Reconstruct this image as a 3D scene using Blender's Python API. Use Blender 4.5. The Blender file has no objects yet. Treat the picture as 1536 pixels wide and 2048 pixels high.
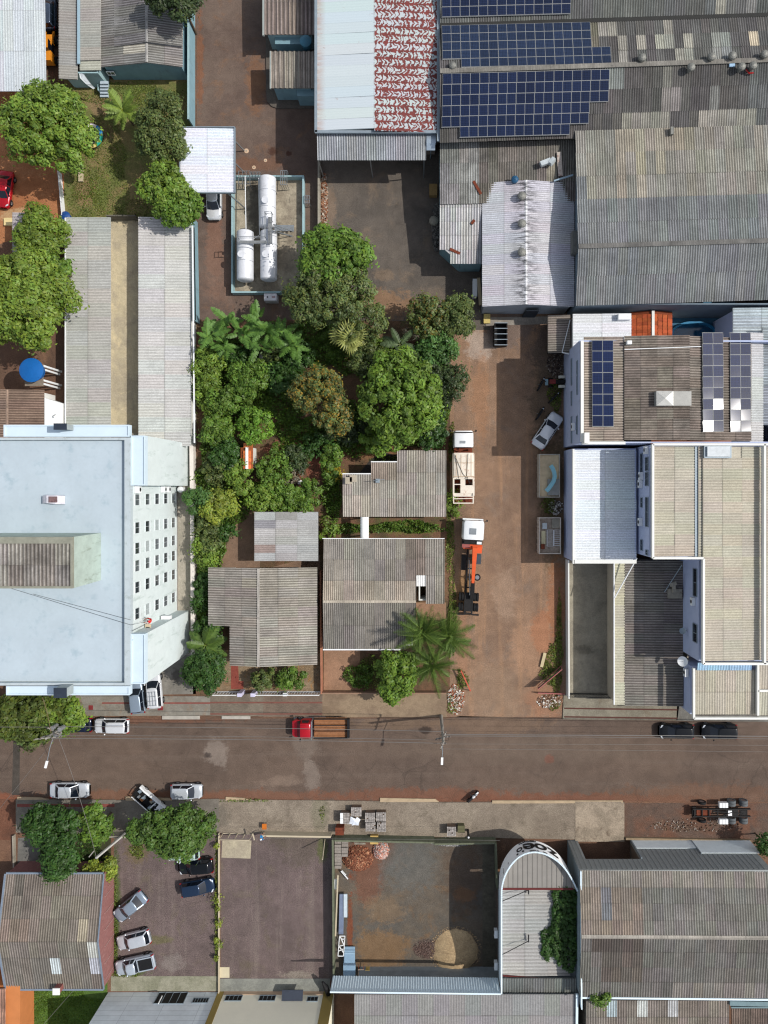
import bpy, math, random
import numpy as np
from mathutils import Vector, Matrix
R = random.Random(7)
NR = np.random.RandomState(11)
SC = bpy.context.scene
COL = SC.collection
# ---------------------------------------------------------------- camera, sky, sun, exposure
NX, NY, F, H = 840.0, 975.0, 1428.0, 84.0      # drone over this spot, focal length in photo pixels, height in metres
cam_d = bpy.data.cameras.new('drone_camera'); cam = bpy.data.objects.new('drone_camera', cam_d); COL.objects.link(cam)
cam.location = (0, 0, H); cam.rotation_euler = (0, 0, 0)
cam_d.sensor_width = 36; cam_d.sensor_height = 36; cam_d.sensor_fit = 'AUTO'
cam_d.lens = 36 * F / 2048
cam_d.shift_x = -(NX - 768) / 2048; cam_d.shift_y = -(1024 - NY) / 2048
cam_d.clip_end = 3000
SC.camera = cam
SUN_EL, SUN_AZ = math.radians(48), math.radians(84)     # azimuth clockwise from +Y
w = bpy.data.worlds.new('World'); SC.world = w; w.use_nodes = True
nt = w.node_tree; sky = nt.nodes.new('ShaderNodeTexSky'); sky.sky_type = 'NISHITA'; sky.sun_disc = False
sky.sun_elevation = SUN_EL; sky.sun_rotation = SUN_AZ; sky.air_density = 1.0; sky.dust_density = 1.4; sky.ozone_density = 1.0
bg = nt.nodes['Background']; hs = nt.nodes.new('ShaderNodeHueSaturation'); hs.inputs['Saturation'].default_value = .5      # hazy, partly clouded sky
nt.links.new(sky.outputs[0], hs.inputs['Color']); nt.links.new(hs.outputs[0], bg.inputs[0]); bg.inputs[1].default_value = 0.15
sd = bpy.data.lights.new('sun', 'SUN'); sd.energy = 3.6; sd.angle = math.radians(0.5); sd.color = (1.0, 0.955, 0.895)
sun = bpy.data.objects.new('sun', sd); COL.objects.link(sun); sun.location = (60, 10, 80)
sv = Vector((math.cos(SUN_EL) * math.sin(SUN_AZ), math.cos(SUN_EL) * math.cos(SUN_AZ), math.sin(SUN_EL)))
sun.rotation_euler = sv.to_track_quat('Z', 'Y').to_euler()
vs = SC.view_settings; vs.view_transform = 'Standard'; vs.look = 'None'; vs.gamma = 1; vs.exposure = 0.06; vs.use_curve_mapping = False
SC.cycles.filter_width = 1.2
SC.cycles.max_bounces = 5; SC.cycles.transparent_max_bounces = 6
# ---------------------------------------------------------------- helpers
def W(px, py, z=0.0):
    k = (H - z) / F
    return Vector(((px - NX) * k, (NY - py) * k, z))
def C(r, g, b, k=1.0):
    f = lambda c: (c / 255 / 12.92 if c < 10 else ((c / 255 + 0.055) / 1.055) ** 2.4) * k
    return (f(r), f(g), f(b), 1.0)
WL = {}
def thing(name, label, cat, loc, rz=0.0, group=None, kind=None):
    o = bpy.data.objects.new(name, None); COL.objects.link(o); o.empty_display_size = 0.3
    o.location = loc; o.rotation_euler = (0, 0, rz); WL[o.name] = Vector(loc)
    o['label'] = label; o['category'] = cat
    if group: o['group'] = group
    return o
def tag(o, label=None, cat=None, group=None, kind=None):
    if label: o['label'] = label
    if cat: o['category'] = cat
    if group: o['group'] = group
    if kind: o['kind'] = kind
    return o
class MB:
    def __init__(s): s.v = []; s.f = []; s.m = []; s.M = None
    def add(s, vs, fs, m=0):
        n = len(s.v)
        if s.M is not None: vs = [s.M @ Vector(p) for p in vs]
        s.v += [tuple(p) for p in vs]; s.f += [tuple(i + n for i in f) for f in fs]; s.m += [m] * len(fs); return s
    def box(s, x0, x1, y0, y1, z0, z1, m=0):
        return s.hexa([(x0, y0, z0), (x1, y0, z0), (x1, y1, z0), (x0, y1, z0), (x0, y0, z1), (x1, y0, z1), (x1, y1, z1), (x0, y1, z1)], m)
    def hexa(s, p, m=0):
        return s.add(p, [(3, 2, 1, 0), (4, 5, 6, 7), (0, 1, 5, 4), (1, 2, 6, 5), (2, 3, 7, 6), (3, 0, 4, 7)], m)
    def bar(s, a, b, w, h=None, m=0, up=(0, 0, 1)):
        a, b = Vector(a), Vector(b); d = b - a
        if d.length < 1e-6: return s
        d.normalize(); h = h or w; u = Vector(up)
        if abs(d.dot(u)) > .95: u = Vector((1, 0, 0))
        sx = d.cross(u).normalized() * w / 2; sz = sx.cross(d).normalized() * h / 2
        return s.hexa([a - sx - sz, a + sx - sz, b + sx - sz, b - sx - sz, a - sx + sz, a + sx + sz, b + sx + sz, b - sx + sz], m)
    def tube(s, pts, r, n=6, m=0, cap=True):
        pts = [Vector(p) for p in pts]; rs = r if isinstance(r, (list, tuple)) else [r] * len(pts)
        vs = []; fs = []
        for i, p in enumerate(pts):
            d = (pts[min(i + 1, len(pts) - 1)] - pts[max(i - 1, 0)]).normalized()
            u = Vector((0, 0, 1)) if abs(d.z) < .9 else Vector((1, 0, 0))
            a = d.cross(u).normalized(); b = d.cross(a)
            vs += [p + (a * math.cos(t) + b * math.sin(t)) * rs[i] for t in [2 * math.pi * k / n for k in range(n)]]
        for i in range(len(pts) - 1):
            fs += [(i * n + k, (i + 1) * n + k, (i + 1) * n + (k + 1) % n, i * n + (k + 1) % n) for k in range(n)]
        if cap: fs += [tuple(range(n)), tuple(range((len(pts) - 1) * n + n - 1, (len(pts) - 1) * n - 1, -1))]
        return s.add(vs, fs, m)
    def prism(s, poly, z0, z1, m=0, mt=None):
        a = sum(poly[i][0] * poly[(i + 1) % len(poly)][1] - poly[(i + 1) % len(poly)][0] * poly[i][1] for i in range(len(poly)))
        if a < 0: poly = poly[::-1]
        n = len(poly)
        s.add([(p[0], p[1], z0) for p in poly] + [(p[0], p[1], z1) for p in poly],
              [tuple(range(n))[::-1]] + [(i, (i + 1) % n, n + (i + 1) % n, n + i) for i in range(n)], m)
        return s.add([(p[0], p[1], z1) for p in poly], [tuple(range(n))], m if mt is None else mt)
    def loft(s, rings, m=0, cap=True, closed=True):
        n = len(rings[0]); vs = [p for r in rings for p in r]; fs = []
        for i in range(len(rings) - 1):
            for k in range(n if closed else n - 1):
                fs.append((i * n + k, i * n + (k + 1) % n, (i + 1) * n + (k + 1) % n, (i + 1) * n + k))
        if cap: fs += [tuple(range(n))[::-1], tuple(range((len(rings) - 1) * n, len(rings) * n))]
        return s.add(vs, fs, m)
    def sphere(s, c, r, nu=10, nv=6, m=0, sz=1.0, half=False):
        rings = []
        for j in range(nv + 1):
            t = (math.pi / 2 if half else math.pi) * j / nv
            rr = max(r * math.sin(t), 1e-3)
            rings.append([(c[0] + rr * math.cos(2 * math.pi * i / nu), c[1] + rr * math.sin(2 * math.pi * i / nu), c[2] + r * math.cos(t) * sz) for i in range(nu)][::-1])
        return s.loft(rings, m)
    def obj(s, name, mats, parent=None, smooth=False, world=True, color=None, sharp=40):
        me = bpy.data.meshes.new(name)
        off = WL.get(parent.name, Vector((0, 0, 0))) if (parent is not None and world) else Vector((0, 0, 0))
        me.from_pydata([(p[0] - off.x, p[1] - off.y, p[2] - off.z) for p in s.v], [], s.f)
        if not isinstance(mats, (list, tuple)): mats = [mats]
        for m in mats: me.materials.append(m)
        if len(mats) > 1: me.polygons.foreach_set('material_index', s.m)
        me.update()
        if smooth:
            me.polygons.foreach_set('use_smooth', [True] * len(me.polygons))
            me.set_sharp_from_angle(angle=math.radians(sharp))
        return put(name, me, parent, color, off)
def put(name, me, parent=None, color=None, off=Vector((0, 0, 0))):
    o = bpy.data.objects.new(name, me); COL.objects.link(o)
    if parent is not None: o.parent = parent
    WL[o.name] = Vector(off)
    if color: o.color = color if len(color) == 4 else (*color, 1)
    return o
# ---------------------------------------------------------------- materials
class NT:
    def __init__(s, name, rough=.8, metal=0.0, spec=.3):
        s.mat = bpy.data.materials.new(name); s.mat.use_nodes = True; s.t = s.mat.node_tree
        s.b = s.t.nodes['Principled BSDF']; s.b.inputs['Roughness'].default_value = rough
        s.b.inputs['Metallic'].default_value = metal; s.b.inputs['Specular IOR Level'].default_value = spec
    def n(s, t, **k):
        x = s.t.nodes.new('ShaderNode' + t)
        for a, b in k.items(): setattr(x, a, b)
        return x
    def l(s, a, b): s.t.links.new(a, b); return s
    def val(s, inp, v):
        if hasattr(v, 'links'): s.l(v, inp)
        elif isinstance(v, (tuple, list)) and inp.type == 'VECTOR': inp.default_value = v[:3]
        else: inp.default_value = v
    def math(s, op, a, b=0.0, c=None, clamp=False):
        x = s.n('Math', operation=op, use_clamp=clamp); s.val(x.inputs[0], a); s.val(x.inputs[1], b)
        if c is not None: s.val(x.inputs[2], c)
        return x.outputs[0]
    def mix(s, f, a, b, mode='MIX'):
        x = s.n('MixRGB', blend_type=mode); s.val(x.inputs[0], f); s.val(x.inputs[1], a); s.val(x.inputs[2], b); return x.outputs[0]
    def rng(s, v, a, b, c=0.0, d=1.0, smooth=False):
        x = s.n('MapRange'); x.interpolation_type = 'SMOOTHSTEP' if smooth else 'LINEAR'
        s.val(x.inputs[0], v)
        for i, q in enumerate((a, b, c, d)): s.val(x.inputs[i + 1], q)
        return x.outputs[0]
    def pos(s): return s.n('NewGeometry').outputs['Position']
    def noise(s, vec, scale, detail=4.0, rough=.6, dist=0.0):
        x = s.n('TexNoise'); s.l(vec, x.inputs['Vector']); x.inputs['Scale'].default_value = scale
        x.inputs['Detail'].default_value = detail; x.inputs['Roughness'].default_value = rough; x.inputs['Distortion'].default_value = dist
        return x.outputs['Fac']
    def scalev(s, vec, sc, off=(0, 0, 0)):
        x = s.n('VectorMath', operation='MULTIPLY'); s.l(vec, x.inputs[0]); x.inputs[1].default_value = sc
        if off != (0, 0, 0):
            y = s.n('VectorMath', operation='ADD'); s.l(x.outputs[0], y.inputs[0]); y.inputs[1].default_value = off; return y.outputs[0]
        return x.outputs[0]
    def bump(s, h, st=.3, dist=.05):
        x = s.n('Bump'); x.inputs['Strength'].default_value = st; x.inputs['Distance'].default_value = dist
        s.l(h, x.inputs['Height']); s.l(x.outputs[0], s.b.inputs['Normal'])
    def out(s, col): s.val(s.b.inputs['Base Color'], col); return s.mat
MC = {}
def mat(name, col, rough=.7, metal=0.0, var=.25, scale=1.2, bump=.0, spec=.3, grime=None, objcol=False):
    """plain paint / plaster / metal with blotchy wear; colour optionally from the object's own colour"""
    if name in MC: return MC[name]
    s = NT(name, rough, metal, spec); p = s.pos()
    base = s.n('ObjectInfo').outputs['Color'] if objcol else tuple(col)
    n1 = s.noise(p, scale, 5, .65); n2 = s.noise(p, scale * 9, 3, .6)
    v = s.math('ADD', s.math('MULTIPLY', n1, .7), s.math('MULTIPLY', n2, .3))
    k = s.rng(v, .3, .7, 1 - var, 1 + var * .6)
    c = s.mix(1.0, base, s.comb(k) if False else k, 'MULTIPLY')
    if grime:
        g = s.rng(s.noise(s.scalev(p, (1, 1, .25)), scale * 1.7, 6, .7), .52, .72, 0, grime[1], True)
        c = s.mix(g, c, tuple(grime[0]))
    if bump: s.bump(n2, bump, .03)
    if rough > .3: s.l(s.rng(n2, .3, .7, rough - .1, min(1, rough + .1)), s.b.inputs['Roughness'])
    MC[name] = s.out(c); return MC[name]
def sheetmat(name, rough=.85, metal=0.0, pitch=.25, valley=.72, stain=.35, streak=.3, sscale=.35, grime=(.05, .045, .04, 1), rnd=.2, spec=.3):
    """corrugated sheet: colour = object's colour, dirt gathered in the troughs, streaks down the slope, stains"""
    s = NT(name, rough, metal, spec); p = s.pos(); oi = s.n('ObjectInfo'); tc = s.n('TexCoord').outputs['Object']
    sep = s.n('SeparateXYZ'); s.l(tc, sep.inputs[0])
    ph = s.math('SINE', s.math('MULTIPLY', sep.outputs['Z'], 1.0))
    # trough mask from the sheet's own relief (object-space height of the wave)
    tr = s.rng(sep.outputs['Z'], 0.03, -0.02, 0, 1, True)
    st = s.noise(p, sscale, 6, .68)
    fine = s.noise(p, 7, 3, .7)
    sk = s.noise(s.scalev(tc, (9, .5, 1)), 1.0, 3, .6)
    rv = s.rng(oi.outputs['Random'], 0, 1, 1 - rnd, 1 + rnd * .7)
    k = s.math('MULTIPLY', rv, s.rng(st, .3, .7, (1 - stain) * 1.17, (1 + stain * .4) * 1.17))
    k = s.math('MULTIPLY', k, s.rng(fine, .3, .7, .78, 1.16))
    k = s.math('MULTIPLY', k, s.rng(sk, .35, .7, 1.05, 1 - streak))
    c = s.mix(1.0, oi.outputs['Color'], k, 'MULTIPLY')
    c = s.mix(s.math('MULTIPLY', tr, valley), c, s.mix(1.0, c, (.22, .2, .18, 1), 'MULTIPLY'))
    # dark lichen at the lower end of each sheet (joint)
    jo = s.rng(s.math('ABSOLUTE', sep.outputs['Y']), 0.0, .16, .45, 0, True)
    c = s.mix(s.math('MULTIPLY', jo, s.rng(fine, .35, .6, .2, 1)), c, grime)
    b = s.rng(s.noise(p, 1.3, 6, .75), .6, .75, 0, stain * 1.4, True)
    c = s.mix(b, c, grime)
    return s.out(c)
def gmat(name, c1, c2, scale=.25, spots=(), fine=(.55, 1.35), speck=None, pave=None, rough=.92, bump=.5, c3=None, streaks=None, cracks=0):
    """ground: two blended tones, grit, worn patches with their own outline (in photo pixels on the ground)"""
    s = NT(name, rough, 0, .2); p = s.pos()
    n0 = s.noise(p, scale, 7, .62, .3); n1 = s.noise(p, scale * 6, 5, .7); n2 = s.noise(p, 9, 3, .75)
    c = s.mix(s.rng(n0, .38, .62, 0, 1, True), tuple(c1), tuple(c2))
    if c3: c = s.mix(s.rng(s.noise(p, scale * 2.3, 6, .7, .5), .52, .7, 0, .8, True), c, tuple(c3))
    if streaks:  # wheel tracks: noise stretched along an axis
        ax, col, amt = streaks
        sv_ = s.scalev(p, (.9, .045, 1) if ax == 'y' else (.045, .9, 1))
        c = s.mix(s.rng(s.noise(sv_, 1, 5, .6), .5, .68, 0, amt, True), c, tuple(col))
    if spots:
        nn = s.math('MULTIPLY', s.math('SUBTRACT', s.noise(p, .55, 6, .7), .5), 2.2)
        nb = s.math('MULTIPLY', s.math('SUBTRACT', s.noise(p, 2.4, 4, .7), .5), 1.3)
        nn = s.math('ADD', nn, nb)
        for (px, py, rx, ry, col, amt) in spots:
            q = W(px, py); k = F / H
            vv = s.scalev(p, (k / rx, k / ry, 0), (-q.x * k / rx, -q.y * k / ry, 0))
            ln = s.n('VectorMath', operation='LENGTH'); s.l(vv, ln.inputs[0])
            c = s.mix(s.rng(s.math('ADD', ln.outputs['Value'], nn), .6, 1.15, amt, 0, True), c, tuple(col))
    c = s.mix(.06, c, s.mix(1.0, (.19, .165, .14, 1), s.rng(n1, .3, .7, .7, 1.3), 'MULTIPLY'))
    c = s.mix(1.0, c, s.rng(n1, .3, .7, .86, 1.12), 'MULTIPLY')
    c = s.mix(1.0, c, s.rng(n2, .3, .7, fine[0], fine[1]), 'MULTIPLY')
    if speck:
        v = s.n('TexVoronoi'); s.l(p, v.inputs['Vector']); v.inputs['Scale'].default_value = 3.5
        c = s.mix(s.math('MULTIPLY', s.rng(v.outputs['Distance'], .12, .06, 0, 1), s.rng(n1, .5, .62, 0, speck[1])), c, tuple(speck[0]))
    if cracks:
        dn = s.n('VectorMath', operation='MULTIPLY_ADD'); s.l(s.n('TexNoise').outputs['Color'], dn.inputs[0]); dn.inputs[1].default_value = (1.5, 1.5, 0); s.l(p, dn.inputs[2])
        tn_ = dn.inputs[0].links[0].from_node; s.l(p, tn_.inputs['Vector']); tn_.inputs['Scale'].default_value = .7; tn_.inputs['Detail'].default_value = 5
        vo = s.n('TexVoronoi', feature='DISTANCE_TO_EDGE'); s.l(dn.outputs[0], vo.inputs['Vector']); vo.inputs['Scale'].default_value = .22
        c = s.mix(s.math('MULTIPLY', s.rng(vo.outputs['Distance'], .014, .004, 0, 1), s.math('MULTIPLY', s.rng(n0, .45, .55, 0, 1), cracks)), c, (.02, .018, .016, 1))
    c = s.mix(s.rng(s.noise(p, 1.1, 8, .8), .62, .74, 0, .3, True), c, s.mix(1.0, c, (.5, .48, .46, 1), 'MULTIPLY'))
    c = s.mix(s.rng(s.noise(s.scalev(p, (1, 1, 1), (31, 17, 0)), .8, 8, .8), .62, .72, 0, .22, True), c, s.mix(1.0, c, (1.4, 1.38, 1.34, 1), 'MULTIPLY'))
    h = n2
    if pave:
        br = s.n('TexBrick'); s.l(s.scalev(p, (1, 1, 0)), br.inputs['Vector']); br.inputs['Scale'].default_value = pave[0]
        br.inputs['Mortar Size'].default_value = .03; br.inputs['Color1'].default_value = (1, 1, 1, 1); br.inputs['Color2'].default_value = (.7, .7, .7, 1)
        br.inputs['Mortar'].default_value = (.35, .35, .35, 1)
        c = s.mix(pave[1], c, br.outputs['Color'], 'MULTIPLY')
    s.bump(h, bump, .04)
    return s.out(c)
def leafmat(name, col, trans=.22, rough=.5):
    if name in MC: return MC[name]
    col = (col[0] * .77, col[1] * .78, col[2] * .74, 1)
    s = NT(name, rough, 0, .35)
    at = s.n('Attribute'); at.attribute_name = 'tone'
    c = s.mix(1.0, tuple(col), at.outputs['Color'], 'MULTIPLY')
    s.out(c)
    tr = s.n('BsdfTranslucent'); s.l(s.mix(1.0, c, (1.1, 1.25, .6, 1), 'MULTIPLY'), tr.inputs[0])
    mx = s.n('MixShader'); mx.inputs[0].default_value = trans
    s.l(s.b.outputs[0], mx.inputs[1]); s.l(tr.outputs[0], mx.inputs[2])
    s.l(mx.outputs[0], s.t.nodes['Material Output'].inputs[0])
    MC[name] = s.mat; return s.mat
# ---------------------------------------------------------------- ground sheets
def sheet(name, pts, z, m, kind='structure', th=None, parent=None, **kw):
    poly = [W(x, y) for x, y in pts]
    b = MB()
    if th: b.prism(poly, z - th, z)
    else:
        a = sum(poly[i][0] * poly[(i + 1) % len(poly)][1] - poly[(i + 1) % len(poly)][0] * poly[i][1] for i in range(len(poly)))
        if a < 0: poly = poly[::-1]
        b.add([(p.x, p.y, z) for p in poly], [tuple(range(len(poly)))])
    o = b.obj(name, m, parent)
    if kind: o['kind'] = kind
    return o
def rc(x0, y0, x1, y1): return [(x0, y0), (x1, y0), (x1, y1), (x0, y1)]
# ---------------------------------------------------------------- roofs
SM = {}
def wave_mesh(w_, l_, pitch, amp, mat_, per=4):
    key = (round(w_, 3), round(l_, 3), pitch, amp, mat_.name, per)
    if key in SM: return SM[key]
    n = max(1, round(w_ / pitch)); N = n * per
    if per == 6: prof = [0, 0, 1, 1, 0, 0]
    vs = []; fs = []
    for j in range(2):
        for i in range(N + 1):
            x = w_ * i / N
            if per == 4: z = amp * math.cos(2 * math.pi * i / per) 
            else: z = amp * (1 if (i % per) in (2, 3) else -1)
            vs.append((x, (l_ + .06) * j, z))
    for i in range(N): fs.append((i, i + 1, N + 2 + i, N + 1 + i))
    me = bpy.data.meshes.new('roof_sheet'); me.from_pydata(vs, [], fs); me.materials.append(mat_)
    if per == 4: me.polygons.foreach_set('use_smooth', [True] * N)
    me.update(); SM[key] = me; return me
def roof_plane(house, O, U, V, m, col, sw=1.1, sl=2.4, pitch=.25, amp=.032, patches=(), per=4, deck=None, name='roof', skip=(), jit=.022, parentroof=None, poly=None):
    """one roof slope: a thin deck (part) with its corrugated sheets (sub-parts); ribs run O->V; patches/skip in photo pixels"""
    O, U, V = Vector(O), Vector(U), Vector(V); u = U - O; v = V - O
    nu = max(1, round(u.length / sw)); nv = max(1, round(v.length / sl))
    while nu * nv > 290: sw *= 1.08; sl *= 1.08; nu = max(1, round(u.length / sw)); nv = max(1, round(v.length / sl))
    nrm = u.cross(v).normalized(); flip = nrm.z < 0
    if flip: nrm = -nrm
    def inpoly(cx, cy, P):
        r = False
        for i in range(len(P)):
            x1, y1 = P[i]; x2, y2 = P[i - 1]
            if (y1 > cy) != (y2 > cy) and cx < (x2 - x1) * (cy - y1) / (y2 - y1) + x1: r = not r
        return r
    rf = parentroof
    if rf is None:
        b = MB(); d = nrm * .05; d2 = nrm * .13
        if poly:
            pts = []
            for (px, py) in poly:  # corners given in photo pixels, dropped onto the slope
                z = O.z
                for _ in range(6):
                    q = W(px, py, z); q2 = q - O; a_ = u.x * v.y - u.y * v.x
                    s_ = (q2.x * v.y - q2.y * v.x) / a_; t_ = (u.x * q2.y - u.y * q2.x) / a_; z = O.z + s_ * u.z + t_ * v.z
                pts.append(O + u * s_ + v * t_)
            n = len(pts); b.add([p - d for p in pts] + [p - d2 for p in pts], [tuple(range(n)), tuple(range(n, 2 * n))[::-1]] + [(i, (i + 1) % n, n + (i + 1) % n, n + i) for i in range(n)])
        else:
            b.hexa([O - d2, U - d2, U + v - d2, V - d2, O - d, U - d, U + v - d, V - d])
        rf = b.obj(name, deck or m, house, color=col)
    me = wave_mesh(u.length / nu, v.length / nv, pitch, amp, m, per)
    uh, vh = u.normalized(), v.normalized(); zax = uh.cross(vh)
    if zax.z < 0: zax = -zax
    for i in range(nu):
        for j in range(nv):
            c = O + u * ((i + .5) / nu) + v * ((j + .5) / nv)
            k = (H - c.z) / F; px = NX + c.x / k; py = NY - c.y / k
            if any(x0 <= px <= x1 and y0 <= py <= y1 for (x0, y0, x1, y1) in skip): continue
            if poly and not inpoly(px, py, poly): continue
            cc = col
            for (x0, y0, x1, y1, pc) in patches:
                if x0 <= px <= x1 and y0 <= py <= y1: cc = pc
            s = bpy.data.objects.new('roof_sheet', me); COL.objects.link(s); s.parent = rf
            M = Matrix((uh, vh, zax)).transposed().to_4x4()
            M.translation = O + u * (i / nu) + v * (j / nv) - vh * .03 + zax * (.0 + .016 * (j % 2) + R.uniform(0, jit)) - WL[rf.name]
            s.matrix_basis = M @ Matrix.Rotation(R.uniform(-.006, .006), 4, 'Z')
            s.color = (*[q * R.uniform(.965, 1.035) for q in cc[:3]], 1)
    return rf
def flatroof(house, x0, y0, x1, y1, z, m, col, ribs='y', z2=None, **k):
    """single slope whose corners are photo pixels; z at the y0/x0 side, z2 at the other"""
    z2 = z if z2 is None else z2
    if ribs == 'y':  # ribs north-south, slope north-south
        A = W(x0, y0, z); B = W(x1, y0, z); D = W(x0, y1, z2)
        # keep the plan rectangular
        D.x = A.x
        return roof_plane(house, A, B, D, m, col, **k)
    A = W(x0, y0, z); B = W(x0, y1, z); D = W(x1, y0, z2); D.y = A.y
    return roof_plane(house, A, B, D, m, col, **k)
def gable(house, x0, y0, x1, y1, ze, zr, ridge, m, col, axis='y', ze2=None, cols=None, capcol=None, cap=True, wall=None, **k):
    """gable roof; eaves rectangle in photo pixels at height ze, ridge pixel at height zr. axis='y': ridge runs north-south"""
    a = W(x0, y0, ze); b = W(x1, y1, ze); cols = cols or (col, col)
    if axis == 'y':
        rx = W(ridge, 0, zr).x
        A, B = Vector((rx, a.y, zr)), Vector((rx, b.y, zr))
        r1 = roof_plane(house, A, B, Vector((a.x, a.y, ze)), m, cols[0], **k)
        r2 = roof_plane(house, A, B, Vector((b.x, a.y, ze)), m, cols[1], **k)
    else:
        ry = W(0, ridge, zr).y
        A, B = Vector((a.x, ry, zr)), Vector((b.x, ry, zr))
        r1 = roof_plane(house, A, B, Vector((a.x, a.y, ze)), m, cols[0], **k)
        r2 = roof_plane(house, A, B, Vector((a.x, b.y, ze)), m, cols[1], **k)
    if cap:
        mb = MB(); d = (B - A).normalized(); sd_ = Vector((-d.y, d.x, 0)) * .16; dz = Vector((0, 0, .07))
        e = Vector((0, 0, -.0)); mb.add([A + sd_ + e, B + sd_ + e, B + dz, A + dz, B - sd_ + e, A - sd_ + e], [(0, 1, 2, 3), (3, 2, 4, 5)])
        mb.obj('ridge_cap', m, house, color=capcol or tuple(min(1, c * 1.15) for c in col[:3]) + (1,))
    if wall:
        mb = MB(); i = .25
        if axis == 'y':
            for yy, t in ((a.y - i, -.12), (b.y + i, .12)):
                mb.loft([[(a.x + i, yy, 0), (b.x - i, yy, 0), (b.x - i, yy, ze - .2), (rx, yy, zr - .2), (a.x + i, yy, ze - .2)],
                         [(a.x + i, yy + t, 0), (b.x - i, yy + t, 0), (b.x - i, yy + t, ze - .2), (rx, yy + t, zr - .2), (a.x + i, yy + t, ze - .2)]])
            mb.box(a.x + i, a.x + i + .12, b.y + i + .13, a.y - i - .13, 0, ze - .2).box(b.x - i - .12, b.x - i, b.y + i + .13, a.y - i - .13, 0, ze - .2)
        else:
            for xx, t in ((a.x + i, .12), (b.x - i, -.12)):
                mb.loft([[(xx, a.y - i, 0), (xx, b.y + i, 0), (xx, b.y + i, ze - .2), (xx, ry, zr - .2), (xx, a.y - i, ze - .2)],
                         [(xx + t, a.y - i, 0), (xx + t, b.y + i, 0), (xx + t, b.y + i, ze - .2), (xx + t, ry, zr - .2), (xx + t, a.y - i, ze - .2)]])
            mb.box(a.x + i + .13, b.x - i - .13, a.y - i - .12, a.y - i, 0, ze - .2).box(a.x + i + .13, b.x - i - .13, b.y + i, b.y + i + .12, 0, ze - .2)
        mb.obj('wall', wall, house)
    return r1, r2
def walls(house, x0, y0, x1, y1, z, m, inset=.25, name='wall', zb=0, t=.15, zpix=None):
    """four walls under a roof whose outline is given in photo pixels at height z (or zpix)"""
    a = W(x0, y0, zpix or z); b = W(x1, y1, zpix or z); X0, X1, Y1, Y0 = a.x + inset, b.x - inset, a.y - inset, b.y + inset
    mb = MB(); zt = z - .16
    mb.box(X0, X1, Y1 - t, Y1, zb, zt).box(X0, X1, Y0, Y0 + t, zb, zt).box(X0, X0 + t, Y0 + t, Y1 - t, zb, zt).box(X1 - t, X1, Y0 + t, Y1 - t, zb, zt)
    return mb.obj(name, m, house)
def house(name, label, cat, x0, y0, x1, y1, z=3, group=None):
    c = (W(x0, y0, z) + W(x1, y1, z)) / 2; c.z = 0
    return thing(name, label, cat, c, 0, group)
def window_on(house_, p, dx, dn, w_, h_, frame, glass, depth=.08, bars=1, sill=None, t=.06):
    """window on a wall: p = centre point, dx = unit vector along wall, dn = outward normal"""
    p, dx, dn = Vector(p), Vector(dx), Vector(dn); up = Vector((0, 0, 1)); off = WL[house_.name]
    fr = MB(); e = dn * depth
    for s_ in (-1, 1):
        a = p + dx * s_ * (w_ / 2 - t / 2); fr.bar(a - up * h_ / 2 + e * .5, a + up * h_ / 2 + e * .5, t, depth + .02, up=dn)
        a = p + up * s_ * (h_ / 2 - t / 2); fr.bar(a - dx * (w_ / 2 - t) + e * .5, a + dx * (w_ / 2 - t) + e * .5, t, depth + .04, up=dn)
    for i in range(bars):
        a = p + dx * (w_ * ((i + 1) / (bars + 1) - .5)); fr.bar(a - up * (h_ / 2 - t) + e * .5, a + up * (h_ / 2 - t) + e * .5, t * .8, depth, up=dn)
    f = fr.obj('window', frame, house_); WL[f.name] = off
    g = MB(); a = p + e * .3; hx = dx * (w_ / 2 - t); hz = up * (h_ / 2 - t)
    g.add([a - hx - hz, a + hx - hz, a + hx + hz, a - hx + hz], [(0, 1, 2, 3)])
    g.obj('pane', glass, f)
    if sill:
        q = MB(); a = p - up * (h_ / 2 + .04) + dn * .06; q.bar(a - dx * (w_ / 2 + .02), a + dx * (w_ / 2 + .02), .12, .05); q.obj('sill', sill, f)
    return f
# ---------------------------------------------------------------- shared materials
def M_(*a, **k): return mat(*a, **k)
GLASS = mat('dark_window_glass', C(16, 22, 32), .08, 0, .1, 2, spec=.8)
WINDOWG = mat('window_glass', C(60, 66, 68), .12, 0, .35, 1.5, spec=.7)
BLACK = mat('black_plastic', C(24, 24, 26), .6, 0, .2, 5)
TYRE = mat('tyre_rubber', C(26, 26, 27), .85, 0, .3, 6, .2)
ALLOY = mat('alloy_rim', C(150, 152, 155), .35, .7, .15, 8)
LAMPG = mat('headlamp_glass', C(205, 210, 215), .15, .1, .1, 9, spec=.8)
REDL = mat('tail_lamp_red', C(150, 14, 18), .2, 0, .1, 9, spec=.6)
WHITEP = mat('white_paint', C(226, 228, 228), .5, 0, .1, 1.2)
STEEL = mat('galvanised_steel', C(150, 155, 158), .45, .6, .2, 3)
CONC = mat('concrete', C(150, 144, 130), .9, 0, .3, .7, .3, grime=(C(70, 66, 58), .6))
CONCD = mat('dark_concrete', C(98, 94, 84), .9, 0, .35, .6, .3, grime=(C(50, 47, 40), .7))
WOOD = mat('weathered_wood', C(150, 98, 58), .8, 0, .4, 2, .3, grime=(C(80, 46, 26), .7))
RUST = mat('rusty_metal', C(112, 56, 36), .85, .1, .4, 1.5, .3, grime=(C(60, 34, 24), .8))
DARKM = mat('dark_greased_metal', C(34, 33, 33), .6, .3, .4, 4, .3)
def paint(name, c, rough=.22, metal=.25): return mat('paint_' + name, c, rough, metal, .07, 1.5, spec=.6)
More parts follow.
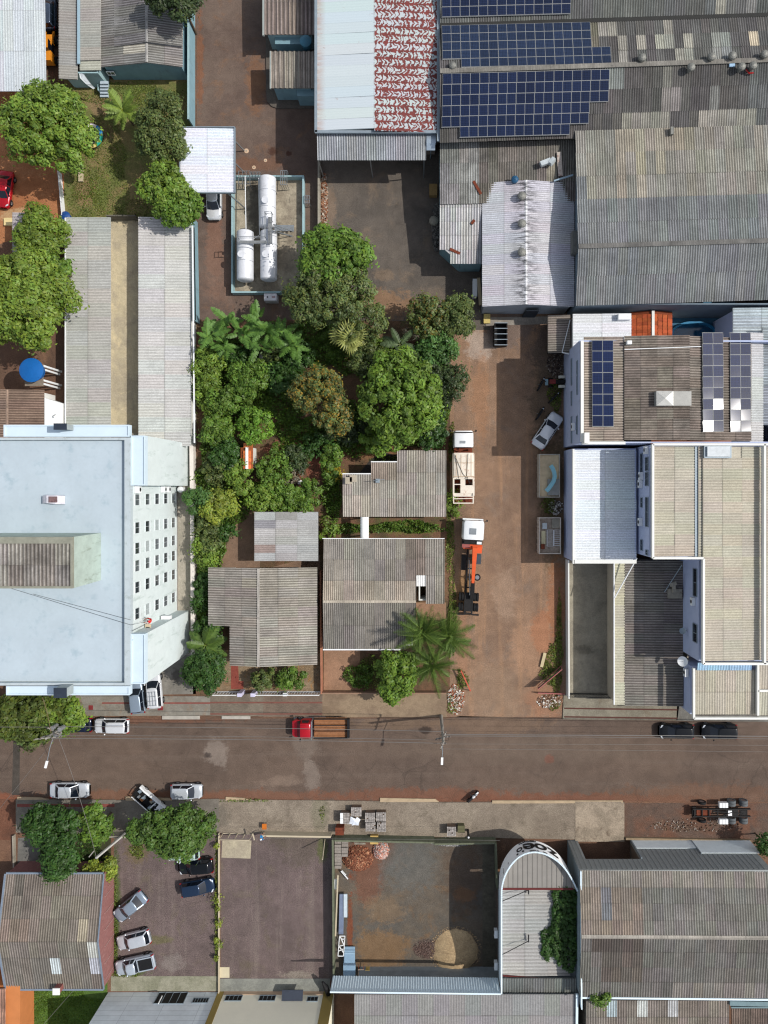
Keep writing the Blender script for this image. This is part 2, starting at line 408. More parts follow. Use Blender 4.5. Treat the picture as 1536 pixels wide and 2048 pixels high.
# ---------------------------------------------------------------- cars
def ring(x, hw, zb, z0, crown=.03):
    return [(x, -hw * .9, z0), (x, -hw, z0 + .18), (x, -hw, zb - .22), (x, -hw * .95, zb - .07), (x, -hw * .80, zb), (x, 0, zb + crown), (x, hw * .80, zb), (x, hw * .95, zb - .07), (x, hw, zb - .22), (x, hw, z0 + .18), (x, hw * .9, z0)]
def wheels(t, xs, track, r, wd, tyre=TYRE, rim=ALLOY, steer=0):
    for x in xs:
        for s_ in (-1, 1):
            e = bpy.data.objects.new('wheel', None); COL.objects.link(e); e.parent = t; e.location = (x, s_ * track / 2, r); e.empty_display_size = .2
            b = MB(); n = 18; prof = [(r * .62, -wd / 2), (r * .93, -wd / 2), (r, -wd * .36), (r, wd * .36), (r * .93, wd / 2), (r * .62, wd / 2)]
            b.loft([[(q[0] * math.cos(a), q[1], q[0] * math.sin(a)) for a in [2 * math.pi * k / n for k in range(n)]] for q in prof], cap=False)
            b.obj('tyre', tyre, e, smooth=True, world=False)
            b = MB(); yo = s_ * wd * .38; b.tube([(0, -yo * .6, 0), (0, yo, 0)], r * .62, 16)
            for k in range(5):
                a = 2 * math.pi * k / 5; b.bar((0, yo + s_ * .01, 0), (r * .55 * math.cos(a), yo + s_ * .01, r * .55 * math.sin(a)), .06, .03, up=(0, 1, 0))
            b.obj('rim', rim, e, world=False)
def car(px, py, head, kind, col, label, L=4.3, wd=1.72, ht=1.46, group=None, cat='car', rack=False, roofcol=None, z=.75, name='parked_car', sun=False):
    """head: heading of the nose in degrees, 0 = to the right of the photo, 90 = up"""
    q = W(px, py, z); q.z = .012; t = thing(name, label, cat, q, math.radians(head), group)
    hw = wd / 2; zb = ht * .62; z0 = .22; h = L / 2
    P = {'hatch': (-.36, -.10, -.40, .15, .30, .06), 'sedan': (-.36, -.17, -.33, .13, .28, .0), 'suv': (-.42, -.30, -.44, .14, .28, .05), 'pickup': (-.02, .02, -.05, .17, .29, 0), 'wagon': (-.40, -.28, -.43, .14, .29, .05)}
    b = MB(); st = []
    for (f, ww, zz, zl) in [(-1, .74, .80, .30), (-.975, .86, .93, .16), (-.92, .95, .985, .05), (-.80, 1, 1, 0), (-.4, 1, 1, 0), (0, 1, .995, 0), (.3, 1, .985, 0), (.55, .995, .95, 0), (.78, .97, .90, .0), (.90, .91, .84, .05), (.965, .80, .74, .14), (1, .64, .62, .28)]:
        if kind == 'pickup' and f < 0: zz = min(zz, 1.0)
        if kind in ('hatch', 'suv', 'wagon') and f < -.8: zz = min(1.0, zz + .04)
        st.append(ring(h * f, hw * ww, zb * zz, z0 + zl))
    b.loft(st)
    pc = paint(*col) if isinstance(col, tuple) and isinstance(col[0], str) else col
    body = b.obj('body', pc, t, smooth=True, world=False, sharp=50)
    # greenhouse
    rb, rt, _, wt, wb, _ = P[kind]
    if kind in ('hatch', 'suv', 'wagon'): xb0, xt0 = -h * .93, -h * (.78 if kind == 'hatch' else .84)
    elif kind == 'sedan': xb0, xt0 = -h * .72, -h * .42
    else: xb0, xt0 = -h * .16, -h * .08
    xt1, xb1 = h * (.16 if kind != 'pickup' else .30), h * (.50 if kind != 'pickup' else .56)
    hb, htop = hw * .90, hw * .70
    zt = ht - .03
    g = MB()
    def rr(x0, x1, y, z, bow=0.0):
        return [(x0, -y * .9, z), (x0 - bow, 0, z), (x0, y * .9, z), (x0 + .12, y, z), (x1 - .25, y, z), (x1, y * .86, z), (x1 + bow * 1.6, 0, z), (x1, -y * .86, z), (x1 - .25, -y, z), (x0 + .12, -y, z)]
    g.loft([rr(xb0, xb1, hb, zb - .05, .07), rr(xt0, xt1, htop, zt, .05)])
    gl = g.obj('windows', GLASS, t, world=False, smooth=True, sharp=30)
    r = MB()
    def rrr(x0, x1, y, z): return rr(x0, x1, y, z, .05)
    r.loft([rrr(xt0 - .05, xt1 + .04, htop + .035, zt - .035), rrr(xt0 - .02, xt1 + .01, htop + .02, zt + .008), rrr(xt0 + .12, xt1 - .14, htop * .82, zt + .035)])
    rm = pc if roofcol is None else roofcol
    r.obj('roof', rm, t, smooth=True, world=False, sharp=60)
    pl = MB()
    for s_ in (-1, 1):
        pl.bar((xb1 - .05, s_ * hb * .92, zb - .03), (xt1 - .04, s_ * htop * .93, zt), .07, .06)
        pl.bar((xb0 + .07, s_ * hb * .95, zb - .03), (xt0 + .04, s_ * htop * .96, zt), .13, .07)
        xm = (xt0 + xt1) / 2; pl.bar((xm + .05, s_ * (hb + .005), zb - .03), (xm, s_ * (htop + .01), zt), .07, .05)
    pl.obj('pillars', pc, t, world=False)
    for s_ in (-1, 1):
        m = MB(); m.sphere((xb1 - .32, s_ * (hw + .07), zb + .06), .1, 8, 5, 0, .75); m.obj('wing_mirror', pc, t, world=False, smooth=True)
        m = MB(); m.add([(h * .93, s_ * hw * .50, zb * .80), (h * .86, s_ * hw * .90, zb * .86), (h * .76, s_ * hw * .93, zb * .89), (h * .84, s_ * hw * .60, zb * .865)], [(0, 1, 2, 3)])
        m.v = [(a, c, d + .035) for a, c, d in m.v]; m.obj('headlight', LAMPG, t, world=False)
        m = MB(); m.bar((-h * .955, s_ * hw * .86, zb * .62), (-h * .93, s_ * hw * .93, zb * .99), .09, .2); m.obj('tail_light', REDL, t, world=False)
    if kind == 'pickup':
        m = MB(); x0, x1, y = -h * .93, -h * .20, hw * .80
        m.box(x0, x1, -y, y, zb - .0, zb + .045); m.obj('load_bed', BLACK, t, world=False)
        m = MB()
        for s_ in (-1, 1): m.box(x0 - .04, x1 + .04, s_ * y - .06, s_ * y + .06, zb - .02, zb + .14)
        m.box(x0 - .1, x0 + .02, -y + .06, y - .06, zb - .02, zb + .14); m.box(x1 - .02, x1 + .06, -y + .06, y - .06, zb - .02, zb + .16)
        m.obj('bed_rail', pc, t, world=False)
    if rack:
        m = MB()
        for y in (-.42, -.1, .22, .5): m.bar((xt0 + .2, y, zt + .12), (xt1 - .3, y, zt + .12), .035)
        for k in range(4): x = xt0 + .25 + (xt1 - xt0 - .6) * k / 3; m.bar((x, -.5, zt + .1), (x, .58, zt + .1), .035)
        m.obj('roof_rack', STEEL, t, world=False)
    m = MB()
    for x in (-h * .62, h * .66): m.box(x - .36, x + .36, -hw - .004, -hw + .1, .2, .62).box(x - .36, x + .36, hw - .1, hw + .004, .2, .62)
    m.obj('wheel_arch', BLACK, t, world=False)
    wheels(t, (-h * .62, h * .66), wd - .12, .31, .2)
    m = MB(); m.box(-h * .9, h * .9, -hw * .8, hw * .8, .18, .3); m.obj('underbody', BLACK, t, world=False)
    return t
# ---------------------------------------------------------------- vegetation
def leaf_mesh(name, cen, nrm, size, tone, m, aspect=1.6):
    """many small bent leaves: cen (n,3), nrm (n,3) up-ish normals, size (n,), tone (n,3)"""
    n = len(cen); nrm = nrm / (np.linalg.norm(nrm, axis=1, keepdims=True) + 1e-9)
    rv = NR.randn(n, 3); t = np.cross(nrm, rv); t /= (np.linalg.norm(t, axis=1, keepdims=True) + 1e-9); b = np.cross(nrm, t)
    L = size[:, None] * .5 * aspect; Wd = size[:, None] * .5 / aspect * 1.25
    v = np.empty((n, 4, 3)); v[:, 0] = cen - t * L; v[:, 1] = cen + b * Wd + nrm * size[:, None] * .08; v[:, 2] = cen + t * L - nrm * size[:, None] * .12; v[:, 3] = cen - b * Wd + nrm * size[:, None] * .08
    me = bpy.data.meshes.new(name); me.vertices.add(n * 4); me.vertices.foreach_set('co', v.reshape(-1))
    me.loops.add(n * 4); me.loops.foreach_set('vertex_index', np.arange(n * 4, dtype=np.int32))
    me.polygons.add(n); me.polygons.foreach_set('loop_start', np.arange(0, n * 4, 4, dtype=np.int32)); me.polygons.foreach_set('loop_total', np.full(n, 4, dtype=np.int32))
    me.update(calc_edges=True)
    a = me.color_attributes.new('tone', 'FLOAT_COLOR', 'POINT'); cc = np.ones((n, 4, 4)); cc[:, :, :3] = tone[:, None, :]; a.data.foreach_set('color', cc.reshape(-1))
    me.materials.append(m); return me
def crown_pts(rx, ry, rz, n, clump=.9, per=55, seed=0, hole=.15, lobes=5, flat=.5):
    rs = np.random.RandomState(seed); 
    # uneven outline: a few lobes, each with its own radius
    ang = rs.rand(lobes) * 2 * math.pi; amp = rs.uniform(.45, .85, lobes)
    lc = np.stack([np.cos(ang) * amp * .75, np.sin(ang) * amp * .75, rs.uniform(-.2, .35, lobes)], 1); lr = rs.uniform(.38, .62, lobes)
    lc = np.vstack([[[0, 0, .1]], lc]); lr = np.append(.66, lr); clump /= .68
    ex = max((np.abs(lc[:, 0]) + lr).max(), (np.abs(lc[:, 1]) + lr).max()) / 1.0; lc, lr = lc / ex, lr / ex
    S = np.array([rx, ry, rz]); R0 = min(rx, ry); ca = max(.28, min(.6, .42 + .03 * R0)) * clump / .62      # clump radius in metres
    C_, K_ = [], []
    cand = int(3 * n / 20) + 60; k = rs.choice(len(lr), cand, p=lr ** 2 / (lr ** 2).sum()); d = rs.randn(cand, 3); d[:, 2] = np.abs(d[:, 2]) * .95 - .2; d /= np.linalg.norm(d, axis=1, keepdims=True)
    P = lc[k] + d * lr[k][:, None] * rs.uniform(.86, 1.12, cand)[:, None]
    for i in range(cand):                                     # clumps keep a distance, so dark gaps open between them
        inside = ((np.linalg.norm(P[i] - lc, axis=1) < lr * .8)).any(); q = P[i] * S
        if inside or (C_ and (np.linalg.norm(np.array(C_) - q, axis=1) < ca * 1.25 * rs.uniform(.75, 1.3)).any()): continue
        C_.append(q); K_.append(d[i])
    C_ = np.array(C_); K_ = np.array(K_); nc = len(C_); ctone = rs.uniform(.72, 1.3, nc); csz = rs.uniform(.55, 1.4, nc) * ca
    idx = rs.randint(0, nc, int(n * .84)); m = len(idx); e = rs.randn(m, 3) + K_[idx] * .5 + np.array([0, 0, .3]); e /= np.linalg.norm(e, axis=1, keepdims=True)
    p = C_[idx] + e * ((rs.uniform(.25, 1.0, m) ** .55) * np.where(rs.rand(m) > .9, rs.uniform(1, 1.9, m), 1))[:, None] * csz[idx][:, None]
    nr = e * .9 + rs.randn(m, 3) * .35 + np.array([0, 0, flat]); tone = ctone[idx] * rs.uniform(.78, 1.25, m)
    mc = n - m; k = rs.choice(len(lr), mc); e = rs.randn(mc, 3); e /= np.linalg.norm(e, axis=1, keepdims=True)
    p = np.vstack([p, (lc[k] + e * lr[k][:, None] * .74) * S]); nr = np.vstack([nr, e * .5 + rs.randn(mc, 3) * .4 + np.array([0, 0, .5])]); tone = np.append(tone, rs.uniform(.7, 1.1, mc))
    return p, nr, tone, rs
def tree(px, py, rx, ry, z, col, label, n=5200, leaf=.3, rz=None, seed=1, lobes=5, clump=.85, name='tree', cat='tree', hue=.15, accent=None, group=None, trunk=True, per=55, rpx=True, flat=.5, aspect=1.6, solid=True, twig=None):
    """crown centre in photo pixels at height z; rx, ry crown radii in photo pixels"""
    k = (H - z) / F if rpx else 1; rx *= k * 1.02; ry *= k * 1.02
    rz = rz or min(rx, ry) * .72; q = W(px, py, z); base = Vector((q.x, q.y, 0))
    t = thing(name, label, cat, base, 0, group)
    if n > 800: n = int(n * 1.25)
    leaf *= .92; clump *= .68; per = 26 if per == 55 else per
    p, nr, tone, rs = crown_pts(rx, ry, rz, n, clump, per, seed, lobes=lobes, flat=flat)
    p = p + np.array([0, 0, q.z]); keep = p[:, 2] > .08; p, nr, tone = p[keep], nr[keep], tone[keep]
    m_ = len(p); hs = rs.uniform(-hue, hue, m_)
    col3 = np.stack([tone * (1 + hs), tone, tone * (1 - hs)], 1)
    if accent:
        pick = (rs.rand(m_) < accent[1]) & (nr[:, 2] > .1); col3[pick] *= np.array(accent[0]) * rs.uniform(.7, 1.2, (pick.sum(), 1))
    me = leaf_mesh('crown', p, nr, rs.uniform(.7, 1.3, m_) * leaf, col3, col, aspect)
    put('crown', me, t)
    if trunk:
        b = MB(); zc = q.z; r0 = max(.08, min(rx, ry) * .055)
        b.tube([(base.x, base.y, 0), (base.x + .05, base.y, zc * .35), (base.x, base.y + .08, zc * .7)], [r0 * 1.3, r0, r0 * .8], 7)
        for i in range(6):
            a = i * 1.05 + seed; b.tube([(base.x, base.y, zc * (.4 + .05 * i)), (base.x + math.cos(a) * rx * .35, base.y + math.sin(a) * ry * .35, zc * .85), (base.x + math.cos(a) * rx * .7, base.y + math.sin(a) * ry * .7, zc + rz * .15)], [r0 * .55, r0 * .4, r0 * .15], 5)
        b.obj('trunk', BARK, t)
    return t
BARK = mat('bark', C(92, 78, 62), .9, 0, .4, 3, .5)
def frond_mesh(name, L, wd, m, nseg=16, droop=.5, seed=0, leafw=.07, vee=.35, tone=(1, 1, 1)):
    """feather palm frond along +x: rib and paired leaflets"""
    rs = random.Random(seed); vs = []; fs = []; tn = []
    def zz(u): return L * (.28 * u - droop * u * u)
    for i in range(nseg * 2):
        u = .12 + .88 * i / (nseg * 2 - 1); x = L * u; ll = wd * math.sin(math.pi * min(.97, .12 + u * .85)) ** .6
        for s_ in (-1, 1):
            sw = rs.uniform(.25, .6) * ll; n = len(vs); z = zz(u); dz = -ll * vee * rs.uniform(.5, 1.4)
            vs += [(x - leafw, 0, z), (x + leafw, 0, z), (x + sw + leafw * .5, s_ * ll, z + dz), (x + sw, s_ * ll, z + dz)]
            fs.append((n, n + 1, n + 2, n + 3)); k = rs.uniform(.75, 1.25); tn += [tuple(c * k for c in tone)] * 4
    for i in range(8):
        u0, u1 = i / 8, (i + 1) / 8; n = len(vs); w0 = .045 * (1 - u0 * .8)
        vs += [(L * u0, -w0, zz(u0) + .01), (L * u0, w0, zz(u0) + .01), (L * u1, w0 * .8, zz(u1) + .01), (L * u1, -w0 * .8, zz(u1) + .01)]
        fs.append((n, n + 3, n + 2, n + 1)); tn += [(1.5, 1.3, .9)] * 4
    me = bpy.data.meshes.new(name); me.from_pydata(vs, [], fs); me.materials.append(m)
    a = me.color_attributes.new('tone', 'FLOAT_COLOR', 'POINT'); a.data.foreach_set('color', np.array([(*c, 1) for c in tn]).reshape(-1)); me.update(); return me
def fan_mesh(name, L, m, seed=0, stem=.5):
    """fan palm leaf: stem and a pleated half-disc of blades"""
    rs = random.Random(seed); vs = []; fs = []; tn = []; S = L * stem
    n = 13
    for i in range(n):
        a = (i / (n - 1) - .5) * 3.6; r = L * (1 - stem) * (1 - .18 * abs(a) / 1.8) * rs.uniform(.85, 1.05); d = .15
        k = len(vs); c, s_ = math.cos(a), math.sin(a); z1 = S * .2; mid = r * .6
        vs += [(S, 0, z1), (S + mid * math.cos(a - d), mid * math.sin(a - d), z1 - mid * .10), (S + r * c, r * s_, z1 - r * .42), (S + mid * math.cos(a + d), mid * math.sin(a + d), z1 - mid * .10 + .03)]
        fs.append((k, k + 1, k + 2, k + 3)); t = rs.uniform(.75, 1.25); tn += [(t, t, t)] * 2 + [(t * 1.3, t * 1.2, t)] + [(t, t, t)]
    k = len(vs); vs += [(0, -.025, 0), (0, .025, 0), (S, .02, S * .2), (S, -.02, S * .2)]; fs.append((k, k + 1, k + 2, k + 3)); tn += [(1.4, 1.2, .8)] * 4
    me = bpy.data.meshes.new(name); me.from_pydata(vs, [], fs); me.materials.append(m)
    a = me.color_attributes.new('tone', 'FLOAT_COLOR', 'POINT'); a.data.foreach_set('color', np.array([(*c, 1) for c in tn]).reshape(-1)); me.update(); return me
def banana_mesh(name, L, wd, m, seed=0):
    rs = random.Random(seed); vs = []; fs = []; tn = []; N = 9
    for i in range(N + 1):
        u = i / N; ww = wd * math.sin(math.pi * min(.98, .1 + .86 * u)) ** .55 * (1 + rs.uniform(-.12, .05)); z = L * (.55 * u - .62 * u * u); x = L * (u * .95)
        t = rs.uniform(.85, 1.15)
        for y, dz, k in ((-ww, -.18 * wd, .9), (-ww * .5, .03, 1.05), (0, -.05 * wd, 1.5), (ww * .5, .03, 1.05), (ww, -.18 * wd, .9)): vs.append((x, y, z + dz)); tn.append((t * k,) * 3)
    for i in range(N):
        for j in range(4): fs.append((i * 5 + j, i * 5 + j + 1, (i + 1) * 5 + j + 1, (i + 1) * 5 + j))
    me = bpy.data.meshes.new(name); me.from_pydata(vs, [], fs); me.materials.append(m)
    a = me.color_attributes.new('tone', 'FLOAT_COLOR', 'POINT'); a.data.foreach_set('color', np.array([(*c, 1) for c in tn]).reshape(-1)); me.update(); return me
def rosette(px, py, z, meshes, n, label, cat, name, part, tilt=(-.5, .5), seed=0, rad=.1, group=None, trunkr=.13, scale=(.8, 1.1), wild=1.0):
    """palm or banana: leaves set around the top of a stem at height z"""
    rs = random.Random(seed); q = W(px, py, z); base = Vector((q.x, q.y, 0)); t = thing(name, label, cat, base, 0, group)
    b = MB(); b.tube([(base.x, base.y, 0), (base.x + .06, base.y - .04, z * .5), (q.x, q.y, z + .1)], [trunkr * 1.25, trunkr, trunkr * .85], 8); b.obj('trunk', BARK, t)
    for i in range(n):
        o = bpy.data.objects.new(part, meshes[i % len(meshes)]); COL.objects.link(o); o.parent = t
        a = i * 2.399 + rs.uniform(-.25, .25) * wild; wild_t = .12 * wild; f = i / max(1, n - 1); ti = tilt[0] + (tilt[1] - tilt[0]) * f + rs.uniform(-wild_t, wild_t); s_ = rs.uniform(*scale)
        o.matrix_basis = Matrix.Translation(Vector((q.x + rs.uniform(-.16, .16) * (wild - 1), q.y + rs.uniform(-.16, .16) * (wild - 1), z + .1 * f + rs.uniform(-.15, .15) * (wild - 1))) - base) @ Matrix.Rotation(a, 4, 'Z') @ Matrix.Rotation(-ti, 4, 'Y') @ Matrix.Scale(s_, 4)
    return t
def scatter(name, label, region, n, size, m, z=(0, .25), hue=.15, tone=(.7, 1.3), seed=3, kind='stuff', up=.6, aspect=1.6, cull=None):
    """ground cover: leaves and blades over regions given as photo-pixel ellipses (px,py,rx,ry)"""
    rs = np.random.RandomState(seed); P = []; ar = [r[2] * r[3] for r in region]; tot = sum(ar)
    for (px, py, rx, ry) in region:
        k = max(8, int(n * rx * ry / tot)); a = rs.rand(k) * 2 * math.pi; r = np.sqrt(rs.rand(k)) * (1 + .18 * np.sin(a * 3 + px) + .1 * np.sin(a * 7 + py))
        X = (px + np.cos(a) * r * rx - NX) * H / F; Y = (NY - py - np.sin(a) * r * ry) * H / F
        P.append(np.stack([X, Y, rs.uniform(z[0], z[1], k)], 1))
    p = np.vstack(P); k = len(p); nr = rs.randn(k, 3) * .6 + np.array([0, 0, up]); tn = rs.uniform(*tone, k)
    # patchy tone
    h_ = z[1]; mound = np.clip(.5 + .5 * np.sin(p[:, 0] * 1.9 + 2 * np.sin(p[:, 1] * 1.3)) * np.sin(p[:, 1] * 2.3 + 1.7 * np.sin(p[:, 0] * .8)), .08, 1) if h_ > .3 else 1.0
    p[:, 2] *= mound; tn *= 1 + .22 * np.sin(p[:, 0] * 1.7 + 1.3 * np.sin(p[:, 1] * .9)) * np.sin(p[:, 1] * 2.1)
    hs = rs.uniform(-hue, hue, k); c3 = np.stack([tn * (1 + hs), tn, tn * (1 - hs)], 1)
    o = put(name, leaf_mesh(name, p, nr, rs.uniform(.6, 1.4, k) * size, c3, m, aspect)); o['kind'] = kind; o['label'] = label
    return o
# ---------------------------------------------------------------- GROUND
SOIL, SOILD, MUD = C(122, 82, 58), C(98, 64, 46), C(84, 70, 60)
RED = C(128, 72, 46)
g_base = gmat('red_soil', C(112, 82, 64), C(92, 70, 56), .12, c3=C(130, 98, 74), speck=(C(170, 150, 130), .5))
sheet('ground', [(-4000, -4000), (6000, -4000), (6000, 6000), (-4000, 6000)], 0, g_base)
a_street = gmat('street_asphalt', C(98, 82, 71), C(87, 73, 64), .10, streaks=('x', C(100, 86, 76), .55), fine=(.7, 1.28), cracks=.25,  # base tones kept dark to stand in for cloud shade over the street
    spots=[(432, 1505, 26, 30, C(140, 128, 118), .55), (612, 1490, 26, 38, C(120, 108, 98), .5), (622, 1550, 18, 34, C(128, 116, 106), .55), (565, 1562, 45, 12, C(130, 112, 98), .45), (0, 1600, 60, 18, RED, .7),
           (500, 1594, 230, 15, C(112, 76, 58), .8), (850, 1592, 230, 17, C(112, 74, 56), .8), (1150, 1600, 300, 14, C(112, 72, 54), .8), (1420, 1590, 200, 26, C(108, 78, 60), .6), (250, 1590, 190, 12, C(118, 78, 56), .6),
           (800, 1447, 95, 12, C(112, 92, 74), .6), (985, 1450, 130, 20, C(116, 94, 76), .6), (250, 1440, 240, 7, C(112, 72, 52), .6), (1099, 1518, 10, 9, C(120, 62, 46), .7), (1040, 1500, 300, 30, C(104, 90, 78), .4), (850, 1460, 14, 8, C(40, 30, 26), .8), (416, 1511, 9, 6, C(50, 42, 40), .8)])
sheet('street', [(-900, 1437), (893, 1437), (920, 1432), (1128, 1437), (2400, 1441), (2400, 1606), (1245, 1603), (900, 1603), (430, 1599), (-900, 1601)], .004, a_street)
sheet('asphalt_repair_strip', [(27, 1470), (40, 1470), (39, 1590), (24, 1590)], .008, gmat('repair_asphalt', C(70, 64, 58), C(60, 55, 50), .4, fine=(.8, 1.2)))
a_lane = gmat('dirt_road', C(140, 112, 90), C(122, 98, 80), .14, c3=C(122, 104, 90), streaks=('y', C(154, 120, 92), .75), speck=(C(190, 170, 150), .8), fine=(.6, 1.35), 
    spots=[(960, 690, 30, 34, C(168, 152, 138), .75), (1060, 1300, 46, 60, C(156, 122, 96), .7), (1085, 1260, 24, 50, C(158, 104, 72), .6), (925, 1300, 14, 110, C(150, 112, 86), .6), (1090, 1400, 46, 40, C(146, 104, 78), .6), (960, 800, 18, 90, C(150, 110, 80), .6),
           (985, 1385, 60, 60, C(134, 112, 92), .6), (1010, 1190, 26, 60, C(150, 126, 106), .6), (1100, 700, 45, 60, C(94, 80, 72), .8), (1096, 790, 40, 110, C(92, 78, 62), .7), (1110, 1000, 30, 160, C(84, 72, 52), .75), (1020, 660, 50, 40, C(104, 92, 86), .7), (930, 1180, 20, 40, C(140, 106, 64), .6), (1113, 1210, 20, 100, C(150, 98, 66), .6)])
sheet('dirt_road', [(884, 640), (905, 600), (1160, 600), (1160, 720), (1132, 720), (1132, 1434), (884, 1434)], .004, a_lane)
a_yard = gmat('yard_asphalt', C(98, 90, 82), C(84, 78, 72), .12, c3=C(112, 98, 84), fine=(.7, 1.3), cracks=.2, speck=(C(170, 165, 155), .35),
    spots=[(770, 610, 80, 30, C(134, 104, 78), .8), (660, 420, 12, 70, C(130, 110, 92), .6), (860, 600, 40, 30, C(118, 104, 90), .5), (770, 550, 30, 12, C(120, 102, 84), .6)])
sheet('yard', [(640, 250), (980, 250), (980, 660), (640, 660)], .006, a_yard)
a_alley = gmat('alley_asphalt', C(104, 88, 78), C(92, 76, 68), .16, c3=C(116, 88, 68), fine=(.75, 1.25),
    spots=[(512, 170, 22, 60, C(126, 88, 60), .6), (545, 302, 10, 8, C(70, 42, 30), .85), (578, 308, 6, 5, C(66, 38, 28), .85), (400, 130, 8, 100, C(120, 78, 54), .8), (500, 330, 70, 16, C(112, 78, 58), .6), (430, 500, 20, 90, C(128, 92, 74), .6), (440, 560, 40, 60, C(118, 92, 78), .5)])
sheet('alley', [(392, -300), (640, -300), (640, 360), (640, 640), (395, 640)], .004, a_alley)
# grass and gardens of the north-west block
g_lawn = gmat('worn_lawn', C(98, 104, 54), C(124, 110, 72), .35, c3=C(126, 104, 72), fine=(.6, 1.4), spots=[(200, 210, 26, 24, C(130, 106, 80), .7), (215, 270, 18, 14, C(126, 102, 76), .6), (175, 385, 28, 30, C(134, 108, 78), .75), (200, 400, 16, 26, C(92, 108, 44), .7), (250, 180, 60, 12, C(74, 96, 34), .7)])
sheet('lawn', rc(128, 158, 384, 447), .008, g_lawn)
g_orange = gmat('orange_soil', C(166, 112, 74), C(150, 96, 60), .25, c3=C(176, 126, 88), fine=(.7, 1.3), spots=[(20, 235, 40, 10, C(176, 142, 100), .6), (30, 430, 30, 16, C(176, 150, 112), .7)])
sheet('dirt_yard', [(-200, 180), (128, 180), (134, 440), (-200, 560)], .006, g_orange)
sheet('concrete_drive', [(215, 435), (290, 435), (294, 870), (222, 870)], .012, gmat('pale_concrete', C(182, 170, 142), C(160, 150, 130), .3, c3=C(200, 184, 150), fine=(.75, 1.2)))
sheet('soil', rc(386, 642, 900, 1400), .010, gmat('garden_soil', C(110, 80, 60), C(78, 66, 46), .3, c3=C(76, 86, 44), fine=(.55, 1.4), speck=(C(180, 160, 140), .5), spots=[(600, 915, 70, 45, C(136, 82, 64), .9), (740, 900, 50, 20, C(130, 92, 62), .8), (700, 1055, 60, 10, C(126, 88, 58), .6), (800, 1055, 90, 14, C(104, 110, 50), .7)]))
g_pave = gmat('brick_paved_yard', C(120, 100, 84), C(106, 90, 76), .3, pave=(2.2, .6), fine=(.75, 1.2))
sheet('courtyard', [(446, 990), (520, 990), (520, 1140), (640, 1110), (640, 1140), (440, 1140)], .012, gmat('house_concrete', C(132, 106, 86), C(118, 96, 80), .3, fine=(.8, 1.2)))
sheet('paved_garden', [(420, 1300), (642, 1300), (642, 1382), (418, 1382)], .012, gmat('mosaic_paving', C(150, 130, 104), C(132, 110, 84), .4, c3=C(170, 120, 60), pave=(1.6, .75), fine=(.7, 1.25)))
sheet('red_path', [(462, 1325), (476, 1325), (478, 1362), (487, 1362), (487, 1378), (462, 1378)], .018, gmat('red_cement', C(136, 66, 54), C(120, 60, 50), .5, fine=(.8, 1.2)))
sheet('patio', [(648, 1290), (720, 1290), (720, 1380), (648, 1380)], .012, gmat('patio_cement', C(150, 116, 92), C(136, 106, 84), .3, fine=(.85, 1.15)))
sheet('patio', [(826, 1205), (892, 1205), (892, 1240), (826, 1240)], .012, bpy.data.materials['patio_cement'])
sheet('asphalt_pad', [(720, 945), (742, 918), (770, 905), (800, 912), (800, 955), (720, 958)], .012, gmat('dark_pad', C(58, 52, 50), C(50, 46, 44), .5, fine=(.85, 1.15)))
# car park left of the street building
g_park = gmat('smooth_cement', C(128, 124, 116), C(112, 108, 100), .3, fine=(.85, 1.12), spots=[(352, 1352, 10, 14, C(66, 62, 58), .7)])
sheet('forecourt', [(160, 1375), (392, 1290), (392, 1388), (160, 1392)], .010, g_park)
# ---- pavements (north side of the street)
def kerbed(name, pts, m, z=.12): return sheet(name, pts, z, m, th=.14)
p_n1 = gmat('pavement_concrete', C(134, 130, 120), C(118, 112, 102), .3, c3=C(132, 110, 90), fine=(.8, 1.15))
p_n2 = gmat('pavement_stone', C(126, 116, 102), C(112, 102, 90), .4, pave=(3.2, .45), fine=(.65, 1.3))
p_n3 = gmat('pavement_block', C(150, 130, 106), C(132, 112, 92), .3, pave=(3.6, .4), fine=(.8, 1.15))
kerbed('pavement', [(-300, 1392), (421, 1392), (421, 1430), (160, 1432), (-300, 1440)], p_n1)
kerbed('pavement', [(421, 1386), (527, 1386), (527, 1432), (421, 1431)], p_n2)
kerbed('pavement', [(527, 1386), (645, 1386), (645, 1433), (527, 1433)], gmat('pavement_stone_brown', C(122, 106, 92), C(108, 94, 82), .4, pave=(3.2, .45), fine=(.65, 1.3)))
kerbed('pavement', [(645, 1386), (893, 1386), (893, 1434), (645, 1434)], p_n3)
sheet('tactile_strip', [(205, 1404), (421, 1404), (421, 1407), (205, 1407)], .125, mat('tactile_red', C(126, 70, 62), .85, 0, .3, 2))
sheet('tactile_strip', [(421, 1403), (645, 1403), (645, 1406), (421, 1406)], .125, mat('tactile_red2', C(118, 74, 64), .85, 0, .3, 2))
sheet('tactile_strip', [(421, 1426), (645, 1426), (645, 1428.5), (421, 1428.5)], .125, MC['tactile_red2'])
for q in (rc(178, 1410, 187, 1419), rc(316, 1409, 327, 1420)): sheet('red_paving_square', q, .126, mat('red_square', C(120, 44, 44), .8, 0, .3, 2))
kerbed('kerb', [(325, 1431), (400, 1431), (400, 1438), (325, 1438)], mat('kerb_white', C(168, 162, 152), .8, 0, .3, 1), .15)
kerbed('kerb', [(444, 1431.5), (501, 1431.5), (501, 1437.5), (444, 1437.5)], MC['kerb_white'], .15)
kerbed('kerb', [(588, 1434), (652, 1432), (652, 1437), (588, 1439)], MC['kerb_white'], .15)
kerbed('pavement', [(1127, 1388), (1360, 1392), (1354, 1440), (1125, 1438)], gmat('pavement_cream', C(140, 134, 118), C(122, 116, 102), .3, c3=C(116, 104, 88), pave=(2.5, .25), fine=(.7, 1.25)))
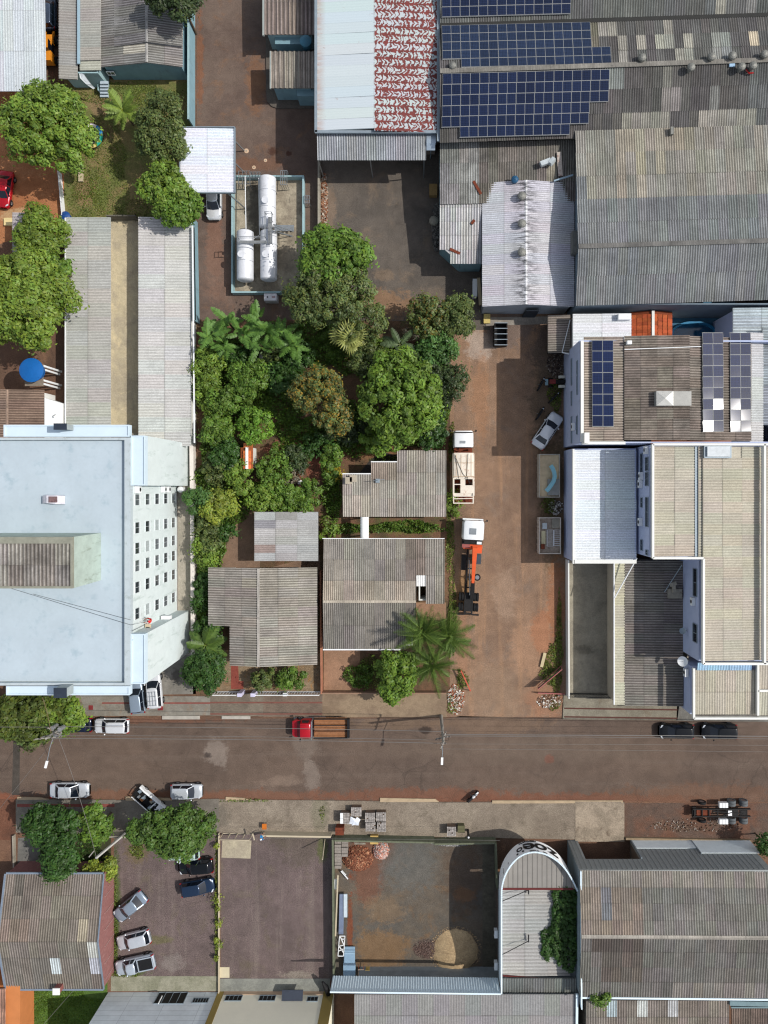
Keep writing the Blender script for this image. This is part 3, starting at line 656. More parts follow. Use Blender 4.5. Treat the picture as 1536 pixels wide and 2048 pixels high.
for y in (1416, 1433): sheet('tactile_strip', [(1128, y - 1.5), (1354, y + 3 - 1.5), (1354, y + 4.5), (1128, y + 1.5)], .125, mat('tactile_maroon', C(84, 52, 44), .85, 0, .3, 2))
kerbed('pavement', [(1354, 1396), (1700, 1396), (1700, 1445), (1352, 1441)], gmat('pavement_grey', C(110, 108, 102), C(96, 92, 86), .4, fine=(.7, 1.2)))
sheet('courtyard', rc(1132, 1120, 1240, 1390), .01, gmat('yard_cement', C(150, 144, 128), C(132, 126, 112), .35, fine=(.75, 1.2), spots=[(1170, 1300, 20, 10, C(80, 76, 66), .5)]))
# ---- south side
p_s = gmat('rough_pavement', C(150, 138, 122), C(132, 120, 106), .22, c3=C(110, 100, 86), pave=(3.0, .35), fine=(.55, 1.35), speck=(C(60, 55, 46), .6), spots=[(430, 1630, 30, 30, C(104, 98, 88), .6), (640, 1625, 20, 40, C(108, 106, 84), .5)])
kerbed('pavement', [(33, 1598), (232, 1599), (232, 1668), (33, 1664)], gmat('pavement_weathered', C(128, 122, 110), C(108, 104, 96), .3, fine=(.75, 1.2)))
sheet('tactile_strip', rc(35, 1607, 230, 1613), .125, mat('tactile_pink', C(130, 72, 64), .85, 0, .35, 2))
kerbed('pavement', [(232, 1600), (438, 1597), (438, 1662), (232, 1662)], gmat('pavement_dull', C(120, 114, 104), C(104, 98, 90), .3, fine=(.75, 1.2)))
kerbed('pavement', [(438, 1598), (720, 1601), (880, 1604), (1248, 1604), (1248, 1680), (438, 1664)], p_s)
kb = mat('kerb_cream', C(172, 152, 124), .85, 0, .3, 1.5)
for q in ([(252, 1592), (345, 1596), (345, 1600), (252, 1600)], [(452, 1593), (488, 1595), (500, 1599), (452, 1600)], [(760, 1595), (870, 1597), (878, 1603), (760, 1603)], [(984, 1600), (1245, 1600), (1245, 1605), (984, 1606)], [(36, 1593), (80, 1594), (100, 1598), (36, 1599)]): kerbed('kerb', q, kb, .15)
sheet('concrete_pad', [(1150, 1602), (1240, 1602), (1248, 1608), (1248, 1682), (1150, 1682)], .16, gmat('stained_slab', C(158, 144, 126), C(134, 122, 106), .5, c3=C(104, 90, 76), fine=(.7, 1.25)), th=.05)
sheet('verge', [(1248, 1606), (2300, 1606), (2300, 1676), (1248, 1682)], .008, gmat('dirty_verge', C(92, 74, 64), C(104, 72, 56), .25, c3=C(76, 66, 60), fine=(.6, 1.3), speck=(C(170, 160, 140), .7)))
g_gravel = lambda nm, sp=(): gmat(nm, C(104, 90, 88), C(92, 80, 78), .18, c3=C(98, 88, 76), streaks=('y', C(118, 106, 100), .6), fine=(.5, 1.45), speck=(C(150, 140, 130), .5), spots=sp)
sheet('gravel_lot', rc(228, 1664, 440, 1956), .008, g_gravel('mauve_gravel', [(275, 1700, 30, 30, C(104, 90, 60), .6), (232, 1800, 10, 150, C(74, 86, 44), .9), (300, 1880, 60, 10, C(96, 94, 54), .6), (345, 1925, 30, 18, C(130, 122, 116), .5), (434, 1850, 6, 160, C(84, 84, 60), .7), (240, 1945, 60, 8, C(74, 90, 44), .8)]))
sheet('gravel_lot', rc(441, 1664, 668, 1962), .008, g_gravel('mauve_gravel_dark', [(600, 1690, 60, 40, C(84, 76, 66), .6), (645, 1700, 12, 30, C(84, 90, 50), .7), (590, 1950, 40, 8, C(140, 132, 120), .6)]))
sheet('concrete_pad', [(445, 1681), (503, 1681), (501, 1717), (443, 1715)], .03, gmat('cream_pad', C(176, 166, 142), C(160, 150, 130), .5, fine=(.8, 1.15)), th=.05)
sheet('concrete_pad', rc(440, 1934, 459, 1955), .05, mat('cream_plate', C(196, 186, 158), .8, 0, .1, 1), th=.05)
sheet('concrete_strip', rc(222, 1952, 438, 1982), .03, gmat('mossy_cement', C(150, 148, 130), C(126, 126, 106), .5, fine=(.8, 1.15)), th=.05)
sheet('concrete_strip', rc(440, 1957, 660, 1988), .03, gmat('grey_cement', C(138, 140, 132), C(120, 122, 116), .5, fine=(.85, 1.12)), th=.05)
sheet('work_yard', [(668, 1670), (992, 1680), (996, 1975), (668, 1975)], .008, gmat('work_yard_soil', C(96, 86, 74), C(84, 80, 74), .16, c3=C(110, 86, 62), fine=(.65, 1.3), speck=(C(180, 170, 150), .6),
    spots=[(735, 1750, 34, 60, C(106, 72, 56), .85), (740, 1700, 60, 40, C(108, 72, 54), .8), (700, 1860, 6, 90, C(116, 62, 38), .9), (760, 1900, 60, 50, C(118, 92, 64), .8), (770, 1820, 40, 30, C(118, 98, 76), .6), (820, 1730, 60, 60, C(92, 92, 88), .7), (925, 1760, 46, 70, C(84, 66, 52), .6), (930, 1790, 26, 16, C(112, 80, 54), .6), (850, 1900, 24, 20, C(90, 66, 60), .8), (850, 1950, 90, 14, C(64, 50, 36), .8)]))
sheet('concrete_strip', [(965, 1690), (988, 1690), (992, 1965), (965, 1965)], .05, gmat('yard_edge', C(88, 84, 72), C(74, 70, 60), .5, fine=(.8, 1.2)), th=.05)
sheet('lawn', rc(28, 1960, 215, 2300), .008, gmat('back_lawn', C(82, 112, 42), C(72, 100, 38), .3, fine=(.6, 1.35)))
sheet('drive', [(36, 1676), (80, 1672), (82, 1760), (34, 1760)], .012, gmat('drive_cement', C(112, 110, 106), C(98, 98, 94), .3, fine=(.8, 1.15)))
sheet('garden', rc(80, 1660, 222, 1760), .010, gmat('dark_garden', C(60, 66, 34), C(50, 52, 32), .4, fine=(.5, 1.4)))
sheet('roadside_soil', [(-400, 1596), (30, 1598), (30, 1680), (-400, 1680)], .009, gmat('dark_red_soil', C(108, 70, 52), C(90, 60, 46), .2, fine=(.6, 1.3), speck=(C(160, 150, 130), .5)))
# ---------------------------------------------------------------- BUILDINGS
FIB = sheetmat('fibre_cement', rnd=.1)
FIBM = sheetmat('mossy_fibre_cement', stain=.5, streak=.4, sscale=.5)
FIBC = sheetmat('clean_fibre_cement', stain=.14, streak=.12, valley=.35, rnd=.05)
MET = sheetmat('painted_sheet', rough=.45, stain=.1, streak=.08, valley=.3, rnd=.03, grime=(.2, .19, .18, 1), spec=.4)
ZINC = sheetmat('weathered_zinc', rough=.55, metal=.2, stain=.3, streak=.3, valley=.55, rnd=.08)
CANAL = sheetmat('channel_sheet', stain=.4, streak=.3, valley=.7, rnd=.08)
BLUEW = mat('pale_blue_plaster', C(150, 178, 182), .85, 0, .12, .8, grime=(C(104, 122, 120), .5))
BLUED = mat('blue_painted_wall', C(124, 156, 166), .85, 0, .15, .8, grime=(C(90, 100, 100), .4))
LAV = mat('lavender_plaster', C(176, 186, 212), .85, 0, .08, .6, grime=(C(150, 158, 180), .4))
CREAM = mat('cream_plaster', C(244, 238, 216), .85, 0, .05, .8)
BEIGEW = mat('beige_plaster', C(170, 160, 142), .85, 0, .2, .8)
GREYW = mat('grey_plaster', C(176, 182, 182), .85, 0, .1, .6, grime=(C(140, 146, 146), .5))
WHITEW = mat('white_plaster', C(222, 222, 216), .85, 0, .08, .8)
GUT = mat('gutter_metal', C(140, 152, 160), .5, .3, .2, 1.5)
G1, G2, G3 = C(158, 150, 140), C(146, 139, 130), C(176, 172, 164)
# ---- 1 white machinery shed, top left
h = house('machinery_shed', 'white ribbed metal shed roof in the top left corner', 'shed', -120, -60, 88, 182, 5)
walls(h, -120, -60, 30, 120, 4.8, WHITEW, .5)
flatroof(h, -120, -60, 88, 182, 5.0, MET, C(190, 196, 200), z2=4.6, pitch=.3, amp=.02, sl=4, sw=1.1)
# ---- 2 blue house, top left
h = house('blue_house', 'grey roofed house with pale blue walls north of the lawn', 'house', 118, -60, 365, 150, 3)
flatroof(h, 118, -60, 155, 157, 3.2, FIBC, C(150, 148, 144), ribs='x', z2=3.0, pitch=.3, sw=1.5, sl=2.3)
flatroof(h, 160, -60, 201, 121, 3.3, FIBC, C(160, 157, 150), ribs='x', z2=3.4, pitch=.3, sw=1.5, sl=2.5)
flatroof(h, 160, 119, 201, 141, 3.1, FIBC, C(176, 172, 160), ribs='x', z2=3.2, pitch=.3, sw=1.3, sl=2.5)
mb = MB(); a = W(157.5, -60, 3.35); b = W(157.5, 128, 3.35); mb.bar(a, b, .28, .16); mb.obj('gutter', mat('pale_blue_trim', C(146, 170, 182), .6, 0, .1, 1), h)
gable(h, 201, -60, 365, 134, 3.0, 3.9, 293, FIB, C(148, 146, 142), cols=(C(144, 142, 138), C(152, 149, 144)), pitch=.25, patches=[(236, 88, 275, 108, C(196, 190, 176)), (324, 60, 365, 72, C(184, 178, 164))], wall=BLUED)
g = W(228, 0, 3.6), W(365, 94, 3.6)
up = house('upper_roof', '', 'roof', 228, 0, 365, 94, 3.5); up.parent = h; up.location = up.location - h.location
for k_ in ('label', 'category'): del up[k_]
gable(up, 229, -60, 364, 93, 3.32, 4.15, 293, FIB, C(136, 135, 133), pitch=.25, sl=2.9)
walls(h, 118, -60, 200, 150, 3.1, BLUEW, .3, name='annex_wall')
window_on(h, W(288, 141, 1.7), (1, 0, 0), (0, -1, 0), 1.2, 1.1, WHITEP, WINDOWG)
window_on(h, W(222, 146, 1.7), (1, 0, 0), (0, -1, 0), .9, .7, WHITEP, WINDOWG)
t = thing('garden_steps', 'pale blue garden steps descending from the blue house door', 'steps', W(208, 182, 0))
for i in range(5):
    mb = MB(); a = W(200, 162 + i * 6.5, 1.4 - i * .28); b = W(216, 167.5 + i * 6.5, 1.4 - i * .28); mb.box(a.x, b.x, b.y, a.y, 0 if i > 3 else a.z - .15, a.z); mb.obj('step', mat('step_paint', C(176, 190, 200), .7), t)
mb = MB(); a = W(202, 160, 0); mb.box(a.x, a.x + .1, a.y - 1.7, a.y, .0, .9); mb.obj('stringer', BLUEW, t)
t = thing('door_canopy', 'white curved metal canopy over the blue house side door', 'canopy', W(180, 160, 0))
mb = MB(); mb.loft([[W(158, 143, 2.9), W(168, 148, 3.05), W(182, 168, 2.6), W(190, 176, 2.2), W(186, 178, 2.2), W(172, 168, 2.6), W(160, 156, 2.9)], [p - Vector((0, 0, .06)) for p in [W(158, 143, 2.9), W(168, 148, 3.05), W(182, 168, 2.6), W(190, 176, 2.2), W(186, 178, 2.2), W(172, 168, 2.6), W(160, 156, 2.9)]]]); mb.obj('panel', mat('canopy_white', C(196, 202, 204), .5), t)
mb = MB(); p = W(188, 174, 0); mb.bar((p.x, p.y, 0), (p.x, p.y, 2.15), .06); mb.obj('post', STEEL, t)
# ---- boundary wall of pale blue plaster
def wall_line(name, label, pts, z, th, m, cat='wall', cap=None, mesh=False):
    P = [W(*p) for p in pts]; c = sum(P, Vector()) / len(P); t = thing(name, label, cat, c); b = MB(); cb = MB()
    for i in range(len(P) - 1):
        a, e = P[i], P[i + 1]; b.bar((a.x, a.y, z / 2), (e.x, e.y, z / 2), th, z)
        if cap: cb.bar((a.x, a.y, z + .04), (e.x, e.y, z + .04), th + .06, .08)
    b.obj('wall_panel', m, t)
    if cap: cb.obj('coping', cap, t)
    return t
wall_line('boundary_wall', 'long pale blue boundary wall beside the brown alley', [(389, -60), (389, 258)], 2.2, .16, BLUED, cap=BLUEW)
wall_line('boundary_wall', 'pale blue wall between the garage court and the tank yard', [(394, 445), (398, 648)], 2.0, .16, BLUED, cap=BLUEW)
wall_line('low_wall', 'mossy concrete low wall closing the garage court at its north end', [(222, 440), (280, 440)], 1.4, .15, CONCD)
wall_line('yard_wall', 'thin concrete wall with rubble along the western edge of the asphalt yard', [(640, 322), (640, 478)], 1.2, .2, CONC)
wall_line('lawn_fence', 'thin white pipe rail beside the worn lawn', [(123, 348), (131, 436)], .9, .07, WHITEP, cat='rail')
wall_line('plot_wall', 'cream topped wall west of the narrow cement courtyard', [(1132, 1118), (1133, 1390)], 1.5, .14, WHITEW)
wall_line('plot_wall', 'orange brown garden wall on the east side of the paved front garden', [(643, 1140), (645, 1383)], 1.1, .14, mat('terracotta_paint', C(160, 108, 84), .85))
# ---- 6 two small outbuildings with channel roofs
kb_ = gmat('ramp_cement', C(96, 90, 82), C(84, 78, 72), .4, fine=(.8, 1.2))
sheet('plinth', [(532, 68), (640, 68), (640, 218), (556, 218), (544, 214), (535, 204), (533, 190)], .16, kb_, th=.17)
h = house('outbuilding', 'small outbuilding with a grey channel roof at the top of the alley', 'outbuilding', 527, -60, 630, 70, 3)
walls(h, 527, -60, 628, 70, 3.4, BLUEW, .35)
flatroof(h, 529, -60, 628, 69, 3.5, CANAL, C(138, 128, 120), z2=3.3, pitch=.5, amp=.09, sw=1.5, sl=4)
mb = MB(); a, b = W(527, -60, 3.5), W(527, 72, 3.35); mb.bar(a, b, .2, .25); mb.obj('gutter', mat('gutter_pale', C(150, 156, 152), .6), h)
h = house('outbuilding', 'small outbuilding with a grey channel roof south of the round water tank', 'outbuilding', 541, 103, 628, 178, 3)
walls(h, 541, 103, 626, 178, 3.0, BLUED, .3)
flatroof(h, 541, 103, 627, 176, 3.15, CANAL, C(146, 138, 128), z2=2.95, pitch=.5, amp=.09, sw=1.5, sl=4)
mb = MB(); a, b = W(541, 103, 3.2), W(541, 178, 3.0); mb.bar(a, b, .14, .2); mb.obj('gutter', MC['gutter_pale'], h)
mb = MB(); a, b = W(594, 178, 2.2), W(628, 192, 2.2); mb.box(a.x, b.x, b.y, a.y, 0, 2.2); mb.obj('porch_block', BLUED, h)
h = house('passage_block', 'blue painted block between the two channel roofed outbuildings', 'outbuilding', 550, 72, 610, 90, 2)
mb = MB(); a, b = W(550, 71, 2.4), W(604, 88, 2.4); mb.box(a.x, b.x, b.y, a.y, 0, 2.4); mb.obj('wall', BLUED, h)
def tank(px, py, z, r, label, col, zb=0, ribs=8):
    q = W(px, py, z); base = Vector((q.x, q.y, zb)); t = thing('water_tank', label, 'water tank', base); hh = z - zb
    b = MB(); n = 20; rg = lambda rr, zz: [(q.x + rr * math.cos(2 * math.pi * k / n), q.y + rr * math.sin(2 * math.pi * k / n), zz) for k in range(n)]
    b.loft([rg(r * .8, zb), rg(r * .97, z - .18), rg(r, z - .12)]); b.obj('body', col, t, smooth=True)
    b = MB(); b.loft([rg(r * 1.05, z - .12), rg(r * 1.05, z - .04), rg(r * .8, z + .06), rg(r * .3, z + .16), rg(.02, z + .18)])
    for k in range(ribs):
        a = 2 * math.pi * k / ribs; b.bar((q.x + r * .2 * math.cos(a), q.y + r * .2 * math.sin(a), z + .17), (q.x + r * math.cos(a), q.y + r * math.sin(a), z - .02), .05, .05)
    b.obj('lid', col, t, smooth=True); return t
BLT = mat('blue_tank_plastic', C(20, 92, 160), .45, 0, .12, 1.5)
tank(611, 81, 3.6, .64, 'small teal blue round water tank between the alley outbuildings', mat('teal_tank', C(62, 110, 130), .5), zb=2.4)
# ---- 7 white and flaked red warehouse
h = house('warehouse', 'long warehouse whose white roof turns flaked red on its eastern half', 'warehouse', 632, -80, 876, 262, 6)
walls(h, 632, -80, 876, 262, 5.9, mat('dull_wall', C(140, 128, 120), .85), .2)
s = NT('peeling_paint_sheet', .6, 0, .3); p = s.pos(); oi = s.n('ObjectInfo')
sx = s.n('SeparateXYZ'); s.l(p, sx.inputs[0])
cell = s.scalev(p, (1.9, 1.55, 0)); wv = s.n('TexVoronoi'); wv.feature = 'F1'
nz = s.n('TexNoise'); s.l(p, nz.inputs['Vector']); nz.inputs['Scale'].default_value = 1.6; nz.inputs['Detail'].default_value = 3
ad = s.n('VectorMath', operation='ADD'); s.l(cell, ad.inputs[0]); s.l(nz.outputs['Color'], ad.inputs[1]); s.l(ad.outputs[0], wv.inputs['Vector']); wv.inputs['Scale'].default_value = 1.0; wv.inputs['Randomness'].default_value = .55
row = s.math('SINE', s.math('MULTIPLY', sx.outputs['Y'], 2 * math.pi / .86))
fl = s.math('ADD', s.rng(wv.outputs['Distance'], .0, .8, .08, .98), s.math('MULTIPLY', row, -.16))
nx_ = s.noise(p, 1.3, 4, .6); y_ = sx.outputs['Y']
wav = s.math('SINE', s.math('ADD', s.math('MULTIPLY', sx.outputs['X'], 2 * math.pi / .5), s.math('ADD', s.math('MULTIPLY', s.math('SINE', s.math('MULTIPLY', y_, 2 * math.pi / .86)), 1.5), s.math('MULTIPLY', nx_, 22))))
rl = s.math('ADD', s.math('MULTIPLY', row, .45), s.math('MULTIPLY', s.math('SUBTRACT', s.noise(p, .6, 3), .5), 3))
fl = s.math('ADD', s.math('ADD', wav, rl), s.math('MULTIPLY', s.math('SUBTRACT', s.noise(p, 4, 4, .75), .5), 4.5))
fl = s.math('ADD', fl, s.math('MULTIPLY', s.math('MAXIMUM', s.math('SUBTRACT', row, .7), 0), 3))
redm = s.rng(fl, -.3, .05, 0, 1)
xk = W(749, 0, 6).x
edge = s.rng(sx.outputs['X'], xk - .1, xk + .1, 0, 1)
redm = s.math('MULTIPLY', redm, edge)
wsp = s.rng(s.noise(p, 1.1, 6, .8), .62, .7, 0, .5, True)
basec = s.mix(wsp, oi.outputs['Color'], C(150, 118, 104))
rustL = s.rng(sx.outputs['X'], W(634, 0, 6).x, W(652, 0, 6).x, .75, 0)
basec = s.mix(s.math('MULTIPLY', rustL, s.rng(s.noise(s.scalev(p, (.6, 3, 1)), 1, 4, .7), .35, .6, .3, 1)), basec, C(164, 130, 112))
redc = s.mix(s.rng(s.noise(p, 2, 4), .35, .65), C(122, 56, 52), C(98, 50, 46))
PEEL = s.out(s.mix(redm, basec, redc))
flatroof(h, 635, -80, 749, 261, 6.0, PEEL, C(186, 196, 200), ribs='x', z2=6.5, pitch=.32, amp=.02, sw=1.2, sl=6.6)
flatroof(h, 749, -80, 873, 261, 6.5, PEEL, C(176, 184, 186), ribs='x', z2=6.0, pitch=.32, amp=.02, sw=1.2, sl=7.4)
mb = MB(); mb.bar(W(632, -80, 6.0), W(632, 265, 6.0), .3, .25); mb.bar(W(630, 264, 6.0), W(876, 264, 6.0), .3, .25); mb.bar(W(877, -80, 6.1), W(877, 283, 6.1), .34, .25); mb.obj('gutter', GUT, h)
t = house('front_canopy', 'grey ribbed canopy over the warehouse loading end', 'canopy', 633, 266, 852, 320, 5)
flatroof(t, 634, 267, 852, 320, 5.5, ZINC, C(150, 154, 160), z2=4.9, pitch=.28, sw=1.1, sl=2)
mb = MB()
for px in (636, 740, 848): q = W(px, 318, 4.7); mb.bar((q.x, q.y, 0), (q.x, q.y, 4.7), .12)
mb.obj('post', STEEL, t)
t = thing('rain_hopper', 'bright metal roof hopper at the end of the grey canopy', 'roof hopper', W(862, 280, 5))
mb = MB(); a, b = W(853, 264, 5.6), W(872, 298, 5.4); mb.box(a.x, b.x, b.y + .6, a.y, 5.1, 5.5); mb.hexa([(a.x, b.y, 5.0), (b.x - .1, b.y, 5.0), (b.x - .1, b.y + .6, 5.2), (a.x, b.y + .6, 5.2), (a.x, b.y, 5.1), (b.x - .1, b.y, 5.1), (b.x - .1, b.y + .6, 5.5), (a.x, b.y + .6, 5.5)]); mb.bar(((a.x + b.x) / 2, a.y - .3, 0), ((a.x + b.x) / 2, a.y - .3, 5.1), .12); mb.obj('hopper_body', mat('bright_tin', C(170, 184, 196), .35, .5, .2, 2), t)
# ---- 8 carport
t = house('carport', 'white ribbed carport roof on braced steel posts by the tank yard', 'carport', 360, 255, 470, 385, 4.6)
flatroof(t, 361, 256, 468, 385, 4.75, MET, C(214, 218, 226), ribs='x', z2=4.6, pitch=.3, amp=.02, sw=1.1, sl=3.3)
mb = MB(); z = 4.62
for a, b in (((360, 255), (470, 255)), ((360, 386), (470, 386)), ((360, 255), (360, 386)), ((470, 255), (470, 386))): mb.bar(W(*a, z), W(*b, z), .1, .3)
mb.obj('fascia', GUT, t)
for px, py in ((489, 302), (489, 345), (492, 418)):
    mb = MB(); q = W(px, py); mb.bar((q.x, q.y, 0), (q.x - .9, q.y, 4.4), .12, .1); mb.obj('brace', STEEL, t)
for px, py in ((392, 300), (392, 418)):
    mb = MB(); q = W(px, py); mb.bar((q.x, q.y, 0), (q.x, q.y, 4.4), .14); mb.obj('post', STEEL, t)
# ---- 11 solar factory roofs (E-W gables)
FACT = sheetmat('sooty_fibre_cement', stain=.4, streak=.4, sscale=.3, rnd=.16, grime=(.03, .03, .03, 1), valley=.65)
dk, lt, wh = C(110, 109, 107), C(178, 176, 164), C(150, 154, 150)
h = house('factory', 'sooty grey factory roof carrying the large solar arrays', 'factory', 880, -120, 1536, 285, 6)
def eastw(p0, p1, z0, p2, z1, col, patches=(), mt=FACT, name='roof', sl=2.6, **k):
    """slope between the photo-pixel lines: top edge p0->p1 at z0, lower edge starts at p2 (z1)"""
    A, B = W(*p0, z0), W(*p1, z0); D = W(*p2, z1); D.x = A.x
    return roof_plane(h, A, B, D, mt, col, sl=sl, patches=patches, **k)
E = 1560
eastw((880, -40), (E, -62), 7.3, (880, 46), 6.4, C(110, 112, 110), [(1426, -20, 1460, 8, lt), (1486, -20, 1510, 34, C(140, 144, 140))])
ridge_z = 7.6
pt = [(1206, 58, 1247, 86, lt), (1229, 86, 1250, 128, lt), (1266, 58, 1288, 86, lt), (1305, 58, 1348, 84, lt), (1324, 40, 1346, 60, lt), (1350, 98, 1393, 126, lt), (1368, 76, 1390, 100, lt), (1426, 52, 1470, 124, wh), (1496, 52, 1522, 80, C(214, 206, 176)), (1180, 58, 1200, 100, C(124, 120, 106)), (1388, 54, 1408, 80, C(132, 130, 124))]
eastw((880, 142), (E, 119), ridge_z, (880, 56), 6.5, dk, pt, sl=1.7, sw=1.0)
pt = [(1218, 138, 1250, 182, wh), (1328, 136, 1352, 210, C(150, 148, 142)), (1386, 206, 1426, 244, C(168, 164, 156)), (1428, 168, 1446, 206, C(134, 134, 130)), (1190, 206, 1204, 216, C(140, 150, 160)), (1240, 240, 1340, 262, C(160, 156, 146)), (1400, 240, E, 256, C(168, 164, 154)), (1505, 130, E, 250, C(108, 110, 110)), (1425, 206, 1506, 240, C(70, 66, 62)), (1285, 206, 1326, 240, C(128, 128, 124))]
eastw((880, 142), (E, 119), ridge_z, (880, 285), 6.3, C(102, 100, 98), pt, sl=2.2, sw=1.05)
mb = MB(); mb.bar(W(880, 142, 7.72), W(E, 119, 7.72), .5, .1); mb.obj('ridge_cap', FACT, h, color=C(140, 136, 128))
mb = MB(); mb.bar(W(880, 52, 6.35), W(E, 28, 6.35), .5, .12); mb.obj('valley_gutter', mat('sooty_gutter', C(46, 46, 44), .8), h)
mb = MB(); a, b = W(884, -60, 6), W(E, 270, 6.0); mb.box(a.x, a.x + .2, b.y, a.y, 0, 6.1).box(a.x + .2, b.x - .2, b.y, b.y + .2, 0, 6.0).box(b.x - .2, b.x, b.y, a.y, 0, 6.0).box(a.x + .2, b.x - .2, a.y - .2, a.y, 0, 6.0); mb.obj('wall', CONCD, h)
def vent(px, py, z, label, r=.42, red=False):
    q = W(px, py, z); zb = z - .75; t = thing('roof_ventilator', label, 'ventilator', (q.x, q.y, zb), group='round exhaust ventilators on the roofs')
    b = MB(); b.tube([(q.x, q.y, zb - .1), (q.x, q.y, zb + .42)], r * .55, 12); b.obj('neck', STEELV, t)
    b = MB(); n = 16
    rg = lambda rr, zz, tw=0: [(q.x + rr * math.cos(2 * math.pi * k / n + tw) * (1 if k % 2 else .93), q.y + rr * math.sin(2 * math.pi * k / n + tw) * (1 if k % 2 else .93), zz) for k in range(n)]
    b.loft([rg(r * .7, zb + .38), rg(r * 1.02, zb + .52, .1), rg(r * 1.08, zb + .66, .2), rg(r * .95, zb + .8, .3), rg(r * .6, zb + .9, .4), rg(.03, zb + .95, .5)]); b.obj('turbine_head', STEELV, t)
    if red: b = MB(); b.tube([(q.x - .5, q.y - .1, zb + .1), (q.x - .2, q.y - .5, zb + .1), (q.x + .3, q.y - .45, zb + .1)], .09, 6); b.obj('red_bracket', REDL, t)
    return t
STEELV = mat('sooty_zinc', C(128, 128, 122), .6, .4, .35, 4)
for px, py, z, lb in ((1285, 114, 8.1, 'round ventilator beside the pale patches of the factory ridge'), (1383, 133, 8.3, 'round ventilator just below the middle of the factory ridge'), (1424, 112, 8.2, 'round ventilator at the corner of the large pale grey sheet patch'), (1466, 110, 8.2, 'round ventilator with a white flange beside the pale grey patch'), (1484, 132, 8.3, 'round ventilator between the white flanged one and the red bracketed one'), (1530, 107, 8.2, 'round ventilator near the right edge of the photo'),):
    vent(px, py, z, lb)
vent(1507, 130, 8.3, 'round ventilator with red bracket and bluish base', red=True)
vent(905, 130, 7.9, 'white round ventilator in the notch of the solar array', .38)
t = thing('flashing_plate', 'pale blue plate at the foot of the white flanged ventilator', 'metal plate', W(1463, 125, 7.6)); mb = MB(); a = W(1459, 120, 7.72); mb.box(a.x, a.x + .6, a.y - .7, a.y, 7.6, 7.72); mb.obj('plate', mat('blue_flash', C(150, 180, 205), .5), t)
# ---- solar arrays
s = NT('solar_cells', .05, 0, .4); tc = s.n('TexCoord').outputs['Object']; br = s.n('TexBrick'); s.l(s.scalev(tc, (1, 1, 0)), br.inputs['Vector'])
br.offset = 0; br.inputs['Scale'].default_value = 1; br.inputs['Brick Width'].default_value = .17; br.inputs['Row Height'].default_value = .17; br.inputs['Mortar Size'].default_value = .006
br.inputs['Color1'].default_value = C(20, 30, 54); br.inputs['Color2'].default_value = C(17, 26, 47); br.inputs['Mortar'].default_value = C(42, 54, 88)
oi = s.n('ObjectInfo'); PVC = s.out(s.mix(1.0, br.outputs['Color'], s.mix(1.0, oi.outputs['Color'], s.rng(oi.outputs['Random'], 0, 1, .8, 1.15), 'MULTIPLY'), 'MULTIPLY'))
FRAME = mat('aluminium_frame', C(150, 152, 152), .6, .0, .1, 2)
PVM = {}
def pv_mesh(u, v, mid):
    k = (round(u, 3), round(v, 3), mid)
    if k in PVM: return PVM[k]
    g = .035; z = .0; b = MB(); b.hexa([(0.01, .01, -.05), (u - .01, .01, -.05), (u - .01, v - .01, -.05), (.01, v - .01, -.05), (0.01, .01, z), (u - .01, .01, z), (u - .01, v - .01, z), (.01, v - .01, z)], 1)
    if mid: b.add([(g, g, .006), (u / 2 - .02, g, .006), (u / 2 - .02, v - g, .006), (g, v - g, .006), (u / 2 + .02, g, .006), (u - g, g, .006), (u - g, v - g, .006), (u / 2 + .02, v - g, .006)], [(0, 1, 2, 3), (4, 5, 6, 7)], 0)
    else: b.add([(g, g, .006), (u - g, g, .006), (u - g, v - g, .006), (g, v - g, .006)], [(0, 1, 2, 3)], 0)
    me = bpy.data.meshes.new('solar_panel'); me.from_pydata(b.v, [], b.f); me.materials.append(PVC); me.materials.append(FRAME); me.polygons.foreach_set('material_index', b.m); me.update(); PVM[k] = me; return me
def pv(name, label, corners, nc, nr, has, mid=True, tint=(1, 1, 1), rails=True, lift=.22, jitter=.0):
    """array whose corner pixels lie at corner heights: (px,py,z) for top-left, top-right, bottom-left"""
    A, B, D = [W(*c) for c in corners]; D = Vector((D.x, D.y, D.z)); u = B - A; v = D - A; up = u.cross(v).normalized(); up = up if up.z > 0 else -up
    A = A + up * lift; t = thing('solar_array', label, 'solar array', A - up * lift)
    cu, cv = u.length / nc, v.length / nr; me = pv_mesh(cu, cv, mid); uh, vh = u.normalized(), v.normalized(); vh = (vh - uh * vh.dot(uh)).normalized(); zx = uh.cross(vh); sg = 1
    if zx.z < 0: zx = -zx
    for i in range(nc):
        rows = [j for j in range(nr) if has(i, j)]
        for j in rows:
            o = bpy.data.objects.new('solar_panel', me); COL.objects.link(o); o.parent = t
            M = Matrix((uh, vh, zx)).transposed().to_4x4(); M.translation = A + u * (i / nc) + v * (j / nr) - WL[t.name]
            o.matrix_basis = M @ Matrix.Rotation(R.uniform(-jitter, jitter), 4, 'X') @ Matrix.Rotation(R.uniform(-jitter, jitter), 4, 'Y'); o.color = (*tint, 1)
    b = MB()
    for j in range(nr + 1):
        cols = [i for i in range(nc) if has(i, min(j, nr - 1)) or (j and has(i, j - 1))]
        if not cols: continue
        p = A + v * (j / nr) - up * .08; b.bar(p + u * (min(cols) / nc), p + u * ((max(cols) + 1) / nc), .05, .06)
    b.obj('rail', FRAME, t)
    return t
cw = 37.05
pv('', 'dark blue solar array cut by the top edge of the photo', [(883, -64, 7.1), (883 + 7 * cw, -71, 7.1), (883, 36, 6.55)], 7, 5, lambda i, j: True)
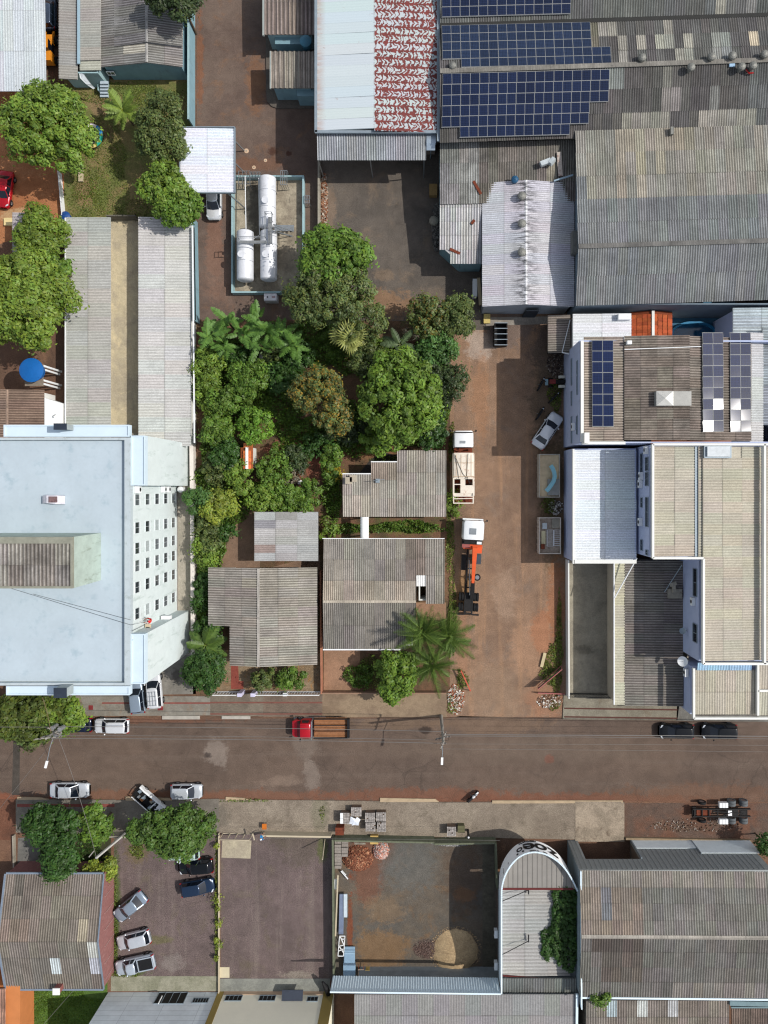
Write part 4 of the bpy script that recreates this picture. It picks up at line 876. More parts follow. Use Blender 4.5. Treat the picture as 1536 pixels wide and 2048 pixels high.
pv('', 'greyish blue solar array on the northern slope of the factory ridge', [(883, 54, 6.6), (883 + 9 * cw, 46, 6.6), (885, 138, 7.45)], 9, 5, lambda i, j: (i > 0 or j < 4) and (i < 8 or j > 2), tint=(1.6, 1.6, 1.3))
pv('', 'large deep blue stepped solar array on the southern slope of the factory ridge', [(885, 149, 7.45), (885 + 9 * cw, 140, 7.45), (882, 277, 6.5)], 9, 6, lambda i, j: (i != 0 or j < 5) and (i != 7 or j < 5) and (i != 8 or j < 3), tint=(.95, 1, 1.05))
# ---- 12 warehouse C
h = house('warehouse', 'big grey beige gabled warehouse below the sooty factory roof', 'warehouse', 1155, 258, 1580, 612, 6.5)
col1 = C(158, 156, 146); cg = C(136, 140, 141)
A, B = W(1157, 493, 7.9), W(1580, 480, 7.9); D = W(1154, 262, 6.5); D.x = A.x
bands = [(1150, 255, 1600, 376, col1)]
for px in range(1240, 1580, 19): bands.append((px, 255, px + 7, 376, C(176, 170, 152)) if (px // 19) % 2 else (px, 255, px + 7, 300, C(166, 160, 146)))
roof_plane(h, A, B, D, FIB, cg, sl=2.5, sw=1.05, patches=bands[::1])
D = W(1157, 611, 6.5); D.x = A.x
roof_plane(h, A, B, D, FIB, cg, sl=2.5, sw=1.05)
mb = MB(); mb.bar(A + Vector((0, 0, .05)), B + Vector((0, 0, .05)), .5, .1); mb.obj('ridge_cap', FIBM, h, color=C(122, 120, 116))
walls(h, 1155, 258, 1580, 612, 6.4, mat('slate_wall', C(110, 124, 134), .85, 0, .15, 1), .2)
# stained chimney / flue boxes
t = thing('flue_box', 'small zinc flue box at the valley above the beige warehouse', 'flue', W(1343, 262, 6.6)); mb = MB(); a = W(1341, 254, 7); mb.box(a.x, a.x + .3, a.y - .8, a.y, 6.4, 7.1); mb.obj('duct', STEELV, t)
t = thing('flue_box', 'grey zinc duct against the west wall of the beige warehouse', 'flue', W(1150, 482, 5)); mb = MB(); a = W(1145, 461, 5.6); mb.box(a.x, a.x + .65, a.y - 2.4, a.y, 4.4, 5.6); mb.obj('duct', STEELV, t)
# ---- D lean-to roofs with cut corner
h = house('lean_to', 'pale ribbed lean to roof with a cut corner beside the asphalt yard', 'lean to', 880, 285, 1150, 525, 4.5)
roof_plane(h, W(880, 286, 5.0), W(1152, 280, 5.0), Vector((W(880, 0, 5).x, W(0, 408, 4.5).y, 4.5)), FIBM, C(134, 130, 122), sl=2.4, patches=[(1086, 330, 1106, 362, C(176, 170, 154)), (880, 300, 950, 420, C(158, 158, 156))], poly=[(880, 286), (1152, 280), (1152, 392), (945, 400), (945, 408), (880, 408)])
roof_plane(h, W(880, 386, 4.46), W(967, 386, 4.46), Vector((W(880, 0, 4.46).x, W(0, 527, 3.6).y, 3.6)), ZINC, C(172, 172, 172), sl=1.6, sw=.6, pitch=.3, poly=[(880, 386), (966, 386), (966, 526), (920, 526), (880, 491)])
mb = MB(); P = [W(882, 285, 4.5), W(882, 487, 3.6), W(921, 523, 3.5), W(963, 523, 3.5), W(963, 410, 3.5), W(1140, 400, 3.5), W(1140, 285, 3.5)]
for i in range(len(P)): a, b = P[i], P[(i + 1) % len(P)]; zz = min(a.z, b.z) - .1; mb.bar((a.x, a.y, zz / 2), (b.x, b.y, zz / 2), .15, zz)
mb.obj('wall', BLUED, h)
for (x0, y0, x1, y1, lb) in ((947, 362, 962, 388, 'rusty offcut of sheet lying on the pale lean to'), (943, 448, 949, 440, 'brown plank on the lower pale lean to'), (900, 498, 920, 507, 'dark red flat bar near the cut corner of the lean to')):
    t = thing('scrap_sheet', lb, 'scrap metal', W((x0 + x1) / 2, (y0 + y1) / 2, 4.6)); mb = MB(); zz = 4.72 if y0 < 400 else 4.22 if y0 < 460 else 3.86
    mb.bar(W(x0, y0, zz + .02), W(x1, y1, zz - .12 if y0 > 490 else zz), .3, .05); mb.obj('strip', RUST, t)
t = thing('roof_duct', 'white duct elbow on the grey lean to roof', 'duct', W(1095, 326, 4.7)); mb = MB(); mb.bar(W(1081, 329, 5.4), W(1101, 321, 5.4), .5, .5); mb.bar(W(1101, 321, 5.4), W(1107, 325, 5.5), .75, .6); mb.bar(W(1103, 322, 4.6), W(1103, 322, 5.3), .3, .3); mb.obj('duct', mat('pale_duct', C(180, 188, 190), .5), t)
t = thing('scrap_sheet', 'long rusty white sheet leaning upright on the grey lean to', 'scrap metal', W(1118, 330, 4.7)); mb = MB(); mb.bar(W(1118, 304, 5.1), W(1121, 352, 5.0), .5, .06); mb.obj('strip', mat('rusty_white', C(180, 170, 160), .7, 0, .3, 1, grime=(C(110, 50, 40), .9)), t)
t = thing('steel_beam', 'pale blue steel beam crossing the gap by the sooty roof', 'beam', W(1130, 355, 4.7)); mb = MB(); mb.bar(W(1108, 362, 5.2), W(1146, 350, 5.3), .14, .2); mb.obj('beam_bar', mat('beam_blue', C(150, 172, 186), .5), t)
tank(1030, 358, 5.6, .38, 'small blue tank behind the white ridged roof', mat('deep_blue_tank', C(40, 84, 116), .5), zb=4.8, ribs=6)
# ---- E sooty white gable
h = house('workshop', 'white workshop roof with black streaks below its ridge ventilators', 'workshop', 965, 367, 1148, 613, 4.4)
s_ = sheetmat('sooty_white', stain=.12, streak=.15, valley=.45, rnd=.04, spec=.3)
nt_ = s_.node_tree; bs = nt_.nodes['Principled BSDF']; prev = bs.inputs['Base Color'].links[0].from_socket
x = NT.__new__(NT); x.mat = s_; x.t = nt_; x.b = bs; p = x.pos(); sp_ = x.n('SeparateXYZ'); x.l(p, sp_.inputs[0]); rx_ = W(1052, 0, 5.2).x
dd = x.math('ABSOLUTE', x.math('SUBTRACT', sp_.outputs['X'], rx_)); near = x.rng(dd, .25, 2.1, 1, 0, True)
west = x.rng(sp_.outputs['X'], rx_ - .2, rx_ + .2, 1.0, .8)
nn = x.noise(x.scalev(p, (.55, 2.6, 1)), 1.2, 6, .75); soot = x.math('MULTIPLY', x.math('MULTIPLY', near, west), x.rng(nn, .42, .62, 0, 1.0, True))
x.l(x.mix(soot, prev, (.05, .05, .055, 1)), bs.inputs['Base Color'])
gable(h, 965, 367, 1148, 613, 4.4, 5.3, 1052, s_, C(196, 196, 202), pitch=.24, sl=2.6, wall=mat('workshop_wall', C(150, 158, 168), .85), capcol=C(214, 214, 216))
for py, lb in ((391, 'round ventilator at the north end of the white workshop ridge'), (446, 'round ventilator midway along the white workshop ridge'), (504, 'round ventilator at the south end of the white workshop ridge')): vent(1044, py, 5.8, lb, .46)
mb = MB(); a = W(1048, 627, 1.6); mb.box(a.x, a.x + 1.5, a.y - .1, a.y + .04, 0, 3.2); mb.obj('door', mat('dark_door', C(40, 48, 58), .6), h)
sheet('doorstep', [(966, 635), (1100, 633), (1095, 648), (972, 652)], .06, gmat('pale_slab', C(150, 144, 134), C(132, 126, 118), .5, fine=(.8, 1.2)), th=.06)
# ---- F tall lavender building with the two bright arrays
h = house('office_block', 'tall pale blue block with grey fibre cement roof and solar panels', 'office block', 1163, 672, 1536, 886, 8.6)
ZF = 8.6
walls(h, 1160, 680, 1580, 886, ZF + .0, LAV, .0)
flatroof(h, 1168, 674, 1247, 882, 8.35, FIB, C(170, 158, 146), ribs='x', z2=8.45, sl=2.4, pitch=.26)
roof_plane(h, W(1249, 672, 8.6), W(1249, 880, 8.6), Vector((W(1379, 0, 9.0).x, W(0, 672, 8.6).y, 9.0)), FIBM, C(140, 130, 120), sl=1.85, pitch=.26)
roof_plane(h, W(1379, 672, 9.0), W(1379, 880, 9.0), Vector((W(1502, 0, 7.8).x, W(0, 672, 9.0).y, 7.8)), FIBM, C(142, 132, 122), sl=2.0, pitch=.26)
flatroof(h, 1500, 665, 1526, 888, 7.75, FIBC, C(186, 188, 186), ribs='x', z2=7.55, pitch=.26, sw=2.4)
flatroof(h, 1525, 655, 1580, 850, 7.3, ZINC, C(140, 150, 158), ribs='x', z2=7.1, pitch=.3, sw=2)
mb = MB(); mb.bar(W(1164, 682, 8.7), W(1164, 884, 8.7), .3, .35); mb.bar(W(1164, 886, 8.7), W(1250, 886, 8.7), .3, .35); mb.obj('parapet', WHITEW, h)
mb = MB(); mb.bar(W(1302, 884.5, 8.3), W(1462, 884.5, 8.3), .35, .2); mb.obj('rusty_gutter', mat('rust_gutter', C(150, 96, 66), .8, 0, .5, .8, grime=(C(96, 52, 40), .8)), h)
mb = MB(); mb.bar(W(1249, 699, 8.75), W(1402, 693, 9.1), .07, .07); mb.obj('conduit', WHITEP, h)
pv('', 'narrow solar array near the west parapet of the tall blue block', [(1183, 681, 8.55), (1226, 681, 8.6), (1184, 853, 8.55)], 2, 8, lambda i, j: True, mid=False, lift=.15, tint=(1, 1.1, 1.3))
pv('', 'middle solar array with glare on its lowest panels', [(1403, 666, 8.86), (1444.5, 666, 8.41), (1404, 864, 8.86)], 2, 9, lambda i, j: True, mid=False, lift=.15, jitter=.02, tint=(1, 1.1, 1.3))
pv('', 'rightmost solar array glaring white in the sun on its lower half', [(1458, 666, 8.25), (1499.5, 666, 7.88), (1459, 864, 8.25)], 2, 9, lambda i, j: True, mid=False, lift=.15, jitter=.02, tint=(1, 1.1, 1.3))
t = thing('roof_hatch', 'galvanised roof hatch with pyramid lid on the tall block roof', 'roof hatch', W(1349, 797, 8.9))
mb = MB(); a, b = W(1313, 782, 9.5), W(1347, 811, 9.5); mb.box(a.x, b.x, b.y, a.y, 8.6, 9.45); c = (a + b) / 2; mb.add([(a.x, b.y, 9.45), (b.x, b.y, 9.45), (b.x, a.y, 9.45), (a.x, a.y, 9.45), (c.x, c.y, 9.6)], [(0, 1, 4), (1, 2, 4), (2, 3, 4), (3, 0, 4)]); mb.obj('hatch_lid', mat('hatch_zinc', C(172, 172, 168), .5, .4, .2, 1), t)
mb = MB(); a, b = W(1347, 782, 9.4), W(1384, 811, 9.4); mb.box(a.x + .01, b.x, b.y, a.y, 8.7, 9.25); mb.obj('hatch_base', mat('hatch_zinc2', C(146, 146, 142), .5, .3, .2, 1), t)
t = thing('vent_box', 'small white box on the grey roof strip of the tall block', 'vent box', W(1260, 684, 8.7)); mb = MB(); a, b = W(1255, 681, 9.2), W(1264, 688, 9.2); mb.box(a.x, b.x, b.y, a.y, 8.6, 9.2); mb.obj('box_body', WHITEP, t)
t = thing('chimney_box', 'white boxed chimney on the south west corner of the tall block', 'chimney', W(1172, 876, 8.7)); mb = MB(); a, b = W(1169, 865, 9.7), W(1179, 886, 9.7); mb.box(a.x, b.x, b.y, a.y, 8.3, 9.7); mb.obj('shaft', WHITEW, t)
zf = ZF
for yy0, z_, w_, h_ in ((735, 7.5, 1.5, .5), (770, 7.5, 2.1, .5), (735, 4.6, 3.0, .5), (850, 7.4, 2.0, .6), (855, 4.6, 3.0, .5), (790, 4.6, 1.6, .5)):
    x_ = W(1160, 0, ZF).x; y_ = W(0, yy0, 7.5).y; window_on(h, (x_, y_, z_), (0, 1, 0), (-1, 0, 0), w_, h_, GUT, WINDOWG, bars=2)
t = thing('air_conditioner', 'white air conditioner below a window on the tall block west wall', 'air conditioner', (W(1160, 0, ZF).x - .3, W(0, 850, 7).y, 5.8)); x_ = W(1160, 0, ZF).x; y_ = W(0, 852, 7).y; mb = MB(); mb.box(x_ - .36, x_ - .04, y_ - .4, y_ + .4, 5.8, 6.4); mb.obj('case', WHITEP, t); mb = MB(); mb.tube([(x_ - .38, y_, 6.1), (x_ - .365, y_, 6.1)], .2, 12); mb.obj('fan_grille', BLACK, t)
# ---- north of F: white roof, tiled gable, pool, blue-white roof
h = house('white_roofed_annex', 'bright white ribbed roof beside the terracotta gable', 'annex', 1145, 626, 1262, 700, 4.8)
flatroof(h, 1146, 628, 1262, 720, 4.8, MET, C(214, 216, 218), ribs='x', z2=5.0, pitch=.3, amp=.02, sl=3.4); walls(h, 1146, 628, 1262, 720, 4.7, WHITEW, .2)
t = thing('roof_box', 'white box unit on the bright white annex roof', 'roof unit', W(1248, 633, 5)); mb = MB(); a, b = W(1237, 627, 5.6), W(1262, 639, 5.6); mb.box(a.x, b.x, b.y, a.y, 4.9, 5.6); mb.obj('box_body', WHITEP, t)
h = house('tiled_pavilion', 'orange clay tiled gable roof with a white ridge by the pool', 'pavilion', 1262, 624, 1345, 668, 3.6)
TILE = mat('clay_tile', C(176, 84, 48), .85, 0, .3, 3, .3, grime=(C(60, 40, 30), .5), objcol=True)
def tiles(h_, x0, y0, x1, y1, z, zr, rdx, colr, tw=.26, tl=.36, sub=True):
    a, b = W(x0, y0, z), W(x1, y1, z); rx = W(rdx, 0, zr).x
    me = bpy.data.meshes.new('roof_tile'); N = 4; vs = []; fs = []
    for j in range(2):
        for i in range(N + 1): vs.append((tl * 1.08 * j, tw * i / N, .045 * math.sin(math.pi * i / N) + (.03 if j else 0)))
    for i in range(N): fs.append((i, i + 1, N + 2 + i, N + 1 + i))
    me.from_pydata(vs, [], fs); me.materials.append(TILE)
    mb = MB(); mb.add([(a.x, a.y, z - .05), (rx, a.y, zr - .05), (b.x, a.y, z - .05), (a.x, b.y, z - .05), (rx, b.y, zr - .05), (b.x, b.y, z - .05)], [(0, 1, 4, 3), (1, 2, 5, 4), (0, 2, 1), (3, 4, 5), (0, 3, 5, 2)]); rf = mb.obj('roof', TILE, h_, color=tuple(c * .5 for c in colr[:3]) + (1,))
    for sgn, xe in ((-1, a.x), (1, b.x)):
        ln = abs(xe - rx); nr = max(1, int(ln / tl)); nc = int((a.y - b.y) / tw); sl = (zr - z) / ln
        for j in range(nr):
            for i in range(nc):
                o = bpy.data.objects.new('roof_tile', me); COL.objects.link(o); o.parent = rf
                X = rx + sgn * ln * j / nr; Z = zr - sl * abs(X - rx) + .02
                M = Matrix.Translation(Vector((X, b.y + tw * i, Z)) - WL[rf.name]) @ Matrix.Rotation(math.atan(sl) * 1, 4, 'Y') if sgn > 0 else Matrix.Translation(Vector((X, b.y + tw * (i + 1), Z)) - WL[rf.name]) @ Matrix.Rotation(math.pi, 4, 'Z') @ Matrix.Rotation(math.atan(sl), 4, 'Y')
                o.matrix_basis = M; k = R.uniform(.7, 1.25); o.color = (colr[0] * k, colr[1] * k * R.uniform(.9, 1.1), colr[2] * k, 1)
    mb = MB(); mb.bar((rx, a.y, zr + .04), (rx, b.y, zr + .04), .3, .12); mb.obj('ridge_cap', WHITEW, h_)
tiles(h, 1262, 624, 1345, 690, 3.4, 4.1, 1306, C(168, 82, 46), tw=.42, tl=.5); walls(h, 1262, 624, 1345, 690, 3.2, WHITEW, .3)
t = thing('pool', 'oval dark blue pool in the shade behind the tall block', 'pool', W(1388, 665, .5)); q = W(1388, 668, .5)
mb = MB(); n = 28; rg = lambda a_, b_, z_: [(q.x + a_ * math.cos(2 * math.pi * k / n), q.y + b_ * math.sin(2 * math.pi * k / n), z_) for k in range(n)]
mb.loft([rg(2.7, 1.5, 0), rg(2.7, 1.5, .6), rg(2.45, 1.25, .6), rg(2.35, 1.15, .3)], cap=False); mb.obj('rim', mat('pool_blue', C(40, 120, 160), .4), t); mb = MB(); mb.add(rg(2.4, 1.2, .42), [tuple(range(n))]); mb.obj('water', mat('pool_water', C(20, 76, 108), .08, spec=.6), t)
sheet('pool_deck', [(1340, 600), (1470, 600), (1470, 700), (1340, 700)], .012, mat('pool_deck', C(50, 96, 122), .7, 0, .2, 1))
h = house('side_building', 'bluish weathered metal roof at the right edge beside the pool', 'side building', 1465, 612, 1580, 668, 6)
flatroof(h, 1466, 616, 1580, 690, 6.0, ZINC, C(176, 190, 196), ribs='x', z2=6.2, pitch=.3, sl=3); walls(h, 1466, 616, 1580, 690, 5.9, LAV, .2)
# ---- G low white roof
h = house('white_roofed_hall', 'low white ribbed roof half shaded by the tall lavender block', 'hall', 1145, 897, 1272, 1127, 5.2)
flatroof(h, 1148, 900, 1272, 1120, 5.3, MET, C(212, 218, 222), ribs='x', z2=5.1, pitch=.3, amp=.02, sl=4, sw=1.1)
mb = MB(); mb.bar(W(1146.5, 898, 5.3), W(1146.5, 1127, 5.3), .2, .4); mb.bar(W(1147, 1123, 5.3), W(1272, 1123, 5.3), .4, .4); mb.obj('parapet', WHITEW, h); walls(h, 1146, 896, 1274, 1124, 5.3, LAV, .05)
t = thing('lattice_pole', 'long white pole slanting off the low white roof corner', 'pole', W(1250, 1150, 4)); mb = MB(); mb.tube([W(1274, 1116, 5.4), W(1229, 1196, 4.4)], .07, 6); mb.obj('pole_bar', WHITEP, t)
# ---- H beige roofed lavender block
h = house('apartment_block', 'lavender walled block under beige fibre cement roofs with white parapets', 'apartment block', 1306, 890, 1536, 1325, 9.7)
ZH = 9.7; BG = C(176, 170, 154)
def wallbox(h_, x0, y0, x1, y1, z, m, name='wall', t=.2):
    a, b = W(x0, y0, z), W(x1, y1, z); mb = MB(); mb.box(a.x, b.x, b.y, a.y, 0, z - 1.0); return mb.obj(name, m, h_)
wallbox(h, 1305, 889, 1600, 1116, ZH, LAV); wallbox(h, 1405, 1116.5, 1600, 1327, ZH, LAV, 'wall')
flatroof(h, 1308, 893, 1390, 1113, ZH - .15, FIBC, BG, ribs='x', z2=ZH - .5, pitch=.26, sl=2.05)
flatroof(h, 1397, 893, 1404, 1113, ZH - .3, FIBC, BG, ribs='x', z2=ZH - .3, pitch=.26, sl=2.05)
flatroof(h, 1406, 893, 1522, 1114, ZH - .15, FIBC, BG, ribs='x', z2=ZH - .6, pitch=.26, sl=2.4, skip=[(1410, 890, 1466, 916)])
flatroof(h, 1408, 1114, 1522, 1322, ZH - .15, FIBC, BG, ribs='x', z2=ZH - .6, pitch=.26, sl=2.4)
flatroof(h, 1533, 893, 1600, 1322, ZH - .3, FIBC, BG, ribs='x', z2=ZH - .6, pitch=.26, sl=2.4)
mb = MB(); PW = .22
for a, b in (((1305, 889), (1305, 1116)), ((1305, 889), (1600, 889)), ((1305, 1116), (1406, 1116)), ((1406, 1117), (1406, 1327)), ((1406, 1327), (1600, 1327)), ((1528, 889), (1528, 1327))): mb.bar(W(*a, ZH), W(*b, ZH), PW, .5)
mb.obj('parapet', WHITEW, h)
mb = MB(); mb.bar(W(1393.5, 893, ZH - .45), W(1393.5, 1113, ZH - .45), .4, .1); mb.obj('valley_gutter', GUT, h)
t = thing('skylight_box', 'white ribbed skylight box on the beige roof', 'skylight', W(1436, 903, ZH)); mb = MB(); a, b = W(1415, 891, ZH + .3), W(1460, 914, ZH + .3)
mb.box(a.x - .25, b.x + .25, b.y - .1, a.y, ZH - .5, ZH + .1); mb.obj('curb', GUT, t); mb = MB(); mb.box(a.x, b.x, b.y + .05, a.y - .1, ZH + .11, ZH + .3); mb.obj('cover', MC['canopy_white'], t)
xw = W(1305, 0, ZH).x - .0
def wface(py, z, w_, h_, fr=GUT, x_=None): window_on(h, (x_, W(0, py, z).y, z), (0, 1, 0), (-1, 0, 0), w_, h_, fr, GLASS, bars=1)
for py, z, w_, h_ in ((928, 8.0, 1.5, 1.1), (958, 8.0, 1.5, 1.1), (1024, 8.0, 3.2, 1.0), (1105, 8.0, .6, .8), (934, 6.2, 3.0, .9), (1005, 6.2, 1.1, .7), (1090, 6.2, 1.2, .8)): wface(py, z, w_, h_, x_=xw)
xw2 = W(1405, 0, ZH).x
for py, z, w_, h_ in ((1165, 7.8, 3.0, 1.1), (1266, 7.8, 2.0, 1.2)): wface(py, z, w_, h_, x_=xw2)
def ac(px_x, py, z, lb, dn=(-1, 0, 0)):
    y_ = W(0, py, z).y; t = thing('air_conditioner', lb, 'air conditioner', (px_x, y_, z - .3)); mb = MB()
    x0, x1 = (px_x - .4, px_x - .03) if dn[0] < 0 else (px_x + .03, px_x + .4); mb.box(x0, x1, y_ - .42, y_ + .42, z - .3, z + .3); mb.obj('case', WHITEP, t)
    mb = MB(); e = x0 - .015 if dn[0] < 0 else x1; mb.tube([(e, y_, z), (e + .015, y_, z)], .21, 12); mb.obj('fan_grille', BLACK, t)
ac(xw, 900, 8.2, 'air conditioner at the north end of the lavender wall'); ac(xw, 952, 6.4, 'upper of two air conditioners above the white roof edge'); ac(xw, 968, 6.2, 'lower of two air conditioners above the white roof edge'); ac(xw, 1044, 6.2, 'air conditioner under the long strip window'); ac(xw2, 1203, 7.6, 'air conditioner between the two windows of the lower lavender wall'); ac(xw2, 1345, 5.6, 'air conditioner near the street end of the lavender wall')
t = thing('satellite_dish', 'white satellite dish on the lavender wall near the street', 'satellite dish', (xw2 - .6, W(0, 1322, 6).y, 6)); q = Vector((xw2 - .75, W(0, 1322, 6).y, 6.2)); mb = MB(); n = 16; D_ = Vector((-.5, .2, .84)).normalized(); u_ = D_.cross(Vector((0, 1, 0))).normalized(); v_ = D_.cross(u_)
mb.loft([[q + D_ * (.16 * f * f) + (u_ * math.cos(2 * math.pi * k / n) + v_ * math.sin(2 * math.pi * k / n)) * .55 * f for k in range(n)] for f in (.02, .4, .7, 1)], cap=False); mb.obj('dish', WHITEP, t); mb = MB(); mb.bar(q, q + Vector((.7, 0, -.3)), .06); mb.bar(q, q + D_ * .6, .04); mb.obj('arm', STEEL, t)
t = thing('satellite_dish', 'small grey dish on the lavender wall beside the shaded roof', 'satellite dish', (xw2 - .5, W(0, 1262, 5.6).y, 5.4)); q = Vector((xw2 - .55, W(0, 1262, 5.6).y, 5.6)); mb = MB()
mb.loft([[q + D_ * (.1 * f * f) + (u_ * math.cos(2 * math.pi * k / n) + v_ * math.sin(2 * math.pi * k / n)) * .35 * f for k in range(n)] for f in (.02, .5, 1)], cap=False); mb.obj('dish', GUT, t); mb = MB(); mb.bar(q, q + Vector((.5, 0, -.1)), .06); mb.obj('arm', STEEL, t)
# lower front part with vertical ribs
h = house('front_block', 'lower beige roofed front block at the street corner', 'front block', 1386, 1326, 1600, 1436, 7)
ZK = 7.0; wallbox(h, 1387, 1336, 1600, 1434, ZK, LAV)
flatroof(h, 1391, 1340, 1512, 1428, ZK - .3, FIBC, BG, z2=ZK - .4, pitch=.3, sl=2.5)
flatroof(h, 1517, 1328, 1600, 1378, ZK - .1, FIBC, BG, z2=ZK - .3, pitch=.3, sl=2.5); flatroof(h, 1517, 1384, 1600, 1430, ZK - .1, FIBC, BG, z2=ZK - .3, pitch=.3, sl=2.5)
flatroof(h, 1396, 1326, 1504, 1340, ZK + .2, MET, C(150, 182, 206), z2=ZK, pitch=.3, sl=2.5)
mb = MB()
for a, b in (((1387, 1336), (1387, 1436)), ((1387, 1436), (1600, 1436)), ((1515, 1326), (1515, 1430)), ((1515, 1381), (1600, 1381))): mb.bar(W(*a, ZK), W(*b, ZK), .22, .4)
mb.obj('parapet', WHITEW, h)
# ---- I grey roof in the shade
h = house('shop', 'low ribbed grey roof lying in the shadow of the lavender block', 'shop', 1229, 1128, 1366, 1410, 4)
flatroof(h, 1229, 1122, 1249, 1409, 3.9, FIBC, C(186, 182, 160), ribs='x', z2=3.9, pitch=.3, sw=1.2)
flatroof(h, 1249, 1122, 1366, 1411, 3.9, FIB, C(138, 132, 126), ribs='x', z2=4.2, pitch=.26, sl=2.2, sw=1.2); walls(h, 1230, 1120, 1380, 1410, 3.8, BEIGEW, .12)
mb = MB(); mb.bar(W(1228, 1122, 4), W(1228, 1409, 4), .12, .2); mb.obj('gutter', WHITEP, h)
t = thing('rooftop_slab', 'white concrete slab and pipe on the shaded grey roof', 'roof slab', W(1350, 1190, 4)); mb = MB(); a, b = W(1337, 1178, 4.5), W(1364, 1197, 4.5); mb.box(a.x, b.x, b.y, a.y, 4.1, 4.5); mb.obj('slab', CONC, t); mb = MB(); mb.bar(W(1348, 1185, 4.8), W(1347, 1166, 4.8), .35, .3); mb.bar(W(1340, 1170, 4.8), W(1352, 1166, 4.8), .4, .35); mb.obj('pipe', CONC, t)
t = thing('conduit_pole', 'thin grey pole leaning across the shaded grey roof', 'pole', W(1350, 1160, 4.5)); mb = MB(); mb.tube([W(1364, 1130, 6), W(1329, 1184, 4.4)], .05, 5); mb.obj('pole_bar', GUT, t)
t = thing('metal_gate', 'black metal gate across the cement courtyard entrance', 'gate', W(1180, 1389, 0))
mb = MB(); a, b = W(1134, 1386), W(1228, 1388)
mb.bar((a.x, a.y, 1.6), (b.x, b.y, 1.6), .06); mb.bar((a.x, a.y, .1), (b.x, b.y, .1), .06); mb.obj('gate_frame', BLACK, t)
for i in range(32): mb = MB(); p = a.lerp(b, i / 31); mb.bar((p.x, p.y, .13), (p.x, p.y, 1.57), .03); mb.obj('gate_bar', BLACK, t)
# ---------------------------------------------------------------- WEST AND SOUTH BUILDINGS
# sheds of the garage court
LG = C(182, 182, 176)
h = house('garage_shed', 'long pale grey shed roof beside the tall green trees', 'garage shed', 130, 435, 224, 860, 2.6)
walls(h, 130, 435, 205, 870, 2.5, WHITEW, .2)
flatroof(h, 131, 435, 221, 890, 2.6, FIBC, C(172, 172, 166), ribs='x', z2=2.6, pitch=.3, sl=2.6, sw=1.6, patches=[(120, 440, 150, 900, C(164, 158, 146))])
mb = MB(); mb.bar(W(131, 436, 2.6), W(131, 880, 2.6), .12, .15); mb.obj('gutter', WHITEP, h)
h = house('garage_shed', 'long pale grey shed roof beside the blue wall and pipes', 'garage shed', 276, 433, 386, 885, 3)
walls(h, 277, 433, 382, 890, 2.5, WHITEW, .2)
flatroof(h, 277, 434, 382, 892, 2.7, FIBC, C(190, 190, 186), ribs='x', z2=2.5, pitch=.3, sl=2.6, sw=1.6)
mb = MB(); mb.bar(W(385, 452, 3.0), W(389, 886, 3.0), .14, .14); mb.obj('gutter', WHITEP, h)
mb = MB(); mb.bar(W(388, 455, 2.6), W(391, 640, 2.6), .1, .1); mb.obj('pipe', DARKM, h)
wall_line('court_wall', 'low grey retaining wall under the stepped end of the garage court', [(262, 868), (392, 888)], 1.6, .2, CONC)
# small brown roofed house and white block
h = house('small_house', 'brown striped roof of a small house behind the blue tank', 'house', 0, 780, 88, 850, 3)
gable(h, -90, 780, 88, 880, 3.0, 3.4, 14, FIB, C(150, 128, 112), pitch=.3, sl=2.8, wall=WHITEW, cols=(C(158, 136, 120), C(144, 122, 108)))
h = house('white_block', 'plain white flat roofed block next to the brown striped roof', 'outbuilding', 88, 796, 122, 860, 3); mb = MB(); P = [W(*q, 3) for q in ((89, 796), (122, 806), (122, 880), (89, 880))]; mb.prism(P, 0, 3.0); mb.obj('wall', mat('bright_white', C(236, 236, 234), .8, 0, .04, 1), h); mb = MB(); mb.tube([W(107, 836, 3.1), W(106, 832, 3.1), W(111, 829, 3.1)], .05, 5); mb.obj('pipe', STEEL, h)
h = house('garden_shed', 'small flat grey shed roof half hidden by bushes', 'shed', 25, 425, 60, 530, 2.6)
flatroof(h, 25, 425, 70, 532, 2.7, FIBC, C(170, 164, 164), ribs='x', z2=2.6, pitch=.3, sl=3); walls(h, 25, 425, 70, 532, 2.6, WHITEW, .2)
tank(62, 740, 5.6, 1.27, 'bright blue round water tank on a tall white legged stand', BLT, zb=4.55, ribs=8)
t = thing('tank_stand', 'wooden platform on four white posts carrying the blue water tank', 'tank stand', W(70, 748, 4.4)); mb = MB(); a, b = W(50, 728, 4.5), W(86, 772, 4.5); mb.box(a.x, b.x, b.y, a.y, 4.38, 4.53); mb.obj('platform', mat('board_grey', C(128, 116, 102), .9, 0, .3, 2), t)
for px, py in ((84, 731), (80, 737), (84, 760), (80, 766)): q = W(px, py, 4.3); mb = MB(); mb.bar((q.x, q.y, 0), (q.x, q.y, 4.37), .2); mb.obj('post', WHITEP, t)
